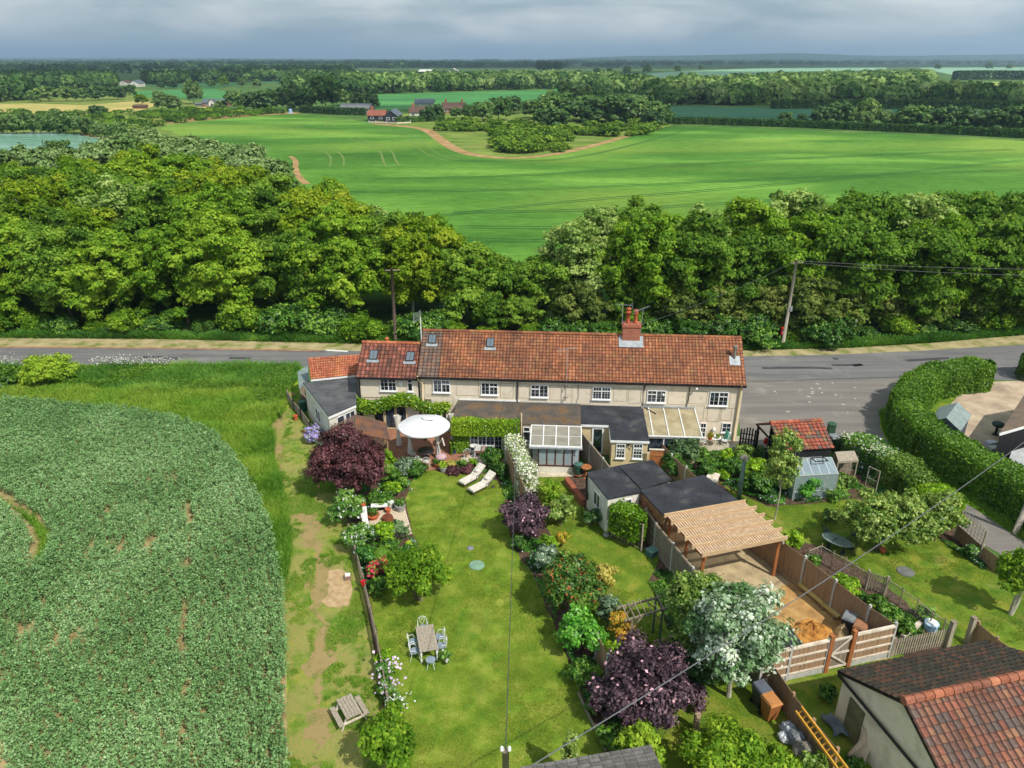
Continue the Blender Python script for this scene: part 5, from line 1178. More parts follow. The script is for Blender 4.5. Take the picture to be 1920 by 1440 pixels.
# wire fence and little gate of the vegetable strip
WP = [(1511, 1062), (1535, 1052), (1557, 1066), (1580, 1078), (1598, 1090), (1622, 1106)]
WP2 = [(1660, 1117), (1685, 1136), (1713, 1157), (1740, 1180), (1763, 1196), (1775, 1206)]
for q, lab in ((WP, 'thin wire mesh fence on rustic poles beside the green table'), (WP2, 'thin wire mesh fence on rustic poles right of the small gate')):
    F = Thing('wire_fence', lab, 'fence', P(*q[0], 0), 0, 'wire fences round the vegetable strip'); pts = [F.I @ P(x, y, 0) for x, y in q]
    for p in pts: F.part('post', MB().tube([p, p + V(.03, .02, 1.15)], .03, 6), WOODG)
    mb = MB()
    for a, b in zip(pts, pts[1:]): mb.beam(a + V(0, 0, 1.0), b + V(0, 0, 1.0), .035)
    F.part('rail', mb, WOODO); mb = MB()
    for a, b in zip(pts, pts[1:]):
        for k in range(1, 6): mb.beam(a + V(0, 0, k * .17), b + V(0, 0, k * .17), .006)
        n = int((b - a).length / .2)
        for k in range(1, n): p = a + (b - a) * k / n; mb.beam(p + V(0, 0, .05), p + V(0, 0, 1.0), .006)
    F.part('mesh', mb, LEAD)
picket('picket_gate', 'small rustic picket gate in the wire fence', P(1622, 1104, 0), P(1657, 1116, 0), 1.1, WOODO, gap=.13, rails=(.2, .55, .88), cat='gate')
# cottage garden fence on the left
LFp = [(541, 752), (552, 770), (566, 786), (584, 812), (600, 832)]
for i in range(len(LFp) - 1): picket('picket_fence', 'rough picket fence panel left of the flat extension, number %s from the road' % ('first', 'second', 'third', 'fourth')[i], P(*LFp[i], 0), P(*LFp[i + 1], 0) , .85, WOODO, gap=.12, group='old picket fence beside the flat extension')
LF2 = [(656, 1010), (668, 1050), (683, 1105), (697, 1165), (708, 1215), (718, 1270), (728, 1330), (733, 1390)]
F = Thing('rail_fence', 'old rustic paling fence dividing the mown lawn from the track', 'fence', P(*LF2[0], 0)); pts = [F.I @ P(x, y, 0) for x, y in LF2]
for p in pts: F.part('post', MB().box((p.x, p.y, .5), (.09, .09, 1.0)), WOODG)
for a, b in zip(pts, pts[1:]):
    mb = MB(); n = int((b - a).length / .17)
    for k in range(n): p = a + (b - a) * (k + .5) / n; mb.box((p.x, p.y, .45), (.03, .05, .86 + .1 * random.random()), random.uniform(-.2, .2))
    F.part('palings', mb, WOODG); F.part('rail', MB().beam(a + V(0, 0, .8), b + V(0, 0, .8), .05, .07).beam(a + V(0, 0, .3), b + V(0, 0, .3), .05, .07), WOODG)
# black arched gate
a, b = P(1386, 838, 0), P(1417, 843, 0)
picket('arched_gate', 'black arched picket gate at the right end of the terrace', a, b, 1.35, BLACKW, gap=.17, rails=(.2, .5, .8), cat='gate', w_=.1, arch=.3)
# five bar gate at the driveway
a, b = P(1801, 722, 0), P(1838, 716, 0); d = b - a
GG = Thing('field_gate', 'grey timber five bar gate standing open by the trimmed hedge', 'gate', a, math.atan2(d.y, d.x)); gw = d.length
fr = MB()
for z in (.25, .45, .68, .92, 1.18): fr.beam((0, 0, z), (gw, 0, z), .04, .08)
fr.beam((0, .03, .25), (gw, .03, 1.15), .03, .07).beam((0, -.03, 1.15), (gw, -.03, .25), .03, .07); GG.part('bars', fr, WOODO)
for x in (0, gw): GG.part('post', MB().box((x, 0, .7), (.12, .12, 1.4)), WOODO)
# trellises
def trellis(label, a, b, h, m, z0=0.0, cell=.22, arch=0):
    F = Thing('trellis', label, 'trellis', a); d = (b - a); L_ = d.length; d.normalize(); mb = MB(); n = int(L_ / cell)
    for i in range(n + 1): p = d * (L_ * i / n); mb.beam(p + V(0, 0, z0), p + V(0, 0, h + arch * math.sin(math.pi * i / n)), .03)
    for k in range(int((h - z0) / cell) + 1): mb.beam(V(0, 0, z0 + k * cell), d * L_ + V(0, 0, z0 + k * cell), .025)
    F.part('lattice', mb, m); F.part('post', MB().box((0, 0, h / 2), (.08, .08, h)), m); e = d * L_; F.part('post', MB().box((e.x, e.y, h / 2), (.08, .08, h)), m); return F
trellis('square wooden trellis screen carrying thick green ivy beside the white shed', P(1146, 1008, 0), P(1202, 1034, 0), 1.8, WOODO)
trellis('pale trellis topped screen with clematis beside the lane', P(1790, 1010, 0), P(1834, 1050, 0), 1.9, WOODO, z0=.9, arch=.15)
panel_fence('panel_fence', 'brown fence beneath and beyond the lane side trellis', [P(1790, 1009, 0), P(1835, 1049, 0), P(1872, 1078, 0)], .95, CONCP, WOODF, board=.13)
# arbour like a ladder
AR = Thing('garden_arbour', 'open ladder like timber arch with weathered green posts', 'arbour', P(1215, 1190, 0)); az = 2.1
b1 = [AR.I @ P(1157, 1140, az), AR.I @ P(1240, 1119, az)]; b2 = [AR.I @ P(1171, 1164, az), AR.I @ P(1252, 1140, az)]
AR.part('beam', MB().beam(*b1, .06, .1), WOODG); AR.part('beam', MB().beam(*b2, .06, .1), WOODG)
for i in range(7): u = .1 + .8 * i / 6; AR.part('rung', MB().beam((b1[0] * (1 - u) + b1[1] * u) + V(0, .15, .07), (b2[0] * (1 - u) + b2[1] * u) + V(0, -.15, .07), .04), WOODG)
GRP = M_noise('green_post', '#35584a', '#4c7060', 3, .8, .1)
for b in (b1, b2):
    for u in (.18, .88): p = b[0] * (1 - u) + b[1] * u; AR.part('post', MB().beam(V(p.x, p.y, 0), V(p.x, p.y, az - .05), .08), WOODG if u < .5 else GRP); AR.part('brace', MB().beam(V(p.x, p.y, az - .6), p + (b[1] - b[0]).normalized() * .5 * (1 if u < .5 else -1) + V(0, 0, -.05), .05), WOODG)
# ---- utility poles and wires
POLE1 = Thing('utility_pole', 'leaning grey wooden utility pole beside the red post box', 'utility pole', P(1467, 650, 0))
p0 = P(1467, 650, 0); pt = AT(1494, 487, p0.y); tp = pt - p0
POLE1.part('pole', MB().tube([(0, 0, 0), tp], [.17, .12], 10), M_noise('pole_grey', '#8b8375', '#a49b8b', 4, .9, .2, stretch=(1, 1, .2)), smooth=True)
POLE1.part('crossarm', MB().beam(tp + V(-.5, 0, -.3), tp + V(.5, 0, -.25), .08), WOODG); POLE1.part('transformer_box', MB().box(tuple(tp * .45 + V(.18, -.1, 0)), (.2, .2, .45)), LEAD)
p0 = P(742, 646, 0); pt = AT(734, 503, p0.y); tp2 = pt - p0
POLE2 = Thing('utility_pole', 'dark wooden utility pole in front of the trees behind the cottage wing', 'utility pole', p0)
POLE2.part('pole', MB().tube([(0, 0, 0), tp2], [.17, .12], 10), M_noise('pole_brown', '#453a33', '#5c4d43', 4, .9, .2, stretch=(1, 1, .2)), smooth=True); POLE2.part('crossarm', MB().beam(tp2 + V(-.6, 0, -.2), tp2 + V(.75, 0, -.15), .09), WOODG)
pe = P(1903, 1000, 0); POLE3 = Thing('utility_pole', 'wooden utility pole standing in the tall hedge at the right edge', 'utility pole', pe)
p3t = AT(1925, 830, pe.y - .3) - pe; POLE3.part('pole', MB().tube([(0, 0, 0), (.5, 0, 6.2)], [.16, .12], 10), M_noise('pole_pale', '#8e8677', '#a89f8f', 4, .9, .2), smooth=True)
WIRE = M_noise('wire_grey', '#55575a', '#66686b', 4, .6, 0); WIREB = M_noise('wire_black', '#3c3d40', '#4a4b4e', 4, .6, 0)
near = P(948, 1408, 8.3)
PN = Thing('utility_pole', 'top of a utility pole with white insulators at the bottom edge', 'utility pole', V(near.x, near.y, 0))
PN.part('pole', MB().tube([(0, 0, 0), (0, 0, 8.3)], [.14, .09], 10), WOODG, smooth=True); 
for dx in (-.1, .1): PN.part('insulator', MB().lathe([(.03, 8.3), (.05, 8.34), (.03, 8.38), (.05, 8.42), (.02, 8.47)], (dx, 0, 0), 8), WHITEP)
def wire(label, a, b, sag, r, m, name='overhead_wire', n=24, group=None):
    pts = [a + (b - a) * (i / n) - V(0, 0, sag * 4 * (i / n) * (1 - i / n)) for i in range(n + 1)]
    return solo(name, MB().tube(pts, r, 5), m, label, 'wire', group=group)
hA = T.w(T.ony(972, 716).x, -.3, 4.3)
wire('thin wire from the bottom edge pole up to the terrace eaves', near, hA, .1, .014, WIREB)
wire('thick grey cable crossing the lower right gardens diagonally', AT(996, 1436, near.y), AT(1935, 818, 36), .45, .019, WIRE)
t1 = P(1467, 650, 0) + tp
wire('upper wire from the leaning pole across the right hand trees', t1 + V(0, 0, -.1), t1 + V(42, 1, -.9), .5, .022, WIREB, group='wires across the right trees')
wire('lower wire from the leaning pole across the right hand trees', t1 + V(.5, 0, -.3), t1 + V(42.5, 1.5, -1.6), .7, .022, WIREB, group='wires across the right trees')
wire('wire from the leaning pole down to the chimney', t1 + V(-.4, 0, -.3), T.w(cx + .6, HD / 2, RZ + .8), .3, .014, WIREB)
# post box
pb = P(1464, 646, 0); PB = Thing('post_box', 'small red post box on a post beside the leaning pole', 'post box', pb)
REDP = M_noise('post_box_red', '#a01c1e', '#b42426', 3, .4, 0)
PB.part('post', MB().box((0, .05, .6), (.1, .1, 1.2)), BLACKP); PB.part('body', MB().box((0, 0, 1.35), (.42, .32, .62)).lathe([(.24, 1.66), (.24, 1.7), (.1, 1.78)], n=12), REDP); PB.part('slot', MB().box((0, -.17, 1.5), (.26, .01, .05)), BLACKP); PB.part('plate', MB().box((0, -.17, 1.28), (.14, .01, .18)), WHITEP)
# aerial on a post behind the cottage wing
pA = AT(789, 616, 53.2); A = Thing('tv_aerial', 'grid tv aerial on a white pole behind the cottage ridge', 'aerial', V(pA.x, pA.y, 0)); A.part('pole', MB().tube([(0, 0, 0), (0, 0, pA.z + .9)], .04, 8), WHITEP)
gm = MB()
for i in range(7): gm.beam((-.55, 0, pA.z + .5 + i * .11), (.1, 0, pA.z + .75 + i * .11), .02)
gm.beam((-.5, 0, pA.z + .4), (-.5, 0, pA.z + 1.25), .03).beam((0, 0, pA.z + .6), (0, 0, pA.z + 1.5), .03); A.part('antenna', gm, LEAD)
# ---- wheelie bins
def bin_(label, px, py, z, lid, body, rz, group=None, h=1.06):
    p = P(px, py, h); B = Thing('wheelie_bin', label, 'wheelie bin', V(p.x, p.y, z), rz, group)
    bw = [(.23, .24), (.29, .36)]
    mb = MB(); mb.add([(-.22, -.24, .06), (.22, -.24, .06), (.22, .2, .06), (-.22, .2, .06), (-.28, -.34, .98), (.28, -.34, .98), (.28, .32, .98), (-.28, .32, .98)], [(0, 3, 2, 1), (4, 5, 6, 7), (0, 1, 5, 4), (1, 2, 6, 5), (2, 3, 7, 6), (3, 0, 4, 7)])
    mb.bx(-.3, .3, -.36, .34, .93, .975)
    B.part('body', mb, body)
    l = MB().add([(-.3, -.38, .98), (.3, -.38, .98), (.3, .35, .98), (-.3, .35, .98), (-.26, -.33, 1.05), (.26, -.33, 1.05), (.26, .3, 1.08), (-.26, .3, 1.08)], [(0, 3, 2, 1), (4, 5, 6, 7), (0, 1, 5, 4), (1, 2, 6, 5), (2, 3, 7, 6), (3, 0, 4, 7)])
    l.bx(-.2, .2, -.26, .22, 1.066, 1.078); B.part('lid', l, lid)
    for x in (-.27, .27): B.part('wheel', MB().lathe([(.1, -.025), (.1, .025)], n=12) if 0 else MB().tube([(x - .025, .22, .1), (x + .025, .22, .1)], .1, 12), BLACKP)
    B.part('handle', MB().tube([(-.2, .39, .95), (.2, .39, .95)], .02, 6).beam((-.2, .33, .95), (-.2, .39, .95), .03).beam((.2, .33, .95), (.2, .39, .95), .03), BLACKP)
    return B
GLID = M_noise('grey_lid', '#6d7073', '#84878a', 2, .45, 0); GB = M_noise('dark_bin', '#2e3033', '#3a3c40', 2, .5, 0); BL = M_noise('brown_lid', '#8a6248', '#9c7052', 2, .5, 0); BB = M_noise('brown_bin', '#5f4030', '#6f4c38', 2, .5, 0)
BLL = M_noise('tan_lid', '#a5703f', '#b17a48', 2, .45, 0); BBT = M_noise('tan_bin', '#8f5a30', '#9c6438', 2, .5, 0); GL2 = M_noise('slate_lid', '#50555f', '#5d626c', 2, .45, 0)
bin_('dark wheelie bin with pale grey lid beside the sand heap fence', 1594, 1154, 0, GLID, GB, 2.5)
bin_('brown lidded wheelie bin just behind the front fence', 1615, 1170, 0, BL, BB, 2.5)
bin_('dark wheelie bin with slate grey lid at the corner of the front fence', 1430, 1286, 0, GL2, GB, .35)
bin_('tan brown wheelie bin below the slate lidded one', 1447, 1309, 0, BLL, BBT, .35)
bin_('grey wheelie bin standing in the yard beside the red tiled store', 1565, 817, 0, GLID, GB, .1)
p = P(1556, 818, 0); solo('wheelie_bin', MB().box((p.x, p.y, .5), (.45, .45, 1.0)).lathe([(.33, 1.0), (.3, 1.06)], p, 8), M_noise('green_bin', '#2c4a34', '#38583f', 2, .5, 0), 'dark green bin squeezed between tiled store and grey bin', 'bin')
# ---- sand heap, boulder, timber stack, ladder shaped pile, sheets
def mound(name, label, c, rx, ry, h, m, seed=1, n=26, rough=.12, cat='heap'):
    mb = MB(); rs = np.random.default_rng(seed); vs = []; fs = []; K = 14
    for i in range(K + 1):
        r = i / K
        for j in range(n):
            a_ = 2 * math.pi * j / n; k = 1 + .12 * math.sin(a_ * 3 + seed) + .06 * math.sin(a_ * 5)
            z = h * (1 - r ** 1.6) * (1 + float(rs.normal()) * rough * (1 - r)) - (.05 if r == 1 else 0) + float(rs.normal()) * h * rough * .6 * (r < .95)
            vs.append((c.x + rx * r * k * math.cos(a_), c.y + ry * r * k * math.sin(a_), c.z + max(z, -.05)))
    for i in range(K):
        for j in range(n): j2 = (j + 1) % n; fs.append((i * n + j, (i + 1) * n + j, (i + 1) * n + j2, i * n + j2))
    return solo(name, mb.add(vs, fs), m, label, cat, loc=(c.x, c.y, 0))
mound('sand_heap', 'heap of orange building sand churned by shovels in the fenced plot', P(1521, 1192, 0), 1.35, .95, .6, M_noise('wet_sand', '#96642e', '#b98642', 2.5, .95, .8, detail=6), 4)
mound('boulder', 'pale rounded boulder beside the brown gate post', P(1577, 1192, 0), .42, .36, .7, M_noise('boulder_stone', '#a08c68', '#b8a680', 2, .9, .3), 2, rough=.04, cat='stone')
p = P(1480, 1186, 0)
for i, (px0, py0, px1, py1, z, lab) in enumerate(((1440, 1052, 1512, 1106, .3, 'long brown timber beam nearest the pergola along the fence'), (1497, 1103, 1548, 1145, .3, 'long yellow plank laid along the right fence of the plot'), (1446, 1062, 1500, 1103, .12, 'dark timber beam lying under the brown one'), (1540, 1140, 1572, 1166, .3, 'short yellow plank end beside the wheelie bins'))):
    B = Thing('timber_beam', lab, 'timber', P(px0, py0, 0)); q = P(px1, py1, z) - P(px0, py0, z)
    B.part('beam', MB().beam((0, 0, z), q + V(0, 0, z), .22, .12), (WOODR, M_noise('yellow_pine', '#b29a58', '#c7b06c', 2, .8, .1), WOODF, M_noise('yellow_pine2', '#a8965a', '#bda768', 2, .8, .1))[i])
    if z > .2: B.part('bearer', MB().box((q.x * .15, q.y * .15, .12), (.3, .1, .22)).box((q.x * .85, q.y * .85, .12), (.3, .1, .22)), WOODF)
cc = [P(1422, 1202, 1.5), P(1481, 1174, 1.5), P(1505, 1207, 1.5), P(1438, 1223, 1.5)]
B = Thing('low_store', 'low store with flat black felt roof inside the front fence', 'store', V(cc[3].x, cc[3].y, 0)); B.part('roof', MB().slab([B.I @ p for p in cc], .05), FELTN); B.part('wall', MB().slab([B.I @ (p - V(0, 0, .055)) for p in inset(cc, .1)], 1.4), WOODF)
# pile of timber on the fence, built in the form of a ladder
LD = Thing('ladder', 'orange yellow timber pile built as a ladder on top of the low fence', 'ladder', P(1500, 1332, 1.5) - V(0, 0, 1.5)); o = V(0, 0, 0)
la = [LD.I @ P(1503, 1326, 1.55), LD.I @ P(1597, 1452, 1.55)]; lb = [LD.I @ P(1492, 1334, 1.3), LD.I @ P(1584, 1460, 1.3)]
YO = M_noise('orange_timber', '#b9842c', '#cf9c3e', 4, .7, .1)
LD.part('stile', MB().beam(la[0], la[1], .06, .12), YO); LD.part('stile', MB().beam(lb[0], lb[1], .06, .12), YO); 
for i in range(12): u = (i + .5) / 12; LD.part('rung', MB().beam(la[0] * (1 - u) + la[1] * u, lb[0] * (1 - u) + lb[1] * u, .05), YO)
def cloth(name, label, pts, m, cat, nu=10, nv=12, amp=.12, seed=3):
    a, b, c, d = pts; rs = random.Random(seed); vs = []
    for i in range(nv + 1):
        for j in range(nu + 1):
            u = j / nu; v = i / nv; p = (a * (1 - u) + b * u) * (1 - v) + (d * (1 - u) + c * u) * v
            edge = .5 + .5 * math.sin(math.pi * u) * math.sin(math.pi * v)
            vs.append(p + V(math.sin(v * 7 + seed) * amp * .8, math.cos(u * 6 + v * 3) * amp * .5, (math.sin(u * 8 + seed) * math.cos(v * 6 + 1) + .6) * amp * edge + .02))
    fs = [(i * (nu + 1) + j, i * (nu + 1) + j + 1, (i + 1) * (nu + 1) + j + 1, (i + 1) * (nu + 1) + j) for i in range(nv) for j in range(nu)]
    o = solo(name, MB().add(vs, fs), m, label, cat, smooth=True); md = o.modifiers.new('thick', 'SOLIDIFY'); md.thickness = .012; return o
cloth('tarpaulin', 'crumpled slate blue tarpaulin on the grass by the garage door', [P(1540, 1342, .1), P(1560, 1338, .3), P(1594, 1380, .25), P(1563, 1380, .1)], M_noise('slate_sheet', '#4e565e', '#646d75', 2, .5, 0), 'sheet')
cloth('dust_sheet', 'large beige sheet draped over something beside the garage wall', [P(1622, 1366, 1.2), P(1640, 1374, 1.1), P(1626, 1434, .15), P(1588, 1420, .12)], M_noise('beige_sheet', '#a3917a', '#b8a68e', 1.2, .9, .05), 'sheet', amp=.16, seed=5)
for i, (px, py, s_, cm, lab) in enumerate(((1478, 1368, .34, '#8b9098', 'grey rubbish sack nearest the tan bin'), (1492, 1385, .4, '#6d7176', 'grey sack in the middle of the rubbish by the fence'), (1505, 1408, .42, '#77726a', 'stone grey sack lowest in the rubbish beside the fence'), (1470, 1384, .25, '#b9bcc0', 'pale plastic bag leftmost of the rubbish by the fence'))):
    c = P(px, py, s_ * .5); mb = MB().ball((c.x, c.y, c.z + .05), s_, .8, 12, 8); rs = np.random.default_rng(i); mb.v = [(x + rs.normal() * .03, y + rs.normal() * .03, max(z + rs.normal() * .03, .01)) for x, y, z in mb.v]
    solo('rubbish_sack', mb, M_noise('sack%d' % i, cm, cm, 4, .45, .3), lab, 'sack', group='rubbish beside the low fence')
cm = M_noise('stump', '#8b755c', '#a8937a', 4, .9, .3)
p = P(1304, 1370, 0); B = Thing('wooden_stump', 'upright pale log post standing alone on the lawn', 'post', p); B.part('log', MB().lathe([(.17, 0), (.14, .1), (.13, .9), (.12, .95)], n=12), cm, smooth=True)
# ---- manhole covers and small things on the lawns
def disc(name, label, px, py, r, m, h=.05, cat='cover', sy=1.0):
    p = P(px, py, .03); B = Thing(name, label, cat, p); B.part('lid', MB().lathe([(r, -.02), (r, h * .7), (r * .93, h), (.02, h + .01)], n=28, sy=sy), m); B.part('rim', MB().lathe([(r * 1.06, -.02), (r * 1.06, h * .35), (r * 1.001, h * .36)], n=28, sy=sy), m); return B
disc('drain_cover', 'large round pale green cover on the bright lawn', 894, 1060, .4, M_noise('pale_green_cover', '#68876f', '#7a9a82', 3, .6, .05))
disc('drain_cover', 'small round grey cover on the lawn beside the pale green one', 882, 1028, .17, M_noise('grey_cover', '#6d7077', '#7d8087', 3, .6, .05))
disc('drain_cover', 'round dark grey manhole cover on the dry right lawn', 1698, 1072, .42, M_noise('dark_cover', '#5a5c58', '#6c6e6a', 3, .7, .05))
disc('fire_pit', 'rusty brown round fire pit on the gravel square', 727, 976, .33, M_noise('rust_disc', '#5a3020', '#74402a', 4, .8, .1), .3, 'fire pit')
p = P(652.7, 1086, 0); B = Thing('marker_stone', 'little white and brown block beside the worn ground', 'block', p, .2); B.part('base', MB().box((0, 0, .12), (.32, .26, .24)), M_noise('brown_block', '#7a6254', '#8d7264', 4, .8, .1)); B.part('top', MB().box((0, .02, .28), (.26, .2, .08)), WHITEP)
p = P(684, 1118, 0); B = Thing('red_bucket', 'bright red bucket hung on the paling fence', 'bucket', p); B.part('bucket', MB().lathe([(.1, .7), (.13, .92), (.145, .94), (.12, .92), (.1, .72)], n=16), M_noise('bright_red', '#b01420', '#c81c28', 3, .35, 0)); B.part('hook', MB().tube([(0, .15, .9), (.08, .2, 1.1), (.2, .2, .9)], .015, 5), BLACKP)
# picnic table
PT = Thing('picnic_table', 'weathered wooden picnic table with attached benches on the grass track', 'picnic table', P(657, 1346, 0), R(-57)); PT.o.scale = (.88,) * 3
tp_ = MB()
for i in range(5): tp_.box((0, -.3 + i * .15, .74), (1.35, .135, .04))
PT.part('tabletop', tp_, WOODO)
for s_ in (-1, 1):
    mb = MB(); mb.box((0, s_ * .62, .44), (1.3, .24, .04)); PT.part('bench_seat', mb, WOODO)
for x in (-.5, .5):
    PT.part('frame', MB().beam((x, -.3, .71), (x, -.62, 0), .05, .1, up=(1, 0, 0)).beam((x, .3, .71), (x, .62, 0), .05, .1, up=(1, 0, 0)).beam((x + .051, -.72, .39), (x + .051, .72, .39), .05, .1).beam((x, -.34, .68), (x, .34, .68), .05, .08), WOODP)
# dining table with iron chairs
tc_ = P(800, 1196, .78); tr_ = P(810, 1170.5, .78) - P(777, 1176, .78); trz = math.atan2(tr_.y, tr_.x)
DT = Thing('garden_table', 'grey plank topped garden table with white legs in mid lawn', 'table', V(tc_.x, tc_.y, 0), trz)
lw_ = (P(810, 1170.5, .78) - P(777, 1176, .78)).length * 1.02; ll_ = (P(820, 1217, .78) - P(810, 1170.5, .78)).length
tb = MB()
for i in range(6): tb.box(((i - 2.5) * lw_ / 6, 0, .77), (lw_ / 6 * .96, ll_, .04))
DT.part('tabletop', tb, WOODO)
for x in (-1, 1):
    for y in (-1, 1): DT.part('leg', MB().lathe([(.035, 0), (.05, .15), (.03, .3), (.05, .5), (.045, .75)], (x * lw_ * .42, y * ll_ * .43, 0), 8), WHITEP)
IRW = M_noise('white_iron', '#c9cbc8', '#d8dad6', 3, .45, 0); CUS = M_noise('grey_blue_seat', '#74828c', '#8794a0', 3, .7, 0); IRG = M_noise('dark_green_iron', '#1d2a2c', '#263638', 3, .4, 0)
def iron_chair(label, loc, rz, m=IRW, seatm=CUS, group=None):
    C_ = Thing('garden_chair', label, 'chair', loc, rz, group)
    C_.part('seat', MB().lathe([(.19, .43), (.21, .44), (.21, .47), (.02, .48)], n=14), seatm)
    for sx in (-1, 1):
        C_.part('leg', MB().tube([(sx * .15, -.14, .43), (sx * .2, -.2, .2), (sx * .2, -.22, 0)], .014, 5), m); C_.part('leg', MB().tube([(sx * .15, .14, .43), (sx * .2, .2, .2), (sx * .21, .24, 0)], .014, 5), m)
    bk = MB(); bk.tube([(-.2, .17, .44), (-.22, .22, .7), (-.16, .25, .86), (0, .26, .93), (.16, .25, .86), (.22, .22, .7), (.2, .17, .44)], .014, 5)
    for s_ in (-1, 1): bk.tube([(0, .2, .48), (s_ * .1, .23, .66), (s_ * .12, .25, .78), (s_ * .05, .25, .84), (0, .24, .72)], .01, 4)
    C_.part('backrest', bk, m); 
    for s_ in (-1, 1): C_.part('armrest', MB().tube([(s_ * .22, .2, .64), (s_ * .24, 0, .66), (s_ * .2, -.12, .44)], .012, 5), m)
    return C_
grp = 'iron chairs round the plank garden table'
c0 = iron_chair('white heart backed iron chair at the top end of the plank table', DT.w(-.05, ll_ / 2 + .25, 0), trz, group=grp)
dup(c0, DT.w(-lw_ / 2 - .18, .27, 0), trz + math.pi / 2, 'iron chair with grey seat, upper of the two left of the plank table')
dup(c0, DT.w(-lw_ / 2 - .18, -.32, 0), trz + math.pi / 2, 'iron chair with grey seat, lower of the two left of the plank table')
dup(c0, DT.w(lw_ / 2 + .2, .3, 0), trz - math.pi / 2, 'iron chair with grey seat, upper right of the plank table')
dup(c0, DT.w(lw_ / 2 + .2, -.28, 0), trz - math.pi / 2, 'iron chair with grey seat, lower right of the plank table')
st = Thing('garden_stool', 'grey round seat stool at the bottom end of the plank table', 'stool', DT.w(.02, -ll_ / 2 - .22, 0), trz, grp); st.part('seat', MB().lathe([(.2, .43), (.22, .44), (.22, .47), (.02, .48)], n=14), CUS)
for k in range(4): a_ = k * 1.571 + .6; st.part('leg', MB().tube([(math.cos(a_) * .14, math.sin(a_) * .14, .43), (math.cos(a_) * .24, math.sin(a_) * .24, 0)], .013, 5), IRW)
# sun loungers
CUSH = M_noise('cream_cushion', '#bdb6a9', '#cdc6ba', 4, .9, .1); IRD = M_noise('bronze_frame', '#4b453e', '#5a544c', 4, .5, 0)
def lounger(label, foot, head):
    d = head - foot; U = Thing('sun_lounger', label, 'sun lounger', V(foot.x, foot.y, 0), math.atan2(d.y, d.x) , 'sun loungers on the lawn')
    f = MB()
    for y in (-.3, .3): f.tube([(0, y, .3), (1.2, y, .3), (1.9, y, .72)], .022, 6).tube([(.1, y, .3), (.05, y, 0)], .02, 6).tube([(1.25, y, .3), (1.35, y, 0)], .02, 6).tube([(1.0, y * 1.12, .3), (1.05, y * 1.12, .52), (1.45, y * 1.12, .55), (1.5, y * 1.12, .45)], .02, 6)
    for x in (.02, .6, 1.2): f.tube([(x, -.3, .3), (x, .3, .3)], .018, 6)
    U.part('frame', f, IRD)
    U.part('seat_cushion', MB().add([(0, -.29, .33), (1.22, -.29, .33), (1.22, .29, .33), (0, .29, .33), (.02, -.27, .43), (1.2, -.27, .44), (1.2, .27, .44), (.02, .27, .43)], [(0, 3, 2, 1), (4, 5, 6, 7), (0, 1, 5, 4), (1, 2, 6, 5), (2, 3, 7, 6), (3, 0, 4, 7)]), CUSH)
    bk = MB()
    for i in range(5):
        x0 = 1.2 + .15 * i; z0 = .36 + .105 * i; bk.add([(x0, -.28, z0), (x0 + .145, -.28, z0 + .1), (x0 + .145, .28, z0 + .1), (x0, .28, z0), (x0 - .06, -.27, z0 + .1), (x0 + .08, -.27, z0 + .2), (x0 + .08, .27, z0 + .2), (x0 - .06, .27, z0 + .1)], [(0, 3, 2, 1), (4, 5, 6, 7), (0, 1, 5, 4), (1, 2, 6, 5), (2, 3, 7, 6), (3, 0, 4, 7)])
    U.part('back_cushion', bk, CUSH); U.part('pillow', MB().ball((1.42, 0, .68), .17, .45, 10, 6), M_noise('pillow', '#c6c0b4', '#d2ccc0', 4, .9, 0), smooth=True)
    for y in (-.36, .36): U.part('wheel', MB().tube([(1.62, y - .02, .12), (1.62, y + .02, .12)], .12, 12), IRD)
lounger('cream cushioned sun lounger, the one nearer the flower bed', P(865, 907, .3), P(899, 885, .45))
lounger('cream cushioned sun lounger, the one nearer the shrub border', P(882, 921, .3), P(917, 900, .45))
# gazebo
gc = P(795, 793, 2.75); GZ = Thing('gazebo', 'white oval canopy gazebo with tied curtains on the patio', 'gazebo', V(gc.x, gc.y, 0), 0)
sxz = (P(843, 795, 2.6) - P(747, 795, 2.6)).length / 2; syz = (P(795, 769, 2.75) - P(795, 816, 2.6)).length / 2 * .98
CAN = M_noise('white_canvas', '#c4c4c6', '#cfcfd1', 2, .8, 0)
vs = []; fs = []; n = 32
for k, (r, z) in enumerate(((.0, 3.12), (.28, 3.0), (.62, 2.82), (1.0, 2.6), (1.0, 2.48))):
    for j in range(n): a_ = 2 * math.pi * j / n; w_ = 1 + (.012 * math.cos(6 * a_) if r == 1 else 0); vs.append((sxz * r * w_ * math.cos(a_), syz * r * w_ * math.sin(a_), z - (.05 * abs(math.sin(3 * a_)) if r == 1 and z > 2.5 else 0)))
for k in range(4):
    for j in range(n): fs.append((k * n + j, (k + 1) * n + j, (k + 1) * n + (j + 1) % n, k * n + (j + 1) % n))
GZ.part('canopy', MB().add(vs, fs), CAN, smooth=False)
GZ.part('vent_flap', MB().beam((-.15, -.05, 3.12), (.1, -.22, 3.06), .06, .04).beam((.1, -.22, 3.06), (.62, -.16, 3.0), .06, .04), M_noise('flap_grey', '#6a6c6c', '#787a7a', 3, .8, 0))
lg = []
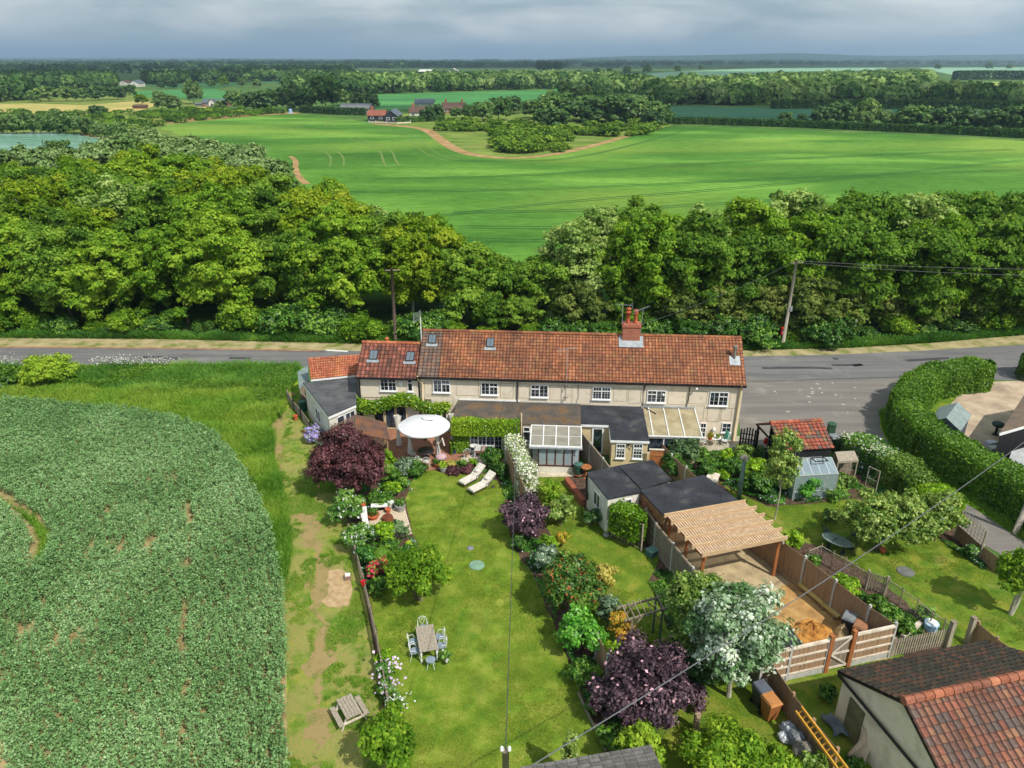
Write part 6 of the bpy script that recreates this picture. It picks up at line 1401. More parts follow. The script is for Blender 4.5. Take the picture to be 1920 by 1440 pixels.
for px, py in ((768, 853), (820, 858), (747, 838), (848, 835)):
    p = GZ.I @ P(px, py, 0); lg.append(p)
    GZ.part('post', MB().tube([(p.x, p.y, 0), (p.x, p.y, 2.48)], .03, 8), BLACKP)
    c = []; vs = []; n = 12
    for z, r in ((2.46, .26), (2.1, .2), (1.4, .1), (1.2, .07), (.9, .11), (.45, .17), (.1, .16)):
        for j in range(n): a_ = 2 * math.pi * j / n; rr_ = r * (1 + .22 * math.cos(5 * a_)); vs.append((p.x + .05 + rr_ * math.cos(a_), p.y + rr_ * .6 * math.sin(a_), z))
    GZ.part('curtain', MB().add(vs, [(k * n + j, k * n + (j + 1) % n, (k + 1) * n + (j + 1) % n, (k + 1) * n + j) for k in range(6) for j in range(n)]), M_noise('curtain', '#cfc9be', '#ddd8ce', 3, .9, 0), smooth=True)
rgm = MB(); n = 24
for j in range(n): a_, b_ = 2 * math.pi * j / n, 2 * math.pi * (j + 1) / n; rgm.beam((sxz * .97 * math.cos(a_), syz * .97 * math.sin(a_), 2.5), (sxz * .97 * math.cos(b_), syz * .97 * math.sin(b_), 2.5), .04)
GZ.part('frame', rgm, BLACKP)
# furniture beneath
tb_ = Thing('patio_table', 'dark dining table under the gazebo with a pot plant', 'table', GZ.w(.05, -.15, 0)); tb_.part('tabletop', MB().lathe([(.55, .7), (.58, .72), (.55, .75), (.02, .75)], n=24), BLACKP); tb_.part('leg', MB().lathe([(.25, 0), (.08, .06), (.06, .7)], n=10), BLACKP)
gp_ = 'chairs under the gazebo'
k0 = iron_chair('white carved chair at the near side of the gazebo table', GZ.w(.2, -1.15, 0), math.pi, IRW, CUSH, gp_)
dup(k0, GZ.w(-.85, -.1, 0), math.pi / 2, 'pale chair at the left of the gazebo table'); dup(k0, GZ.w(-.3, -1.0, 0), 2.7, 'white carved chair left of the nearest gazebo chair')
eg = Thing('hanging_chair', 'cream swing seat with pink cushion under the right of the gazebo', 'chair', GZ.w(1.1, -.6, 0), -.4); eg.part('frame', MB().tube([(-.3, .3, 0), (-.35, .35, 1.2), (0, .3, 1.75), (.3, .0, 1.4)], .05, 8), CUSH); eg.part('seat', MB().ball((0, 0, .5), .4, .55, 12, 6), M_noise('pink_cushion', '#a98a90', '#bb9ca2', 3, .9, 0), smooth=True)
# bench and bistro set on the stone slab
slp = [P(861, 866, .1), P(868, 853, .1), P(926, 856, .1), P(922, 868, .1)]
sb = solo('stone_slab', MB().slab(slp, .11), G['slab'], 'pale stone platform under the garden bench on the patio', 'platform')
bp_ = P(908, 858, .1); BNH = Thing('garden_bench', 'bench with white iron ends, brown slats and cushions under the ivy window', 'bench', bp_, HRZ)
BNH.part('seat', MB().bx(-.62, .62, -.2, -.08, .42, .45).bx(-.62, .62, -.05, .07, .42, .45).bx(-.62, .62, .1, .2, .42, .45), M_noise('brown_slats', '#5c3a28', '#6e4834', 3, .7, .1))
BNH.part('backrest', MB().bx(-.62, .62, .2, .23, .55, .68).bx(-.62, .62, .21, .24, .72, .85), IRW)
for x in (-.62, .62): BNH.part('leg', MB().tube([(x, -.22, 0), (x, -.2, .42), (x, -.2, .62), (x, .22, .66), (x, .22, .9)], .025, 6).tube([(x, .22, .6), (x, .25, 0)], .025, 6), IRW)
for x, c in ((-.42, '#b9b6b0'), (0, '#a38d88'), (.4, '#9aa6ac')):
    cu = Thing('cushion', 'cushion on the patio bench, ' + {-.42: 'white and leftmost', 0: 'patterned pink in the middle', .4: 'pale blue and rightmost'}[x], 'cushion', BNH.w(x, .08, .46), HRZ + .1, 'cushions on the patio bench'); cu.part('pillow', MB().box((0, .03, .19), (.36, .12, .36), 0, -.25), M_noise('cu' + c[1:], c, c, 5, .9, .1)); cu.part('piping', MB().tube([(-.18, 0, .02), (.18, 0, .02)], .012, 5), CUSH)
p = P(889, 852, .1); B = Thing('bistro_table', 'small round white bistro table left of the patio bench', 'table', p); B.part('tabletop', MB().lathe([(.26, .68), (.28, .7), (.02, .72)], n=18), IRW); B.part('leg', MB().lathe([(.2, 0), (.04, .08), (.03, .68)], n=8), IRW)
iron_chair('white iron chair with brown seat left of the bistro table', P(875, 860, .02), HRZ + math.pi + .3, IRW, M_noise('brown_seat', '#6a4433', '#7c5240', 3, .8, 0))
# rusty roofed arbour at the left of the patio
ra = [P(667, 777, 2.6), P(724, 792, 2.05), P(731, 824, 2.0), P(668, 812, 2.45)]
RU = Thing('patio_shelter', 'small shelter with rusty brown felt roof beside the dark red tree', 'shelter', P(690, 830, 0)); RU.part('roof', MB().slab([RU.I @ p for p in ra], .06), RUST)
rb = [P(667, 777, 2.62), P(668, 812, 2.47), P(622, 828, 1.9), P(619, 800, 2.0)]; sl = MB()
for i in range(16): u0, u1 = i / 16, (i + .8) / 16; sl.slab([RU.I @ (rb[0] * (1 - u0) + rb[3] * u0), RU.I @ (rb[1] * (1 - u0) + rb[2] * u0), RU.I @ (rb[1] * (1 - u1) + rb[2] * u1), RU.I @ (rb[0] * (1 - u1) + rb[3] * u1)], .04)
RU.part('slatted_roof', sl, M_noise('brown_battens', '#5d4a3e', '#75604f', 3, .85, .2))
for p in (ra[1], ra[2], rb[2], rb[3]): q = RU.I @ (p + ((ra[0] + ra[3]) / 2 - p) * .08); RU.part('post', MB().beam((q.x, q.y, 0), (q.x, q.y, q.z - .1), .09), WOODF)
# pots and small garden things
def pot(label, px, py, r, h, m, name='plant_pot', cat='pot', plant=None, z=0, prof=None):
    p = P(px, py, z); B = Thing(name, label, cat, p)
    B.part('pot', MB().lathe(prof or [(r * .7, 0), (r, h * .85), (r * 1.1, h * .87), (r * 1.1, h), (r * .9, h), (r * .85, h * .9)], n=16), m)
    if plant:
        mm, hr, n = plant; pos = unit(rng.normal(size=(n, 3))) * np.array([hr, hr, hr * .8]) * rng.uniform(.4, 1, (n, 1)); nrm = pos.copy() + rng.normal(size=(n, 3)) * .3; pos[:, 2] += h + hr * .5
        me = leaf_mesh('plant', leaf_quads(pos, nrm, .09), .5 + rng.normal(size=n) * .2, LF[mm]); B.part('plant', me, None)
    else: B.part('soil', MB().lathe([(r * .86, h * .84), (.02, h * .86)], n=16), G['soil'])
    return B
GREYP = M_noise('grey_pot', '#8a8784', '#9b9895', 3, .7, 0)
pot('large grey tub with feathery plant at the corner of the gravel', 751, 958, .3, .45, GREYP, plant=('shrub', .35, 160))
pot('wide terracotta bowl with green plant at the left of the gravel', 700, 972, .36, .28, TERRA, plant=('shrub', .35, 160))
pot('white bowl planter beside the gravel square', 732, 950, .22, .35, WHITEP)
pot('brown square planter beside the white bowl', 728, 962, .16, .3, TERRA)
pot('terracotta pot standing at the top of the white curved bench', 680, 953, .2, .3, TERRA)
pot('stone planter with lime green plant at the lawn edge', 831, 884, .25, .35, GREYP, plant=('lime', .32, 160))
pot('small dark pot with red flowers by the patio edge', 818, 876, .17, .28, TERRA, plant=('shrub', .25, 90))
pot('dark blue pot with leafy plant at the ivy corner', 851, 850, .22, .35, M_noise('blue_pot', '#26344a', '#32435c', 3, .4, 0), plant=('shrub', .3, 120))
pot('green plant in a pot on the gazebo table', 798, 826, .1, .14, TERRA, z=.76, plant=('shrub', .18, 60))
pot('tall terracotta pot outside the old picket fence', 555, 788, .17, .42, TERRA)
pot('small terracotta pot lower down outside the old picket fence', 572, 812, .17, .3, TERRA, plant=('shrub', .22, 80))
pot('terracotta pot under the apple tree', 1654, 1036, .17, .25, TERRA)
pot('white pot with succulents in the corner bed beside the lawn', 776, 1023, .16, .22, WHITEP, plant=('silver', .16, 60))
pot('blue grey pot in the side yard of the flat extension', 597, 808, .26, .3, M_noise('bluegrey_pot', '#3f4b5c', '#4c5a6c', 3, .5, 0), plant=('dark', .3, 100))
pot('terracotta pots beside the water butt at the conservatory', 1084, 894, .25, .22, TERRA, plant=('shrub', .2, 50))
# white curved bench
p = [P(682, 962, 0), P(684, 985, 0), P(690, 1008, 0)]; B = Thing('garden_bench', 'long white curved bench along the edge of the gravel square', 'bench', p[0]); q = [B.I @ x for x in p]
mb = MB(); 
for a, b in zip(q, q[1:]): mb.beam(a + V(0, 0, .45), b + V(0, 0, .45), .4, .05)
B.part('seat', mb, WHITEP); mb = MB()
for a, b in zip(q, q[1:]): mb.beam(a + V(-.2, 0, .66), b + V(-.2, 0, .66), .04, .4)
B.part('backrest', mb, WOODG)
for x in q: B.part('leg', MB().box((x.x, x.y, .21), (.3, .06, .42)), WHITEP)
B = Thing('garden_bench', 'pale stone bench between the flower bed and the gravel', 'bench', P(712, 958, 0), .1); B.part('seat', MB().box((0, 0, .4), (1.0, .35, .07)), WHITEP); B.part('leg', MB().box((-.38, 0, .18), (.1, .3, .36)), GREYP); B.part('leg', MB().box((.38, 0, .18), (.1, .3, .36)), GREYP)
B = Thing('ornament', 'white crescent shaped ornament among the border plants', 'ornament', P(716, 932, 0)); B.part('crescent', MB().tube([(-.25, 0, .55), (-.2, 0, .4), (0, 0, .32), (.2, 0, .4), (.24, 0, .6)], [.02, .05, .07, .05, .02], 8), WHITEP); B.part('stem', MB().tube([(0, 0, 0), (0, 0, .3)], .02, 6), WHITEP)
B = Thing('garden_statue', 'white stone statue on a small plinth beside the ivy trellis', 'statue', P(1137, 1004, 0)); B.part('plinth', MB().lathe([(.2, 0), (.2, .1), (.14, .14), (.14, .3)], n=12), GREYP); B.part('figure', MB().lathe([(.12, .3), (.16, .42), (.12, .6), (.06, .75), (.05, .85), (.09, .95), (.04, 1.03)], n=12), RENDW, smooth=True)
B = Thing('storage_box', 'small teal plastic box on soil beside the panel fence', 'box', P(1224, 1040, 0), .6); B.part('box', MB().box((0, 0, .17), (.7, .5, .34)), M_noise('teal_box', '#3c5f56', '#4a7066', 3, .6, 0)); B.part('lid', MB().box((0, 0, .37), (.74, .54, .05)), M_noise('teal_lid', '#5b7f76', '#6a8f85', 3, .6, 0))
p = P(1084, 893, 0); B = Thing('water_butt', 'dark green ribbed water butt beside the conservatory', 'water butt', p); pr = []
for i in range(9): pr += [(.27 + .02 * (i % 2), i * .1), (.27 + .02 * (i % 2), i * .1 + .09)]
B.part('body', MB().lathe(pr, n=18), M_noise('butt_green', '#244034', '#2f4f41', 3, .5, 0)); B.part('lid', MB().lathe([(.3, .89), (.3, .93), (.05, .98)], n=18), M_noise('butt_lid', '#3e5c52', '#4a6a5f', 3, .5, 0))
p = P(569, 772, 0); B = Thing('water_butt', 'dark green water butt beside the flat extension side wall', 'water butt', p); B.part('body', MB().lathe(pr, n=18), M_noise('butt_green2', '#1f4a3c', '#2a5a48', 3, .5, 0)); B.part('lid', MB().lathe([(.3, .89), (.3, .93), (.05, .98)], n=18), M_noise('butt_lid2', '#2e5a4a', '#3a6858', 3, .5, 0))
p = P(1098, 896, 0); B = Thing('round_table', 'orange brown round wooden table behind the water butt', 'table', p); B.part('tabletop', MB().lathe([(.34, .8), (.36, .82), (.34, .86), (.02, .86)], n=20), WOODR); B.part('leg', MB().lathe([(.2, 0), (.08, .1), (.06, .8)], n=10), WOODR)
a, b = P(1062, 897, .35), P(1094, 940, .35); B = Thing('brick_wall', 'low red brick garden wall stepping down beside the white shed', 'wall', V(a.x, a.y, 0)); d = b - a; B.part('wall', MB().beam((0, 0, .2), d + V(0, 0, .2), .3, .4), BRICKM); B.part('coping', MB().beam((0, 0, .43), d + V(0, 0, .43), .34, .05), M_noise('red_coping', '#7c4430', '#93543c', 4, .85, .1))
B = Thing('side_gate', 'orange brown ledged wooden gate beside the cream extension', 'gate', P(1215, 886, 0), HRZ); sg = MB()
for i in range(7): sg.box((.07 + i * .125, 0, .85), (.12, .03, 1.7))
B.part('panel', sg, WOODR); B.part('ledge', MB().bx(0, .88, -.05, -.016, .3, .4).bx(0, .88, -.05, -.016, 1.3, 1.4), M_noise('ledge', '#8f5f34', '#a4703f', 3, .8, .1)); B.part('capping', MB().bx(-.05, .93, -.06, .06, 1.72, 1.78), WOODP)
# white iron set at the right end of the terrace
p = P(1339, 836, 0); B = Thing('garden_table', 'round white iron table with potted plants by the end cottage', 'table', p); B.part('tabletop', MB().lathe([(.4, .68), (.42, .7), (.02, .72)], n=20), IRW)
for k in range(3): a_ = k * 2.09; B.part('leg', MB().tube([(0, 0, .68), (.2 * math.cos(a_), .2 * math.sin(a_), .35), (.33 * math.cos(a_), .33 * math.sin(a_), 0)], .02, 6), IRW)
pot('terracotta pot of orange flowers on the white iron table', 1331, 824, .17, .22, TERRA, z=.72, plant=('orange', .25, 110)); pot('low green pot plant on the right of the white iron table', 1346, 822, .12, .14, GREYP, z=.72, plant=('lime', .16, 60))
k1 = iron_chair('white iron chair left of the round white table by the end cottage', P(1319, 838, 0), math.pi / 2 + .3, IRW, IRW, 'white iron chairs by the end cottage'); dup(k1, P(1357, 836, 0), -math.pi / 2 - .2, 'white iron chair right of the round white table by the end cottage')
p = P(1361, 832, 0); B = Thing('ornament', 'green folded parasol shaped ornament against the end cottage wall', 'ornament', p); B.part('cover', MB().lathe([(.1, .3), (.3, .5), (.05, 1.05)], n=8), M_noise('teal_cover', '#2f6b58', '#3b7a66', 3, .6, 0)); B.part('stand', MB().lathe([(.12, 0), (.04, .05), (.04, .3)], n=8), BLACKP)
# green oval table set on the right lawn
tq = P(1570, 1012, .74); ax_ = P(1596, 1022, .74) - P(1546, 1002, .74)
OV = Thing('garden_table', 'oval grey green metal table on the right lawn under the apple tree', 'table', V(tq.x, tq.y, 0), math.atan2(ax_.y, ax_.x)); OV.part('tabletop', MB().lathe([(.95, .7), (1.0, .72), (.97, .75), (.02, .75)], n=30, sx=.85, sy=.5), M_noise('table_green', '#5b6a62', '#728078', 5, .5, .1))
for x in (-.4, .4): OV.part('leg', MB().lathe([(.22, 0), (.06, .08), (.04, .7)], (x, 0, 0), 8), IRG)
gq = 'dark green chairs round the oval table'
k2 = iron_chair('dark green chair nearest the wire fence, left of the oval table', P(1556, 1029, 0), .5 + math.pi, IRG, IRG, gq); dup(k2, P(1592, 1040, 0), math.pi + .7, 'dark green chair at the lower right of the oval table'); dup(k2, P(1600, 1014, 0), -.9, 'dark green chair behind the right end of the oval table'); dup(k2, P(1548, 1008, 0), 1.7, 'dark green chair behind the left end of the oval table')
# odds and ends
p = P(1744, 1180, 0); B = Thing('plastic_tub', 'blue and white round tub behind the pale picket fence', 'tub', p); B.part('tub', MB().lathe([(.28, 0), (.33, .4), (.3, .42)], n=18), M_noise('tub_blue', '#8fb0cc', '#a4c2dc', 3, .4, 0)); B.part('lid', MB().lathe([(.27, .42), (.2, .5), (.02, .52)], n=18), WHITEP)
p = P(1708, 1185, 0); B = Thing('timber_beam', 'short weathered sleeper at the end of the vegetable strip', 'timber', p); B.part('beam', MB().box((0, 0, .12), (1.6, .22, .22), .6), WOODP)
p = P(1335, 905, 0); B = Thing('cold_frame', 'small white boarded cold frame behind the black roofed studio', 'cold frame', p, -.5); B.part('lid', MB().box((0, 0, .42), (.75, .9, .06), 0, .2), WOODP); B.part('box', MB().box((0, 0, .17), (.7, .8, .34)), WOODG)
p = P(1433, 846, 0); B = Thing('red_bag', 'red bag hanging on a post of the open tiled store', 'bag', p); B.part('bag', MB().ball((0, 0, .8), .16, 1.7, 10, 6), M_noise('redbag', '#a82018', '#c0281e', 3, .5, 0)); B.part('strap', MB().tube([(0, 0, 1.0), (0, 0, 1.3)], .015, 5), BLACKP)
p = P(1866, 815, 0); B = Thing('covered_barbecue', 'dark green covered barbecue beside the black barn', 'barbecue', p); B.part('cover', MB().ball((0, 0, .85), .42, .55, 12, 6), M_noise('bbq', '#24332c', '#30423a', 3, .6, 0), smooth=True); B.part('leg', MB().lathe([(.3, 0), (.1, .1), (.08, .8)], n=8), BLACKP)
for i, (px, py, c, lab) in enumerate(((1858, 832, '#b8bcc4', 'pale plastic sack on top by the barn corner'), (1862, 842, '#a3a8a0', 'grey plastic sack stacked below the pale one by the barn'))):
    p = P(px, py, .2); mb = MB().box((p.x, p.y, .2), (.7, .45, .36), .3); solo('plastic_sack', mb, M_noise('psack%d' % i, c, c, 3, .5, .3), lab, 'sack')
a, b = P(1116, 1355, 0), P(1066, 1235, 0)
solo('lawn_edging', MB().beam(P(1084, 1300, .1), P(1118, 1372, .1), .05, .2).beam(P(1118, 1372, .1), P(1137, 1410, .1), .05, .2), WOODG, 'grey board edging between the lawn and the elder bed', 'edging')
p = P(734, 1345, 0); B = Thing('garden_chair', 'upright white wirework chair back leaning in the lower left border', 'chair', p); mb = MB().tube([(-.22, 0, 0), (-.2, 0, .9), (0, 0, 1.15), (.2, 0, .9), (.22, 0, 0)], .02, 6)
for x in (-.1, 0, .1): mb.tube([(x, 0, 0), (x, 0, .75)], .012, 5)
B.part('backrest', mb, IRW); B.part('scroll', MB().tube([(-.1, 0, .75), (-.12, 0, .9), (0, 0, 1.0), (.12, 0, .9), (.1, 0, .75), (0, 0, .85), (-.1, 0, .75)], .012, 5), IRW)
for px, y0_, lab in ((1074, 958, 'left'), (1090, 950, 'middle'), (1096, 944, 'right')):
    p = P(px, y0_ + 18, 0); B = Thing('metal_stake', 'thin black metal stake by the white shed, the %s one of three' % lab, 'stake', p, group='black stakes by the white shed'); B.part('stake', MB().tube([(0, 0, 0), (0, 0, 1.0)], .02, 6), BLACKP)

# ================================================================ garden plants
def shrub(name, label, cat, px, py, w, h, m, dens=1.0, ls=.11, nl=14, lr=.36, group=None, z0=.06, d=None, bloom=False, low=-.5, tj=.1, up=.25, base=.5, stem=True, shell=.6, trunk=None):
    """a bush: rounded leaf clumps from the ground up; w, d, h in metres; (px, py) = its foot in the photograph"""
    c = P(px, py, 0); d = d or w; B = Thing(name, label, cat, c, 0, group)
    cz = h * (.5 + z0 / 2); lobes = lobe_cloud((0, 0, cz), w / 2 * .8, d / 2 * .8, h / 2 * .82, nl, min(w, d) / 2 * lr, base, tj, low)
    area = math.pi * w * d * .8 + math.pi * (w + d) / 2 * h; n = int(area * 2.3 * dens / (ls * ls * .75))
    pos, nrm, tint = lobes_pts(lobes, n, shell, up); pos[:, 2] = np.maximum(pos[:, 2], .03)
    me = leaf_mesh('foliage', leaf_quads(pos, nrm, ls), tint, LF[m], rng.random(n)); B.part('foliage' if not trunk else 'crown', me, None)
    if stem:
        s = MB()
        if trunk:
            for q in range(trunk[1]):
                o = V(random.uniform(-.12, .12), random.uniform(-.1, .1), 0) if trunk[1] > 1 else V(0, 0, 0)
                limb(s, o, o * 2 + V(0, 0, h * .6), trunk[0], trunk[0] * .5, 4, .04, 8)
                for l in lobes[::max(1, len(lobes) // 6)]: limb(s, o * 1.6 + V(0, 0, h * .4), l[:3], trunk[0] * .4, trunk[0] * .12)
        else:
            for l in lobes[::3]: limb(s, (0, 0, 0), l[:3], .025, .008)
        B.part('trunk' if trunk else 'stem', s, (trunk[2] if trunk and len(trunk) > 2 else BARK))
    return B
def hedge(name, label, pix, w, h, m, n, ls=.1, cat='hedge', base=.5, wob=.12, world=None, z0=.1, patchy=.14, aspect=1.5):
    path = world or [P(x, y, 0) for x, y in pix]; pos, nrm, tint = hedge_pts(path, w, h, n, base, wob, z0, patchy)
    c = V(path[0].x, path[0].y, 0); return stuff_leaves(name, pos, nrm, tint, ls, LF[m], 'thing', aspect, rng.random(len(pos)), label, cat, loc=c)
S = shrub
# large garden trees and shrubs
S('purple_tree', 'large dark red leaved tree beside the patio shelter', 'tree', 656, 930, 4.9, 4.6, 'purple', .95, .105, 34, .3, trunk=(.12, 2), low=-.6)
S('copper_shrub', 'purple leaved shrub with pink flecks between the loungers and middle garden', 'shrub', 985, 1010, 2.9, 2.6, 'elder', 1, .1, 18, .34, low=-.5)
S('elder_tree', 'big dark purple elder with pink blossom in the lower middle', 'tree', 1205, 1345, 4.3, 3.4, 'elder', .85, .11, 40, .26, trunk=(.1, 3), low=-.5, tj=.12)
S('elder_tree', 'smaller dark elder spilling towards the log post on the grass', 'shrub', 1285, 1325, 1.9, 1.3, 'elder', .8, .1, 12, .34)
S('elder_tree', 'left hand lobe of dark elder hanging over the low lawn edging', 'shrub', 1142, 1345, 2.0, 2.1, 'elder', .85, .1, 14, .32)
S('photinia_bush', 'big glossy green bush with red young tips beside the bright lawn', 'shrub', 1068, 1150, 3.5, 3.4, 'redtip', 1, .095, 30, .3)
S('variegated_shrub', 'small silvery variegated shrub left of the red tipped bush', 'shrub', 1022, 1075, 1.3, 2.0, 'silver', .9, .09, 9, .4, base=.45)
S('gold_shrub', 'tan gold fringed shrub at the right edge of the red tipped bush', 'shrub', 1130, 1120, 1.5, 2.4, 'gold', .7, .09, 10, .36)
S('pale_climber', 'pale variegated climber below the gold shrub near the arbour', 'climber', 1138, 1178, 1.3, 2.0, 'silver', .45, .08, 9, .4, base=.25)
S('laurel_bush', 'rounded bright green laurel bush below the red tipped one', 'shrub', 1083, 1222, 2.3, 2.3, 'round', 1.1, .11, 16, .34, tj=.04)
S('orange_shrub', 'yellow orange shrub with glowing tips between laurel and arbour', 'shrub', 1163, 1212, 1.2, 2.0, 'orange', .9, .08, 9, .4, base=.62)
S('orange_shrub', 'lower smaller yellow orange shrub just above the dark elder', 'shrub', 1152, 1256, 1.1, 1.7, 'lime', .9, .08, 8, .4, base=.45)
S('border_shrub', 'dark green shrub at the foot of the laurel by the lawn', 'shrub', 1092, 1275, 1.5, .9, 'shrub', .8, .1, 8, .4)
S('border_shrub', 'low green plants along the lawn under the elder', 'shrub', 1112, 1335, 1.0, .7, 'shrub', .8, .1, 7, .4)
S('border_shrub', 'green shrub between the elder and the bottom shed roof', 'shrub', 1150, 1398, 1.2, .9, 'shrub', .8, .1, 7, .4)
S('whitebeam_tree', 'silvery white leaved tree with pale trunk in front of the sand plot', 'tree', 1366, 1306, 4.7, 5.2, 'whitebeam', .62, .11, 44, .24, trunk=(.12, 1, BARKPALE), z0=.3, low=-.6, base=.42, tj=.2, shell=.45)
S('green_tree', 'leafy green tree touching the left of the silvery whitebeam', 'tree', 1297, 1240, 3.6, 4.6, 'apple', .8, .1, 26, .28, trunk=(.09, 2), z0=.2, base=.45)
S('shade_shrub', 'dark green shrub beneath the green tree left of the whitebeam', 'shrub', 1300, 1275, 2.4, 1.2, 'dark', .7, .1, 10, .36)
S('birch_tree', 'slender young birch with thin crown and pale trunk on the right lawn', 'tree', 1452, 974, 2.3, 5.4, 'apple', .42, .1, 22, .32, trunk=(.055, 1, BARKPALE), z0=.35, base=.55, shell=.3)
S('apple_tree', 'wide spreading pale green apple tree on the right lawn', 'tree', 1645, 1030, 6.0, 3.3, 'apple', .52, .11, 46, .2, trunk=(.14, 2), z0=.25, d=4.6, base=.6, shell=.35)
S('apple_tree', 'green fruit tree beside the lane trellis, right of the wide apple tree', 'tree', 1750, 1012, 3.1, 3.1, 'apple', .6, .105, 24, .27, trunk=(.1, 2), z0=.2, base=.42, shell=.4)
S('cherry_tree', 'green tree with bare white branches at the right edge', 'tree', 1893, 1150, 2.9, 3.6, 'maple', .45, .11, 24, .26, trunk=(.11, 2, BARKPALE), z0=.25, base=.5, shell=.35)
S('crab_apple_tree', 'spreading tree with yellow green leaves over the lower left lawn', 'tree', 785, 1125, 3.9, 2.7, 'maple', .6, .095, 30, .25, trunk=(.1, 3), z0=.25, base=.5, shell=.35)
S('pink_shrub', 'bright pink flowering shrub beside the clipped green ball', 'shrub', 712, 1082, 1.1, 1.2, 'pink', .8, .09, 8, .4)
B = Thing('topiary_ball', 'clipped light green ball bush among the border flowers', 'shrub', P(718, 1062, 0)); n = 9000; dd_ = unit(rng.normal(size=(n, 3))); pos = dd_ * .56 * rng.uniform(.94, 1.02, (n, 1)) + np.array([0, 0, .6]); B.part('foliage', leaf_mesh('foliage', leaf_quads(pos, dd_ + rng.normal(size=(n, 3)) * .3, .045), .62 + rng.normal(size=n) * .1, LF['hedge']), None); B.part('stem', MB().lathe([(.05, 0), (.05, .3)], n=8), BARK)
S('young_tree', 'yellow green leafy tree in the bottom left of the lawn', 'tree', 733, 1445, 2.5, 2.8, 'maple', .7, .11, 18, .3, trunk=(.08, 1), z0=.2, base=.6)
S('lilac_shrub', 'lilac blossomed rhododendron outside the flat extension', 'shrub', 590, 830, 1.35, 1.3, 'lilac', 1.0, .1, 10, .4)
S('wild_shrub', 'grey green wispy plant behind the lilac blossom', 'shrub', 604, 842, .8, 1.0, 'silver', .5, .07, 6, .4, base=.25)
# border beside the left of the lawn
for a in (('border_shrub', 'pale pinkish bush at the top left corner of the lawn', 763, 888, 1.5, 1.1, 'silver', .7, .09, .3), ('border_shrub', 'dark bushy shrub beside the patio edge at the top of the lawn', 781, 892, 1.4, .95, 'shrub', .9, .09, .35),
          ('border_shrub', 'small clipped dark shrub behind the bushy one by the patio', 786, 870, .5, .6, 'shrub', 1, .07, .4), ('tall_perennial', 'yellow green leaves between dark red tree and patio', 732, 880, 1.0, 1.4, 'lime', .7, .1, .35),
          ('border_shrub', 'green shrub right of the dark red tree, upper', 731, 905, 1.3, 1.3, 'shrub', .8, .1, .55), ('border_shrub', 'bright green clump right of the dark red tree, lower', 737, 930, 1.2, 1.1, 'lime', .8, .1, .25),
          ('border_shrub', 'leafy green plant near the bend of the lawn', 756, 915, .8, .8, 'shrub', .8, .1, .6), ('border_shrub', 'yellow upright plant in the middle of the left border', 747, 930, .45, 1.1, 'lime', .8, .08, .6),
          ('border_shrub', 'green plants above the gravel square', 715, 945, 1.6, .6, 'shrub', .8, .09, .5), ('rose_bush', 'rambling white flecked rose left of the white curved bench', 655, 985, 1.9, 2.1, 'white_few', .85, .1, .5),
          ('rose_bush', 'second rambling rose below the white curved bench', 676, 1030, 1.9, 1.7, 'white_few', .8, .1, .42), ('border_shrub', 'golden green shrub directly below the gravel square', 717, 1015, 1.7, 1.4, 'lime', .75, .09, .2),
          ('border_shrub', 'feathery light green plant at the lower right of the gravel', 747, 1010, 1.2, 1.2, 'rosemary', .8, .08, .6), ('border_shrub', 'dark green shrub between golden shrub and green ball', 735, 1040, 1.3, 1.0, 'shrub', .8, .09, .4),
          ('border_shrub', 'lilac flowered shrub left of the clipped ball', 692, 1062, 1.3, 1.3, 'bed', .8, .09, .4), ('border_shrub', 'tiny yellow flowered plant in the corner bed', 767, 1025, .4, .35, 'lime', 1, .06, .9),
          ('border_shrub', 'shrub at the foot of the crab apple, near the red bucket', 712, 1112, 1.1, .9, 'shrub', .8, .09, .4), ('border_shrub', 'lime clump on the paling fence below the plank table', 722, 1245, .8, .8, 'lime', .8, .09, .3)):
    S(a[0], a[1], 'shrub' if 'perennial' not in a[0] else 'plant', *a[2:7], dens=a[7], ls=a[8], nl=8, lr=.42, base=a[9])
for px, py, lab, bl in ((722, 1275, 'clematis with large pale mauve flowers on the paling fence, upper', 'white_few'), (727, 1310, 'clematis with pale mauve flowers on the paling fence, lower', 'white_few'), (745, 1340, 'tall stems dotted with small white flowers right of the fence', 'white_few')):
    B = S('clematis', lab, 'climber', px, py, .9, .95, bl, .7, .09, 7, .4, base=.55)
    n = 26; pos = rng.normal(size=(n, 3)) * np.array([.32, .3, .15]) + np.array([.15, 0, .85]); B.part('flower', leaf_mesh('flower', leaf_quads(pos, rng.normal(size=(n, 3)) * .4 + np.array([0, -.4, 1]), .13 if py < 1330 else .08, 1.0), np.full(n, .5), M_leaf('petal%d' % py, '#c9a8cf' if py < 1330 else '#dcd9dc', '#d8bfdc' if py < 1330 else '#e6e4e6', '#e8d8ea' if py < 1330 else '#eeeeee')), None)['kind'] = 'stuff'
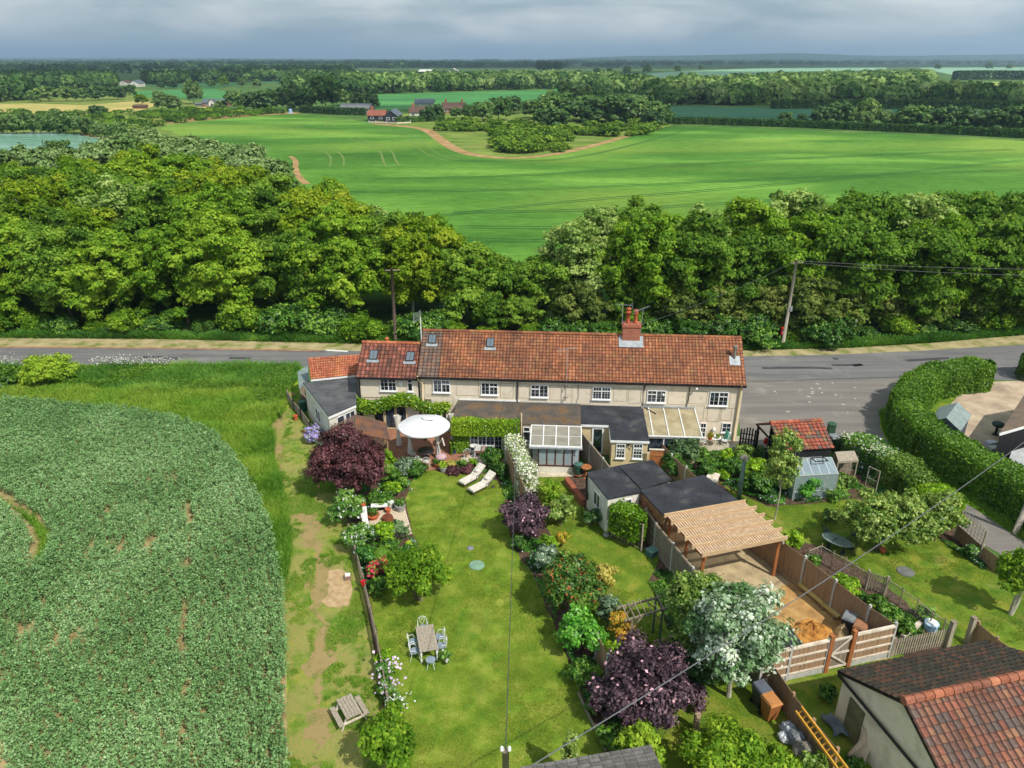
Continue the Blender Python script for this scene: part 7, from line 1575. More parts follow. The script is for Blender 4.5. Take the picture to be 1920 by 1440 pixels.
# beds in front of the patio and right of the lawn
for a in (('flower_bed_plant', 'grassy yellow tufts left in the patio edge bed', 846, 876, .7, .5, 'gold', .7, .06, .5), ('flower_bed_plant', 'green tuft in the middle of the patio edge bed', 868, 874, .6, .45, 'shrub', .8, .07, .6), ('flower_bed_plant', 'grassy tuft right in the patio edge bed', 888, 873, .7, .5, 'lime', .7, .06, .3),
          ('flower_bed_plant', 'dark red foliage along the front of the patio bed, left', 850, 888, 1.0, .35, 'purple', .8, .07, .6), ('flower_bed_plant', 'dark red foliage along the front of the patio bed, right', 878, 885, 1.1, .35, 'purple', .8, .07, .7),
          ('border_shrub', 'dark leafy shrub at the right end of the bench slab', 922, 878, 1.5, 1.3, 'shrub', .9, .1, .45), ('border_shrub', 'green shrub behind the upper lounger', 938, 893, 1.2, 1.0, 'shrub', .8, .09, .3),
          ('border_shrub', 'small shrub right of the ivy window under the eaves corner', 948, 846, .9, 1.4, 'shrub', .8, .09, .35), ('border_shrub', 'low green plants under the purple flecked shrub', 975, 1030, 1.2, .8, 'shrub', .8, .09, .5),
          ('border_shrub', 'light green shrub between two lawns above the red tipped bush', 1032, 1040, 1.0, 1.3, 'lime', .8, .09, .25), ('border_shrub', 'orange berried shrub above the red tipped bush', 1055, 1025, .9, 1.1, 'orange', .8, .08, .5),
          ('border_shrub', 'tall loose green shrub right of the purple flecked one', 1052, 985, 2.3, 2.1, 'apple', .7, .11, .45), ('border_shrub', 'yellowish shrub at the top of the middle lawn', 1032, 945, 1.5, 1.5, 'maple', .6, .1, .55),
          ('border_shrub', 'dark shrub under the white shed window', 1108, 985, 1.2, 1.0, 'dark', .8, .09, .5), ('border_shrub', 'grey leaved shrub at the white shed corner', 1128, 985, .8, 1.2, 'rosemary', .6, .08, .7)):
    S(a[0], a[1], 'shrub' if 'shrub' in a[0] else 'plant', *a[2:7], dens=a[7], ls=a[8], nl=7, lr=.42, base=a[9])
S('rosemary_bush', 'large feathery grey green bush at the glazed lean-to', 'shrub', 1277, 872, 2.3, 2.1, 'rosemary', .9, .08, 14, .36, base=.45)
S('rosemary_bush', 'second rounded bush in front of the feathery one', 'shrub', 1262, 893, 2.0, 1.7, 'shrub', .9, .08, 12, .36, base=.4)
# cottage garden behind the studio
for a in (('border_shrub', 'green perennial clump left of the white iron table', 1318, 868, 1.6, 1.0, 'shrub', .8, .1, .5), ('border_shrub', 'golden green shrub below the white iron table', 1360, 870, 1.1, 1.3, 'lime', .8, .1, .35), ('border_shrub', 'leafy shrub by the black arched gate', 1392, 868, 1.6, 1.3, 'apple', .7, .11, .5),
          ('border_shrub', 'green shrub beneath the black studio roof edge', 1325, 890, 1.5, .9, 'shrub', .8, .09, .35), ('border_shrub', 'spiky yellow green plant near the flue', 1357, 900, 1.0, .7, 'lime', .6, .1, .15), ('border_shrub', 'dark green shrub above the flue', 1378, 895, 1.7, 1.4, 'shrub', .8, .1, .3),
          ('border_shrub', 'large light green shrub left of the birch, upper', 1412, 898, 1.8, 1.5, 'lime', .7, .11, .3), ('border_shrub', 'dark arching shrub left of the birch, lower', 1422, 925, 1.9, 1.3, 'shrub', .8, .1, .3),
          ('border_shrub', 'round green bush in front of the tiled store', 1428, 862, 1.2, 1.0, 'dark', .8, .09, .6), ('border_shrub', 'bright lime shrub in front of the greenhouse', 1512, 928, 2.4, 1.4, 'round', .8, .11, .55), ('border_shrub', 'green shrub right of the birch trunk', 1482, 925, 1.3, 1.2, 'apple', .7, .1, .5),
          ('border_shrub', 'low green hedge plants below the coop', 1560, 930, 1.8, .7, 'shrub', .7, .09, .6), ('border_shrub', 'pale leafed shrub at the greenhouse corner', 1578, 918, 1.4, 1.2, 'apple', .6, .1, .4),
          ('border_shrub', 'round yellow green bush right of the pergola', 1487, 1028, 1.15, .95, 'lime', .9, .08, .35), ('rock_plant', 'tufted dark pond plants under the apple tree', 1556, 978, 1.0, .7, 'dark', .6, .09, .6),
          ('border_shrub', 'pale mauve flowering climber on the lane trellis', 1818, 1048, .8, 1.0, 'white_few', .8, .09, .4), ('border_shrub', 'bush half hidden under the barn eaves right of tall hedge', 1895, 850, 1.0, 1.2, 'apple', .7, .1, .5)):
    S(a[0], a[1], 'shrub' if 'shrub' in a[0] else 'plant', *a[2:7], dens=a[7], ls=a[8], nl=8, lr=.4, base=a[9])
for i, (px, py, w_, lab) in enumerate(((1524, 1062, .9, 'bluish leafy plant at the top of the vegetable strip'), (1585, 1112, 1.7, 'large lime green vegetable clump by the small gate'), (1640, 1140, 1.1, 'green vegetable clump right of the small gate'), (1668, 1165, 1.2, 'dark green vegetable clump above the fence corner'), (1695, 1185, 1.0, 'vegetable clump behind the closeboard corner post'), (1738, 1160, .8, 'young leafy plant on the wire fence'))):
    S('vegetable_plant', lab, 'plant', px, py, w_, .7 if i != 1 else .95, 'lime' if i == 1 else 'shrub', .8, .1, 7, .42, base=.4 if i == 1 else .6)
S('trailing_plant', 'white flowered trailing plant hanging over the right hand iron chairs', 'plant', 836, 1245, .6, .85, 'white_few', .5, .08, 7, .42)
# bottom edge foliage
for a in (('leafy_tree', 'yellow green leafy treetop right of the grey shingle roof', 1360, 1465, 3.4, 2.2, 'maple', .7, .1, .6), ('leafy_tree', 'leafy treetop covering the left part of the shingle roof', 1195, 1462, 1.7, 3.0, 'maple', .55, .1, .7), ('leafy_tree', 'pale shoot of leaves in front of the shingle roof', 1066, 1470, .8, 3.1, 'apple', .5, .1, .7), ('leafy_tree', 'dark and yellow leafed bush at the bottom by the rubbish sacks', 1450, 1468, 2.0, 1.5, 'maple', .7, .1, .6), ('leafy_tree', 'small leafy bush at the bottom beside the timber pile', 1522, 1455, 1.1, 1.2, 'apple', .6, .1, .5), ('border_shrub', 'dark nettle patch by the garage wall', 1550, 1312, .9, .7, 'shrub', .7, .09, .35), ('border_shrub', 'weeds at the foot of the garage wall', 1600, 1445, .8, .5, 'shrub', .7, .09, .35)):
    S(a[0], a[1], 'tree' if 'tree' in a[0] else 'shrub', *a[2:7], dens=a[7], ls=a[8], nl=12, lr=.34, base=a[9])
S('dried_climber', 'dry brown fan of dead twigs against the garage wall', 'climber', 1640, 1400, .7, 2.0, 'hawthorn', .5, .06, 7, .4, base=.2, d=.5)
# ivy, wisteria, climbers
p0 = A1.w(-.1, -.12, 0)
hedge('ivy_wall', 'thick glossy ivy covering the front of the left kitchen extension', None, .55, 1.1, 'ivy', 15000, .085, 'ivy', world=[A1.w(-.15, -.2, 1.55), A1.w(l1 + .25, -.2, 1.55)], base=.5, z0=.1, wob=.08)
def ivy_patch(label, T_, x0, x1, z0, z1, y, n, m='ivy', base=.45, th=.22, name='ivy_wall'):
    x = rng.uniform(x0, x1, n); z = rng.uniform(z0, z1, n); yy = y - th * rng.random(n); pos = np.stack([x, yy, z], 1); nrm = np.tile([0, -1, .3], (n, 1)) + rng.normal(size=(n, 3)) * .5
    M3 = np.array(T_.M)[:3, :3]; tr_ = np.array(T_.M)[:3, 3]; return stuff_leaves(name, pos @ M3.T + tr_, nrm @ M3.T, base + rng.normal(size=n) * .16, .085, LF[m], 'thing', 1.4, None, label, 'ivy', loc=T_.w(x0, y, z0))
ivy_patch('ivy growing down the wall left of the four pane window', A1, -.1, A1.ony(880, 832).x, .1, 2.0, 0, 3600)
ivy_patch('ivy growing down the wall right of the four pane window', A1, A1.ony(944, 832).x, l1 + .2, .5, 2.0, 0, 1600)
# wisteria garland under the upstairs windows
gx0 = WG.ony(666, 750).x; pos = []; ti = []
for i in range(46):
    u = i / 45; px = 668 + (836 - 668) * u; py = 750 + 8 * math.sin(u * 9) + 6 * u; q = WG.ony(px, py, -.2); L_ = rng.uniform(.3, .62) * (1.35 if u < .15 else 1)
    n = 260; a_ = rng.normal(size=(n, 3)) * np.array([.17, .12, .13]); a_[:, 2] -= rng.random(n) * L_; pos.append(a_ + np.array([q.x, -.28, q.z + .12])); ti.append(np.full(n, .55 + rng.normal() * .15))
pos = np.vstack(pos); ti = np.concatenate(ti) + rng.normal(size=len(pos)) * .15; M3 = np.array(WG.M)[:3, :3]; tr_ = np.array(WG.M)[:3, 3]
WI = Thing('wisteria', 'yellow green wisteria garland across the wing above the glazed doors', 'climber', WG.w(.3, -.2, 0)); 
me = leaf_mesh('foliage', leaf_quads(pos @ M3.T + tr_ - np.array(WI.o.location[:]), (rng.normal(size=(len(pos), 3)) * .5 + np.array([0, -.6, .5])), .095, 1.9), ti, LF['ivy']); WI.part('foliage', me, None)
s = MB(); s.tube([WI.I @ WG.w(5.4, -.1, 0), WI.I @ WG.w(5.3, -.15, 1.4), WI.I @ WG.w(5.2, -.2, 2.6)], .05, 6).tube([WI.I @ WG.w(5.2, -.2, 2.6), WI.I @ WG.w(2.5, -.2, 2.7), WI.I @ WG.w(.2, -.2, 2.6)], .03, 6); WI.part('stem', s, BARK)
hedge('flowering_climber', 'white flowering climber smothering the fence between two lawns', [(960, 862), (978, 905), (992, 938)], .85, 1.95, 'white', 9000, .09, 'climber', base=.5, wob=.15)
hedge('ivy_screen', 'leafy ivy mass draped over the square trellis', [(1149, 1003), (1200, 1027)], .75, 2.05, 'ivy', 10000, .1, 'ivy', base=.35, wob=.15, z0=.7)
# low growth covering the beds
def cover(q, n, m='bed', h=.32, ls=.085, th=.44):
    X, Y = scatter([(P(x, y).x, P(x, y).y) for x, y in q], n); d = vnoise(X, Y, .9, 51) * .6 + vnoise(X, Y, .35, 52) * .4; k = d > th; X = X[k]; Y = Y[k]; d = d[k]; m_ = len(X)
    z = .03 + (d - th) / (1 - th) * h * rng.uniform(.4, 1.3, m_); stuff_leaves('ground_cover', np.stack([X, Y, z], 1), rng.normal(size=(m_, 3)) * .6 + np.array([0, 0, .9]), .45 + (vnoise(X, Y, 1.1, 53) - .5) * .9 + rng.normal(size=m_) * .12, ls, LF[m], 'stuff', bloom=rng.random(m_))
cover([(936, 895), (955, 890), (985, 985), (1060, 1060), (1130, 1210), (1195, 1420), (1165, 1440), (1110, 1345), (1050, 1190), (1000, 1080), (955, 1000), (950, 946)], 16000)
cover([(640, 930), (735, 870), (790, 885), (765, 930), (758, 948), (690, 960), (700, 1014), (772, 1001), (790, 1045), (740, 1078), (692, 1115), (665, 1030)], 14000)
cover([(1222, 1035), (1250, 1050), (1430, 1262), (1400, 1215), (1262, 1235), (1245, 1150), (1215, 1090)], 9000, 'shrub', .4, th=.4)
cover([(1240, 850), (1420, 846), (1600, 858), (1700, 940), (1780, 1000), (1760, 1005), (1700, 958), (1600, 933), (1520, 943), (1440, 948), (1372, 918), (1300, 890)], 26000, 'bed', .4, .1, th=.38)
cover([(1500, 1062), (1620, 1105), (1700, 1150), (1770, 1205), (1690, 1222), (1600, 1150)], 6000, 'shrub', .2, th=.52)
cover([(1750, 1005), (1790, 1008), (1880, 1080), (1850, 1075)], 3000, 'bed', .3)
cover([(840, 868), (925, 868), (935, 892), (890, 884), (835, 888)], 2200, 'bed', .25, .07)
# hedges
hedge('tall_hedge', 'tall curving clipped hedge between the lane and the concrete drive', [(1835, 724), (1790, 729), (1745, 737), (1712, 757), (1693, 788), (1700, 822), (1738, 858), (1795, 893), (1870, 937), (1945, 987), (2040, 1055)], 2.15, 2.25, 'hedge', 120000, .12, base=.5, wob=.14)
hedge('flowering_hedge', 'white blossomed hedge along the lane behind the coop', [(1588, 858), (1625, 872), (1662, 893)], 1.5, 1.7, 'white_few', 16000, .11, base=.4, wob=.16)
hedge('mixed_hedge', 'green garden hedge continuing beside the lane', [(1664, 898), (1700, 925), (1726, 950)], 1.7, 1.8, 'apple', 16000, .11, base=.35, wob=.18)
hedge('golden_hedge', 'golden yellow green rounded hedge at the bend of the lane', [(1722, 945), (1750, 962), (1774, 982)], 1.8, 1.6, 'lime', 14000, .1, base=.22, wob=.1)
hedge('clipped_hedge', 'dark clipped hedge end at the right edge beside the drive', [(1925, 712), (1990, 705)], 2.2, 2.2, 'hedge', 12000, .12, base=.35)
hedge('clipped_hedge', 'low dark hedge beneath the wheelie bin behind the tiled store', [(1562, 846), (1590, 848)], .7, .9, 'dark', 3500, .09, base=.4)
c = P(1588, 852, 1.75)
for q, lab in (((1596, 846), 'hedge'),):
    n = 1500; pos = np.array(P(1625, 868, 1.78)[:]) + rng.normal(size=(n, 3)) * np.array([1.5, .8, .06]); 
    k = np.abs(pos[:, 0] - P(1625, 868, 1.78).x) < 2.2; pos = pos[k]; d0 = P(1662, 893, 0) - P(1588, 858, 0)
    u = rng.random(len(pos)); b0 = P(1590, 859, 0) + V(0, 0, 1.68); pos = np.array(b0[:]) + u[:, None] * np.array(d0[:]) + rng.normal(size=(len(pos), 3)) * np.array([.3, .3, .06])
    stuff_leaves('hedge_blossom', pos, np.tile([0, -.3, 1], (len(pos), 1)) + rng.normal(size=(len(pos), 3)) * .4, np.full(len(pos), .6), .1, M_leaf('cream_bloom', '#b9b48f', '#d3cfae', '#e6e2cc'), 'stuff', 1.0)
# lone bush by the road
S('round_bush', 'lone bright green rounded bush beside the road at the left', 'shrub', 92, 724, 4.4, 2.6, 'maple', 1.0, .12, 26, .3, base=.9)
S('low_bush', 'low darker bush at the left edge beside the lone round bush', 'shrub', 12, 722, 4.2, 1.1, 'hedge', .8, .15, 10, .36, base=.35)

# ================================================================ crop, grasses, road side growth
t0 = 0
xs = [p.x for p in CROP]; ys = [p.y for p in CROP]
gx, gy = np.meshgrid(np.arange(-50, -5, .25), np.arange(15, 54, .25)); gx = gx.ravel() + rng.normal(size=gx.size) * .09; gy = gy.ravel() + rng.normal(size=gy.size) * .09
crop_edge = [V(p.x, p.y, 0) for p in CROP]
k = inpoly(gx, gy, [(p.x, p.y) for p in crop_edge])
# keep what the picture and a small step aside can see
k &= (gx > -gy * .78 - 4)
gx, gy = gx[k], gy[k]
def near_line(x, y, line, w):
    out = np.zeros(len(x), bool)
    for a, b in zip(line, line[1:]):
        a = np.array(a[:2]); b = np.array(b[:2]); d = b - a; t_ = np.clip(((x - a[0]) * d[0] + (y - a[1]) * d[1]) / (d @ d), 0, 1); out |= np.hypot(x - a[0] - d[0] * t_, y - a[1] - d[1] * t_) < w
    return out
l1_ = [P(x, y, 0) for x, y in [(-40, 925), (0, 938), (40, 962), (68, 990), (80, 1020), (70, 1060)]]
gap = near_line(gx, gy, l1_, .42)
ns_ = vnoise(gx, gy * .4, .4, 11); nb = vnoise(gx * .6 + gy * .15, gy * .35, 1.3, 12)
cA, cB, cC = P(225, 985, 0), P(90, 1185, 0), P(110, 1110, 0)
for c_, rx, ry, th in ((cA, 2.8, 4.0, .56), (cB, 4.4, 3.0, .66), (P(30, 1060, 0), 2.6, 2.8, .62), (P(160, 1060, 0), 2.5, 2.0, .6)):
    q = np.exp(-((gx - c_.x) / rx) ** 2 - ((gy - c_.y) / ry) ** 2); gap |= (ns_ * .75 + nb * .45 > th + .1 + .35 * (1 - q)) & (q > .15)
l2_ = [P(x, y, 0) for x, y in [(352, 940), (360, 1000), (345, 1230), (352, 1300), (350, 1400)]]; gap |= near_line(gx, gy, l2_, .16) & (vnoise(gx, gy, 1.1, 3) > .45)
keep = ~gap; px_, py_ = gx[keep], gy[keep]
hts = .55 + .3 * vnoise(px_, py_, 2.2, 8) + .2 * vnoise(px_, py_, .5, 9) + rng.normal(size=len(px_)) * .09
nl = 44; N = len(px_) * nl; lx = np.repeat(px_, nl) + rng.normal(size=N) * .075; ly = np.repeat(py_, nl) + rng.normal(size=N) * .075; lz = np.repeat(hts, nl) * rng.uniform(.12, 1.08, N) ** .6
nrm = rng.normal(size=(N, 3)) * .75 + np.array([0, 0, .7]); tint = np.repeat(.42 + .3 * (vnoise(px_, py_, 3.0, 21) - .5) + rng.normal(size=len(px_)) * .06, nl) + rng.normal(size=N) * .1
print('bean plants', len(px_), 'leaves', N)
stuff_leaves('bean_crop', np.stack([lx, ly, lz], 1), nrm, tint, .066, LF['bean'], 'stuff', 1.7)
gl_ = np.nonzero(near_line(gx, gy, l1_, .5))[0]
GRASSM = M_leaf('grass_blades', '#4b7e1c', '#6c9826', '#90aa3a', trans=.4, rough=.7)
GRASSD = M_leaf('grass_dark', '#3e6c20', '#5c902c', '#8aa842', trans=.4, rough=.7)
def fbm(X, Y): return vnoise(X, Y, 1.3, 31) * .5 + vnoise(X * .8 + Y * .6, Y * .8 - X * .6, .45, 32) * .3 + vnoise(X, Y, .16, 33) * .2
def grass_stuff(name, poly, n, h, wid, m, base=.5, mask=None):
    v, X, Y = blades([(p.x, p.y) for p in poly], n, h, wid, mask); tint = base + (vnoise(X, Y, 2.5, 4) - .5) * .6 + rng.normal(size=len(X)) * .15
    o = bpy.data.objects.new(name, leaf_mesh(name, v, tint, m)); COL.objects.link(o); return tagit(o, kind='stuff')
PX = lambda q: [P(x, y, 0) for x, y in q]
grass_stuff('weeds_in_gaps', l1_ + [p + V(1.0, -.6, 0) for p in reversed(l1_)], 3000, .3, .03, GRASSM)
grass_stuff('tall_grass', PX([(-100, 694), (0, 694), (300, 690), (560, 688), (556, 712), (540, 735), (440, 728), (300, 742), (180, 728), (0, 722), (-100, 720)]), 60000, .5, .05, GRASSD, .45)
grass_stuff('tall_grass', PX([(-100, 720), (0, 722), (300, 738), (540, 733), (532, 775), (505, 800), (500, 850), (497, 960), (478, 935), (455, 900), (432, 865), (400, 828), (340, 798), (260, 786), (100, 764), (-100, 758)]), 80000, .42, .04, GRASSM, .6)
grass_stuff('tall_grass', PX([(440, 840), (510, 810), (515, 860), (540, 960), (545, 1030), (535, 1100), (515, 1050), (498, 985), (470, 900)]), 22000, .35, .035, GRASSM, .6)
grass_stuff('track_grass_tufts', PX([(535, 1100), (600, 1000), (640, 990), (700, 1200), (735, 1330), (742, 1445), (540, 1445)]), 60000, .1, .03, GRASSM, .45, mask=lambda X, Y: (fbm(X, Y) > .5) & ~inpoly(X, Y, [(P(x, y).x, P(x, y).y) for x, y in [(600, 1066), (640, 1062), (655, 1075), (664, 1110), (655, 1140), (600, 1140)]]) & ~near_line(X, Y, [P(x, y) for x, y in [(592, 1455), (598, 1370), (596, 1290), (602, 1180), (600, 1060)]], .25))
grass_stuff('track_grass_tufts', PX([(560, 745), (588, 800), (640, 935), (668, 1010), (600, 1060), (540, 1000), (520, 850)]), 40000, .1, .03, GRASSM, .55, mask=lambda X, Y: fbm(X, Y) > .46)
grass_stuff('tree_foot_grass', PX([(-100, 634), (0, 634), (300, 636), (640, 644), (1000, 652), (1395, 657), (1600, 652), (1760, 642), (1920, 628), (1920, 618), (1600, 640), (1395, 645), (640, 632), (-100, 622)]), 60000, .5, .07, GRASSD, .4)
grass_stuff('hedge_foot_grass', PX([(1648, 775), (1665, 765), (1690, 835), (1750, 880), (1850, 932), (1960, 1005), (1960, 1038), (1850, 966), (1784, 926), (1700, 866), (1666, 832)]), 14000, .22, .04, GRASSM, .35)
X, Y = scatter([(p.x, p.y) for p in PX([(-100, 696), (300, 692), (558, 690), (545, 720), (530, 790), (470, 740), (380, 738), (300, 722), (150, 730), (-100, 722)])], 60000)
km = vnoise(X, Y, 1.6, 41) * .7 + vnoise(X, Y, .5, 42) * .3; kk_ = km > .42; X = X[kk_]; Y = Y[kk_]; km = km[kk_]
stuff_leaves('nettles', np.stack([X, Y, .05 + km * rng.uniform(.2, .8, len(X))], 1), rng.normal(size=(len(X), 3)) * .6 + np.array([0, 0, .8]), .35 + km * .3 + rng.normal(size=len(X)) * .15, .085, LF['hedge'], 'stuff')
# lawns: short blades to break the flat colour
LWM = M_leaf('lawn_blades', '#54691a', '#6e8022', '#909440', trans=.3, rough=.8, spec=.1)
for nm, q, n, b_ in (('lawn_grass', LAWN_A, 130000, .52), ('lawn_grass', [(990, 893), (1062, 892), (1098, 955), (1135, 995), (1236, 1045), (1215, 1090), (1262, 1240), (1290, 1445), (1190, 1445), (1130, 1210), (1060, 1060)], 45000, .42), ('lawn_grass', [(1345, 898), (1440, 950), (1600, 935), (1760, 1010), (1925, 1110), (2000, 1195), (1780, 1218), (1700, 1130), (1530, 1022), (1398, 958)], 60000, .4), ('lawn_grass', [(1262, 1240), (1400, 1220), (1500, 1345), (1600, 1440), (1285, 1440)], 25000, .45)):
    grass_stuff(nm, PX(q), n, .045, .03, LWM, b_, mask=lambda X, Y: vnoise(X, Y, .6, 13) > .3)
# cow parsley along the road
for i, (px, w_) in enumerate(((18, 7), (196, 10), (225, 9), (252, 12), (285, 14), (314, 14))):
    c = P(px, 694, 0); n = 110; pos = rng.normal(size=(n, 3)) * np.array([w_ * .06, .25, .2]) + np.array([0, 0, .95]); B = Thing('cow_parsley', 'clump of white cow parsley on the road verge, %s from the left' % ('first', 'second', 'third', 'fourth', 'fifth', 'sixth')[i], 'wildflower', c, 0, 'cow parsley along the road')
    B.part('flower', leaf_mesh('flower', leaf_quads(pos, rng.normal(size=(n, 3)) * .3 + np.array([0, 0, 1]), .1, 1.0), np.full(n, .5), LFW if 'LFW' in globals() else globals().setdefault('LFW', M_leaf('parsley', '#c4c2b8', '#dcdad2', '#e8e6e0'))), None); s = MB()
    for _ in range(12): q = pos[rng.integers(n)]; s.tube([(q[0] * .6, q[1] * .6, 0), tuple(q)], .012, 4)
    B.part('stem', s, GRASSD)

# ================================================================ the wood along the road
KINDS = {}
def proto(key, *a, **k):
    if key not in KINDS: KINDS[key] = tree_parts(*a, **k)
    return KINDS[key]
random.seed(21)
for s_ in range(3):
    proto(('maple', s_), 11, 4.3, 46, 50000, .2, LF['maple'], lr=.25, z0=.03, tj=.1)
    proto(('oak', s_), 11, 4.4, 44, 50000, .2, LF['oak'], lr=.25, z0=.03, tj=.1)
for s_ in range(2):
    proto(('ash', s_), 12, 3.7, 40, 15000, .23, LF['ash'], lr=.26, z0=.2, tj=.12, trunk_r=.13, bark=BARKPALE, nlimb=14, shell=.35, base=.6)
    proto(('yellowgreen', s_), 11, 4.0, 40, 36000, .2, LF['yellowgreen'], lr=.26, z0=.06, tj=.12, shell=.45, nlimb=12, bark=BARKPALE)
    proto(('hawthorn', s_), 6, 2.9, 30, 17000, .19, LF['hawthorn'], lr=.28, z0=.03, tj=.12)
    proto(('small', s_), 7, 3.2, 34, 28000, .19, LF['oak'], lr=.27, z0=.05, tj=.1, base=.55)
    proto(('bramble', s_), 2.2, 2.6, 22, 9000, .17, LF['maple' if s_ else 'shrub'], lr=.34, z0=.0, tj=.18, base=.35, low=-.2, ntj=.2)
BASEH = {'maple': 11, 'oak': 11, 'ash': 12, 'yellowgreen': 11, 'hawthorn': 6, 'small': 7, 'bramble': 2.2}
NAMES = {'maple': 'maple_tree', 'oak': 'oak_tree', 'ash': 'ash_tree', 'yellowgreen': 'sycamore_tree', 'hawthorn': 'hawthorn_tree', 'small': 'field_maple_tree', 'bramble': 'bramble_bush'}
LOOK = {'maple': 'fresh green leafy tree', 'oak': 'deep green leafy tree', 'ash': 'pale feathery crowned ash', 'yellowgreen': 'yellow green topped tree', 'hawthorn': 'olive brown tinged hawthorn', 'small': 'low bushy green tree', 'bramble': 'low green bramble bush'}
def plant(kind, X, Y, h, wr, label, group, var=None):
    v = var if var is not None else random.randrange(3 if kind in ('maple', 'oak') else 2)
    tm, cm = KINDS[(kind, v)]; s = h / BASEH[kind]
    B = Thing(NAMES[kind], label, 'tree' if kind != 'bramble' else 'bush', (X, Y, 0), random.uniform(0, 6.28), group); B.o.scale = (s * wr, s * wr, s)
    B.part('trunk', tm, None); B.part('crown', cm, None); return B
# silhouettes measured along the photograph: the height of every tree follows from its top
TOPL = [(-200, 320), (0, 318), (60, 305), (150, 292), (170, 276), (240, 282), (300, 272), (400, 287), (440, 300), (500, 312), (560, 336), (640, 345), (680, 378), (740, 382), (800, 398), (850, 424), (890, 452), (950, 474), (1000, 500), (1015, 500), (1030, 440), (1080, 412), (1150, 372), (1200, 366), (1280, 362), (1330, 384), (1400, 347), (1450, 362), (1520, 347), (1580, 337), (1650, 352), (1700, 357), (1760, 342), (1800, 337), (1850, 322), (2100, 312)]
tx = [a for a, b in TOPL]; ty = [b for a, b in TOPL]
rows = []
random.seed(5)
def row(Y, x0, x1, step, hmax, kinds, jit=1.2, hmin=5):
    X = x0; out = []
    while X < x1:
        x = X + random.uniform(-jit, jit); y = Y + random.uniform(-jit, jit)
        px = 960 + FPX * (x / (y * CP + (CAMH - 8) * SP))
        pyt = float(np.interp(px, tx, ty)); zt = AT(px, pyt, y).z
        h = min(hmax * random.uniform(.88, 1.06), zt + random.uniform(-.6, .4))
        if h > hmin: out.append((x, y, h, px))
        X += step * random.uniform(.85, 1.15)
    return out
specs = []
for r_, (Y, x0, x1, st, hm, kinds) in enumerate((
    (73, -58, -3, 5.6, 10.8, ['maple', 'maple', 'oak', 'maple']), (79, -62, -7, 6.2, 12.0, ['oak', 'maple', 'oak', 'yellowgreen']), (86, -68, -13, 6.8, 12.5, ['maple', 'oak', 'yellowgreen', 'ash']),
    (94, -76, -20, 7.2, 12.8, ['oak', 'maple', 'yellowgreen']), (102, -82, -27, 7.6, 13.0, ['yellowgreen', 'maple', 'oak']), (111, -88, -34, 8.0, 13.2, ['yellowgreen', 'maple']), (120, -94, -42, 8.4, 12.5, ['maple', 'yellowgreen']))):
    specs.append((r_, 'left', row(Y, x0, x1, st, hm, kinds), kinds))
specs.append((0, 'right', row(71.5, 7, 64, 5.2, 11.8, []), ['oak', 'maple', 'oak']))
specs.append((1, 'right', row(77.5, 8, 68, 6.2, 13.8, []), ['ash', 'oak', 'ash', 'maple']))
RN = ['roadside', 'second', 'third', 'fourth', 'fifth', 'sixth', 'rearmost']
for r_, side, lst, kinds in specs:
    for i, (x, y, h, px) in enumerate(lst):
        k = kinds[i % len(kinds)]
        if side == 'left' and r_ == 0 and 690 < px < 880: k = 'yellowgreen'
        if side == 'right' and r_ == 0 and px < 1180: k = 'ash' if i % 2 == 0 else 'maple'
        if px > 1820: k = 'oak'
        plant(k, x, y, h, 1.0 if k != 'ash' else 1.08, '%s in the %s row of the %s wood, %s from the left' % (LOOK[k], RN[r_], side, ORD[i]), '%s wood beyond the road' % side)
# the low dip between the two woods and the undergrowth in front
for i, (px, Y, pyt, k) in enumerate(((868, 72, 458, 'small'), (905, 74, 476, 'small'), (948, 73, 476, 'small'), (990, 74, 512, 'small'), (1025, 72, 470, 'small'), (918, 69.5, 540, 'small'), (975, 69.5, 548, 'small'))):
    q = AT(px, pyt, Y); plant(k, q.x, Y, q.z, 1.0, 'low bushy green tree in the dip between the two woods, %s of seven' % ORD[i], 'low trees in the dip')
for i, px in enumerate((1090, 1185, 1270, 1345, 1420, 1515, 1590, 1665, 1745, 1830, 1905, 1990)):
    pyt = 520 + 14 * math.sin(i * 2.1); Y = 69.2 + .6 * math.sin(i) + max(0, px - 1500) * .006; q = AT(px, pyt, Y); k = 'hawthorn' if i not in (1,) else 'small'
    plant(k, q.x, Y, q.z, 1.1, '%s leaning over the right verge, %s from the chimney side' % (LOOK[k], ORD[i]), 'hawthorns along the right verge')
for i in range(34):
    px = -40 + i * 60; 
    Y = 69.8 if px < 640 else (67.5 if px < 1400 else 66.8); x = (px - 960) / FPX * (Y * CP + CAMH * SP); h = random.uniform(.9, 2.6); x += random.uniform(-1.4, 1.4)
    if px > 1500: Y = 66.8 + (px - 1500) / 110
    plant('bramble', x, Y, h, random.uniform(.8, 1.1), 'low green bramble bush at the foot of the trees, %s from the left' % ORD[i], 'brambles at the foot of the trees')

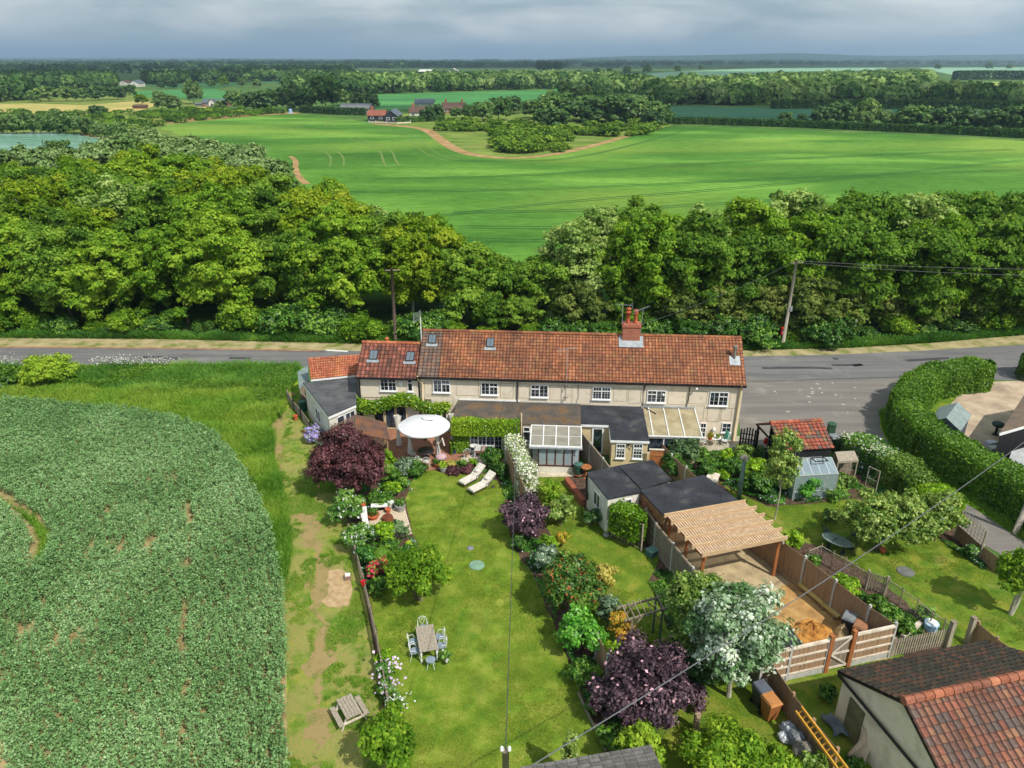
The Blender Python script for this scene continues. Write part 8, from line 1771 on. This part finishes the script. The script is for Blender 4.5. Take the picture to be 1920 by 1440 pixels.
# ================================================================ far country
WD = M_noise('far_wall_white', '#b9b7b0', '#c8c6bf', .3, .9, 0)
def farhouse(label, x0, x1, yb, ye, yr, wall, roof, depth=None, wins=3, chim=0, gable=False, Y=None, name='farm_house', cat='house', rz=0.0, dark=True):
    a = P(x0, yb, 0); b = P(x1, yb, 0); Y = Y or a.y; a = AT(x0, yb, Y); L_ = (x1 - x0) / FPX * (Y * CP + CAMH * SP) / math.cos(rz); h = AT(x0, ye, Y).z; hr = AT(x0, yr, Y).z
    if hr < h + .6: hr = h + .6
    D = depth or L_ * .6; Hh = Thing(name, label, cat, (a.x, Y, 0), rz); h = max(h, 1.5)
    if gable:   # the gable end faces the camera
        Hh.part('wall', MB().ext([(0, 0, 0), (L_, 0, 0), (L_, 0, h), (L_ / 2, 0, hr - .1), (0, 0, h)], (0, D, 0)), wall)
        Hh.part('roof', MB().slab([(-.4, -.4, h), (-.4, D + .4, h), (L_ / 2, D + .4, hr), (L_ / 2, -.4, hr)], .15).slab([(L_ + .4, -.4, h), (L_ / 2, -.4, hr + .01), (L_ / 2, D + .4, hr + .01), (L_ + .4, D + .4, h)], .15), roof)
    else:
        Hh.part('wall', MB().ext([(0, 0, 0), (0, D, 0), (0, D, h), (0, D / 2, hr - .1), (0, 0, h)], (L_, 0, 0)), wall)
        Hh.part('roof', MB().slab([(-.4, -.4, h - .1), (L_ + .4, -.4, h - .1), (L_ + .4, D / 2, hr), (-.4, D / 2, hr)], .15).slab([(-.4, D / 2, hr + .01), (L_ + .4, D / 2, hr + .01), (L_ + .4, D + .4, h - .1), (-.4, D + .4, h - .1)], .15), roof)
    for i in range(wins):
        c = L_ * (i + .5) / wins
        w_ = Hh.part('window', MB().bx(c - .7, c + .7, -.08, -.01, h * .35, h * .8), WHITEP if dark else WHITEP); Hh.part('pane', MB().bx(c - .55, c + .55, -.1, -.085, h * .35 + .12, h * .8 - .12), GLASS, parent=w_)
    for i in range(chim):
        c = L_ * (.15 + .7 * i / max(1, chim - 1)) if chim > 1 else L_ * .2; Hh.part('chimney', MB().bx(c - .5, c + .5, D / 2 - .5, D / 2 + .5, hr - .8, hr + 1.6), BRICKM)
    return Hh
SLATE = M_noise('slate_roof', '#4d5660', '#5d6772', .5, .7, 0); RB = M_noise('red_brown_roof', '#54413a', '#624a40', .5, .85, 0); BWD = M_noise('black_board', '#262a30', '#343941', .4, .8, 0); GRN = M_noise('barn_sheet', '#59605a', '#687068', .4, .8, 0); GRR = M_noise('barn_roof', '#6c6d72', '#7b7c82', .4, .8, 0); BRF = M_noise('far_brick', '#7f594a', '#926a58', .5, .9, 0); ORR = M_noise('orange_roof', '#7c4a3a', '#8a5444', .5, .9, 0)
farhouse('long grey green metal farm barn at the top of the field', 636, 690, 212, 203, 196, GRN, GRR, 22, 0, name='farm_barn', cat='barn')
farhouse('black boarded house with steep gable at the field edge', 722, 745, 229, 218, 207, BWD, SLATE, 16, 2, gable=True)
farhouse('orange roofed black wing of the boarded house', 690, 722, 227, 216, 207, BWD, ORR, 8, 2, chim=1)
farhouse('white cottage with red brown roof right of the boarded house', 768, 796, 220, 210, 201, WD, RB, 9, 2, chim=1)
farhouse('stone barn with slate roof standing behind the white cottage', 778, 812, 199, 193, 186, M_noise('far_stone', '#8f8a7e', '#a39d90', .5, .9, 0), SLATE, 10, 3, name='farm_barn', cat='barn')
farhouse('brick farmhouse with tall chimneys beside the copse', 829, 872, 213, 203, 193, BRF, RB, 9, 3, chim=2)
farhouse('red brick and white house with grey roof left of the dark trees', 380, 425, 200, 192, 186, BRF, SLATE, 9, 3, chim=0)
farhouse('white fronted gable of the red brick house', 392, 404, 201, 192, 185, WD, SLATE, 4, 1, gable=True, Y=P(0, 201).y - .5)
farhouse('small grey shed beside the red brick house', 366, 379, 199, 195, 193, GRR, GRR, 5, 0, name='farm_shed', cat='shed')
farhouse('white gabled house, left of the distant pair', 222, 240, 160, 155, 150.5, WD, RB, 14, 1, gable=True)
farhouse('white gabled house, right of the distant pair', 244, 261, 163, 156, 150.5, WD, SLATE, 14, 1, gable=True)
farhouse('long white shed roof far beyond the big wood', 785, 808, 140, 134, 130.5, WD, M_noise('white_roof', '#c9c9c7', '#d6d6d4', .2, .8, 0), 30, 0, name='far_shed', cat='shed', Y=900)
farhouse('grey roofed barn far beyond the big wood', 835, 862, 142, 137, 128, GRN, M_noise('pale_roof', '#9a9c98', '#a8aaa6', .2, .8, 0), 30, 0, name='far_shed', cat='shed', gable=True, Y=880)
farhouse('rusty red hut in the straw field by the pond', 249, 272, 204, 199, 197, M_noise('hut_wall', '#6a4a40', '#7c5a4e', .5, .9, 0), RB, 4, 0, name='field_hut', cat='hut')
for i, (x, y, lab) in enumerate(((10, 137, 'pale house, far left of the village'), (72, 135, 'white house in the distant left village'), (92, 136, 'cream house in the distant left village'), (105, 135.5, 'brown roofed house in the distant left village'), (170, 144, 'brown roofed bungalow left of the white pair'), (190, 146, 'grey roofed bungalow left of the white pair'))):
    farhouse(lab, x, x + 12, y + 3, y, y - 3, WD if i < 4 else BRF, RB if i != 5 else SLATE, 14, 0, name='village_house')
p = P(545, 213, 0); B = Thing('water_tank', 'small blue white tank at the top corner of the big field', 'tank', p); B.part('tank', MB().lathe([(.9, 0), (.9, 1.9), (.2, 2.3)], n=12), M_noise('tank_blue', '#7f9cc0', '#98b2d0', .5, .6, 0)); B.part('base', MB().box((0, 0, .2), (2.4, 2.4, .4)), CONCP)
a, b = P(630, 236, 0), P(745, 231, 0)
F = Thing('field_fence', 'pale post and rail fence round the black boarded house', 'fence', P(690, 232, 0)); pts = [F.I @ P(x, y, 0) for x, y in ((692, 231.5), (705, 232), (725, 232.5), (745, 233.5), (770, 232))]
for p in pts: F.part('post', MB().box((p.x, p.y, .7), (.2, .2, 1.4)), WOODP)
mb = MB()
for q, r in zip(pts, pts[1:]): mb.beam(q + V(0, 0, .6), r + V(0, 0, .6), .08, .5)
F.part('rail', mb, WOODP)
# middle distance trees: one copy each
for s_ in range(3): KINDS[('mid', s_)] = tree_parts(9, 4.6, 26, 5000, .68, LF['far'], lr=.3, z0=.05, tj=.1, twigs=False, nlimb=3)
for s_ in range(2):
    KINDS[('pale', s_)] = tree_parts(9, 4.2, 24, 8000, .4, LF['willow'], lr=.3, z0=.03, tj=.1, twigs=False, nlimb=3)
    KINDS[('scrub', s_)] = tree_parts(3, 2.6, 16, 1500, .42, LF['scrub'], lr=.36, z0=0, tj=.08, twigs=False, nlimb=3)
    KINDS[('round', s_)] = tree_parts(8, 4.4, 22, 2400, .8, LF['yellowgreen'], lr=.3, z0=.08, tj=.08, twigs=False, nlimb=3, base=.3)
    KINDS[('poplar', s_)] = tree_parts(9, 2.2, 22, 9000, .28, LF['willow'], lr=.4, z0=.04, tj=.1, twigs=False, nlimb=3, base=.6)
    KINDS[('darkf', s_)] = tree_parts(9, 4.8, 26, 5000, .65, LF['dark'], lr=.3, z0=.02, tj=.1, twigs=False, nlimb=3)
BASEH.update(mid=9, pale=9, scrub=3, round=8, poplar=9, darkf=9); NAMES.update(mid='broadleaf_tree', pale='willow_tree', scrub='scrub_bush', round='young_tree', poplar='poplar_tree', darkf='broadleaf_tree')
def far(kind, px, pyb, pyt, label, group=None, wr=1.0, Y=None):
    Y = Y or P(px, pyb, 0).y; q = AT(px, pyt, Y); h = max(q.z, 1.0); s = h / BASEH[kind]; v = random.randrange(3 if kind == 'mid' else 2); tm, cm = KINDS[(kind, v)]
    B = Thing(NAMES[kind], label, 'tree' if kind != 'scrub' else 'bush', (q.x, Y, 0), random.uniform(0, 6.28), group); B.o.scale = (s * wr, s * wr, s); B.part('trunk', tm, None); B.part('crown', cm, None); return B
random.seed(9)
# dark tree line behind the long hedge on the right
for i, (px, yb, yt, k, wr) in enumerate(((1475, 231, 210, 'darkf', 1.5), (1505, 233, 213, 'darkf', 1.1), (1548, 236, 196, 'darkf', 1.0), (1578, 236, 190, 'darkf', .9), (1600, 236, 200, 'mid', .8), (1632, 236, 183, 'mid', .8), (1622, 240, 209, 'pale', 1.1), (1665, 238, 206, 'pale', 1.1), (1720, 243, 197, 'mid', 1.25), (1775, 245, 197, 'darkf', 1.0), (1822, 246, 200, 'darkf', 1.15), (1880, 249, 203, 'darkf', 1.2), (1925, 251, 196, 'darkf', 1.2), (1690, 240, 210, 'mid', 1.0), (1850, 246, 214, 'darkf', .9))):
    far(k, px, yb, yt, ('pale grey green' if k == 'pale' else 'dark') + ' tree behind the long field hedge, %s in the row from the left' % ORD[i], 'trees behind the long field hedge', wr)
# copse in the notch of the field
cp_ = [(880, 225, 196, 'mid'), (905, 228, 190, 'mid'), (935, 225, 182, 'mid'), (962, 214, 180, 'darkf'), (1000, 222, 187, 'mid'), (1030, 226, 178, 'mid'), (1048, 222, 172, 'mid'), (1075, 228, 184, 'darkf'), (1100, 226, 178, 'mid'), (1125, 230, 176, 'darkf'), (1150, 228, 180, 'mid'), (1170, 232, 178, 'darkf'), (1195, 232, 184, 'mid'), (1220, 233, 188, 'mid'), (1240, 234, 194, 'mid'), (1085, 210, 158, 'pale'), (1065, 208, 152, 'pale'), (1135, 205, 165, 'pale'), (1110, 208, 168, 'mid'), (1042, 242, 200, 'darkf'), (1015, 236, 204, 'mid'), (1110, 232, 198, 'darkf'), (815, 226, 196, 'darkf'), (800, 228, 204, 'darkf'), (1180, 222, 176, 'mid'), (1208, 222, 178, 'mid'), (855, 222, 202, 'mid'), (1225, 240, 206, 'darkf')]
cp_.sort()
for i, (px, yb, yt, k) in enumerate(cp_): far(k, px, yb, yt, {'mid': 'leafy green tree', 'darkf': 'dark green tree', 'pale': 'pale grey green tree'}[k] + ' in the copse notched into the field, %s from the left' % ORD[i], 'trees of the copse in the field', 1.15)
n_ = 0
for rn, (px0, px1, y0, y1, n) in enumerate(((825, 1000, 234, 250, 30), (930, 1065, 262, 288, 30), (1000, 1230, 238, 256, 34), (930, 1060, 250, 270, 22), (1150, 1245, 232, 242, 8))):
    for i in range(n):
        px = px0 + (px1 - px0) * (i + random.random()) / n; y = random.uniform(y0, y1)
        far('scrub', px, y, y - random.uniform(8, 22) * (1 if y > 250 else .75), 'light green bush in the %s scrub thicket, %s from the left' % (('farm side', 'lowest', 'right hand', 'middle', 'far right')[rn], ORD[i]), 'scrub bushes on the rough slope', 1.3)
# left side: around the pond and the straw fields
for i, (px, yb, yt, k, wr, lab) in enumerate(((357, 195, 149, 'pale', .85, 'tall rounded pale tree beside the red brick house'), (300, 208, 170, 'pale', 1.2, 'wide silvery willow left of the red brick house'), (322, 210, 178, 'pale', 1.2, 'silvery willow right half beside the red brick house'), (182, 217, 197, 'darkf', 1.6, 'round dark bush alone in the straw field'), (248, 285, 238, 'round', .7, 'bright yellow young tree at the pond end'),
        (440, 205, 170, 'mid', 1.1, 'dark tree left of the grey barn, nearest the brick house'), (470, 208, 172, 'darkf', 1.2, 'dark tree in the row behind the field top, second'), (500, 208, 168, 'darkf', 1.2, 'dark tree in the row behind the field top, third'), (535, 206, 160, 'darkf', 1.1, 'dark tree in the row behind the field top, fourth'), (570, 206, 165, 'mid', 1.1, 'tree in the row behind the field top, fifth'), (605, 206, 142, 'mid', .9, 'tall bright tree above the grey barn'), (640, 198, 168, 'mid', 1.0, 'tree directly behind the grey barn, left'), (668, 200, 172, 'mid', 1.0, 'tree directly behind the grey barn, middle'), (695, 202, 174, 'darkf', 1.0, 'tree directly behind the grey barn, right'), (412, 205, 188, 'mid', 1.3, 'low bushy tree right of the red brick house'),
        (85, 190, 160, 'mid', 1.2, 'tree left of the straw field, first'), (120, 190, 162, 'mid', 1.2, 'tree left of the straw field, second'), (150, 190, 164, 'mid', 1.1, 'tree above the straw field, third'), (180, 188, 160, 'darkf', 1.2, 'dark tree above the straw field, fourth'), (215, 187, 162, 'darkf', 1.2, 'dark tree above the straw field, fifth'), (60, 192, 168, 'mid', 1.1, 'tree over the hay field edge at far left'), (262, 196, 176, 'round', 1.2, 'yellow green bush beyond the straw field'), (320, 166, 150, 'darkf', 1.2, 'dark tree right of the white pair of houses'), (300, 166, 154, 'darkf', 1.1, 'lower dark tree right of the white pair'), (240, 178, 158, 'darkf', 1.2, 'dark tree below the white pair of houses'), (418, 162, 142, 'round', 1.0, 'light tree in the hedgerow above the brick house'), (395, 164, 150, 'mid', 1.1, 'green tree in the hedgerow above the brick house'), (452, 163, 146, 'mid', 1.1, 'green tree in the hedgerow, further right'), (480, 164, 148, 'mid', 1.1, 'last green tree in that hedgerow'))):
    far(k, px, yb, yt, lab, None, wr)
for i in range(17):
    px = -10 + i * 15.5; yb = 251 + (px > 130) * (px - 130) * .12; yt = yb - random.uniform(34, 48) + (px > 160) * 12
    far('pale' if i % 3 else 'mid', px, yb, yt, 'bushy willow along the far shore of the pond, %s from the left' % ORD[i], 'willows on the far shore of the pond', .95)
for i in range(24):
    u = i / 23; px = 236 + u * 240 + random.uniform(-6, 6); yt = 238 + u * 36 + random.uniform(-6, 6); Y = 175 - 45 * u + random.uniform(-4, 4)
    far('poplar', px, 0, yt, 'pale silvery sapling between the wood and the field, %s from the pond' % ORD[i], 'silvery saplings by the field', 1.1, Y=Y)
for i in range(20):
    u = i / 19; px = 262 + u * 250 + random.uniform(-6, 6); yt = 256 + u * 44 + random.uniform(-4, 5); Y = 150 - 34 * u
    far('poplar', px, 0, yt, 'pale silvery sapling in the second line by the wood, %s from the pond' % ORD[i], 'silvery saplings by the field', 1.2, Y=Y)
for i in range(13):
    px = -30 + i * 20 + random.uniform(-5, 5); far('poplar' if i % 2 else 'pale', px, 0, 276 + random.uniform(-14, 14) - (i > 9) * 10, 'pale tree between the pond and the wood, %s from the left' % ORD[i], 'pale trees on the near shore of the pond', .9, Y=132 + random.uniform(-6, 6))
for i, (px, yb, yt) in enumerate(((1060, 143, 132), (1084, 143, 131), (1118, 142, 128), (1130, 142, 131), (1144, 141, 128), (1176, 140, 124), (1214, 138, 122), (1271, 136, 123), (1315, 131, 121), (1856, 131, 116), (1894, 130, 120), (1760, 131, 120))):
    far('round' if i < 8 else 'mid', px, yb, yt, 'single rounded tree in the pale far field hedgerow, %s from the left' % ORD[i], 'single trees in the far hedgerow', 1.0)
# hedges between far fields, each one a thing
def farhedge(label, q, w_, h, n, m='far', ls=.5, base=.4): return hedge('field_hedge', label, q, w_, h, m, n, ls, base=base, wob=.3)
farhedge('long dark clipped hedge along the far side of the bright field', [(1240, 232), (1330, 233.5), (1500, 239), (1640, 245.5), (1800, 252.5), (1960, 261)], 2.6, 2.6, 26000, 'far', .45, .3)
farhedge('dark hedge in front of the grey barn', [(566, 211), (640, 215), (682, 216)], 3, 3, 4500, 'dark', .6, .4)
farhedge('hedge beneath the farm cottages', [(745, 231), (800, 228), (830, 228)], 2.5, 2.2, 2500, 'far', .5, .4)
farhedge('dark hedge across the far teal field at the right', [(1450, 204), (1640, 203), (1800, 205), (1940, 207)], 4, 4.5, 9000, 'far', .9, .3)
farhedge('hedge between the far pale fields at the right', [(1790, 150), (1860, 149), (1960, 150)], 9, 11, 5000, 'dark', 1.6, .3)
farhedge('thin hedge line between the far green fields', [(1128, 155), (1200, 156), (1290, 157)], 5, 3.5, 2500, 'dark', 1.0, .3)
farhedge('short hedge at the field corner by the tank', [(490, 213.5), (530, 213)], 3, 2.5, 1500, 'far', .6, .5)
# woods too far to tell one tree from the next
def woods(name, polys, m, hr, cr, ls, dens=1.0, per=70, spacing=None, base=.45, tj=.14):
    P_, N_, T_, S_ = [], [], [], []
    for q, cnt in polys:
        poly = [(P(x, y, 0).x, P(x, y, 0).y) for x, y in q]; X, Y = scatter(poly, cnt)
        n = len(X); h = rng.uniform(hr[0], hr[1], n); r = rng.uniform(cr[0], cr[1], n); bt = base + rng.normal(size=n) * tj
        idx = np.repeat(np.arange(n), per); m_ = len(idx); d = unit(rng.normal(size=(m_, 3))); d[:, 2] = np.abs(d[:, 2]) * np.where(rng.random(m_) < .75, 1, -1)
        lump = 1 + .16 * np.sin(d[:, 0] * 5 + idx) * np.cos(d[:, 1] * 6 + idx * 2)
        pos = np.stack([X[idx] + d[:, 0] * r[idx] * lump, Y[idx] + d[:, 1] * r[idx] * lump, h[idx] * .52 + d[:, 2] * h[idx] * .48 * lump], 1)
        P_.append(pos); N_.append(d + rng.normal(size=(m_, 3)) * .4); T_.append(bt[idx] + rng.normal(size=m_) * .1); S_.append(r[idx] * ls)
    stuff_leaves(name, np.vstack(P_), np.vstack(N_), np.concatenate(T_), np.concatenate(S_), LF[m], 'stuff', 1.2)
woods('woodland', [([(620, 173), (640, 162), (760, 158), (900, 154), (1060, 155), (1130, 160), (1200, 168), (1240, 178), (1150, 178), (1100, 168), (1020, 167), (860, 171), (720, 176)], 430), ([(1260, 196), (1290, 174), (1400, 166), (1520, 158), (1640, 152), (1740, 152), (1750, 160), (1722, 178), (1740, 194), (1940, 197), (1940, 203), (1700, 201), (1450, 201)], 520), ([(1200, 200), (1260, 170), (1300, 160), (1300, 198)], 60)], 'far', (9, 14), (4.5, 8), .42, per=150, base=.5, tj=.2)
woods('willow_woodland', [([(1430, 190), (1470, 165), (1600, 162), (1700, 160), (1720, 172), (1735, 182), (1880, 185), (1900, 195), (1560, 198)], 190), ([(1270, 196), (1420, 185), (1440, 198)], 40)], 'willow', (8, 12), (4, 7), .42, per=150, base=.5, tj=.22)
woods('woodland', [([(415, 150), (420, 136), (520, 130), (640, 128), (660, 140), (560, 146)], 330), ([(-60, 166), (-60, 150), (195, 150), (212, 158), (205, 168), (100, 167)], 260), ([(262, 156), (380, 148), (390, 152), (320, 160)], 60), ([(-100, 195), (-100, 180), (60, 178), (40, 192)], 40), ([(380, 156), (640, 150), (660, 146), (400, 152)], 130), ([(540, 178), (560, 160), (640, 158), (700, 172), (690, 180)], 60)], 'far', (9, 14), (5, 9), .42, per=110, base=.36, tj=.16)
woods('woodland', [([(-250, 140), (-250, 121), (300, 120), (700, 119), (1000, 120), (1000, 127), (700, 130), (420, 134), (200, 139)], 1500), ([(1000, 128), (1000, 119), (1450, 118), (2150, 117), (2150, 120.5), (1700, 121), (1480, 122), (1300, 123), (1060, 131)], 700)], 'dark', (10, 17), (9, 20), .4, per=60, base=.45, tj=.14)
woods('woodland', [([(-300, 119.5), (-300, 115.6), (500, 115.6), (1000, 115.7), (1500, 115.5), (2250, 115.5), (2250, 118.5), (1000, 119.5)], 2600)], 'dark', (12, 24), (22, 60), .36, per=46, base=.4, tj=.12)
for i, px in enumerate((1009, 1016, 1023, 1030, 1037, 1044, 1051)):
    far('darkf', px, 0, 112.5 + random.uniform(0, 3), 'tall dark conifer in the distant clump near the horizon, %s from the left' % ORD[i], 'conifers near the horizon', .45, Y=1900)
woods('scrub_growth', [([(-200, 248), (-200, 212), (60, 211), (250, 213), (330, 228), (240, 258), (140, 249)], 170), ([(240, 215), (420, 206), (540, 212), (330, 231)], 90)], 'scrub', (1.2, 3), (1.6, 3.2), .3, per=110, base=.3, tj=.2)
HAZE_BOX = True
if HAZE_BOX:
    mb = MB().bx(-25000, 25000, -250, 30000, -3, 330)
    t = NT('haze_air'); t.m.node_tree.nodes.clear() if False else None
    pv = t.n('ShaderNodeVolumePrincipled', {'Color': (.55, .77, 1.0, 1), 'Density': .00013, 'Anisotropy': .2})
    t.t.links.new(pv.outputs[0], t.out.inputs['Volume'])
    solo('haze', mb, t.m, None, None, kind='stuff')

# unseen cloud added above the far country so its shade darkens woods and teal fields
CLM = NT('shade_cloud'); CLM = CLM.done(CLM.n('ShaderNodeMixShader', {0: .55, 1: CLM.n('ShaderNodeBsdfTransparent').outputs[0], 2: CLM.n('ShaderNodeBsdfDiffuse', {'Color': (.85, .86, .88, 1)}).outputs[0]}).outputs[0])
for i, (x, y, rx, ry, hh) in enumerate(((260, 430, 330, 95, 650), (-900, 1500, 1500, 650, 800), (-200, 4300, 4200, 1500, 1000))):
    k = hh / sdir.z; c = V(x + sdir.x * k, y + sdir.y * k, hh); vs = []; fs = []; n = 40; rs = random.Random(i)
    ph = [rs.uniform(0, 6.28) for _ in range(4)]
    for j, (r, z) in enumerate(((0.02, -.1), (.5, -.12), (.85, -.08), (1, 0), (.8, .2), (.45, .33), (.02, .38))):
        for q in range(n):
            a_ = 2 * math.pi * q / n; w_ = 1 + .16 * math.sin(3 * a_ + ph[0]) + .1 * math.sin(7 * a_ + ph[1]) + .05 * math.sin(13 * a_ + ph[2]); vs.append((c.x + rx * r * w_ * math.cos(a_), c.y + ry * r * w_ * math.sin(a_), c.z + z * min(rx, ry) * .4))
    fs = [(j * n + q, j * n + (q + 1) % n, (j + 1) * n + (q + 1) % n, (j + 1) * n + q) for j in range(6) for q in range(n)]
    solo('shade_clouds', MB().add(vs, fs), CLM, None, None, kind='stuff', smooth=True)
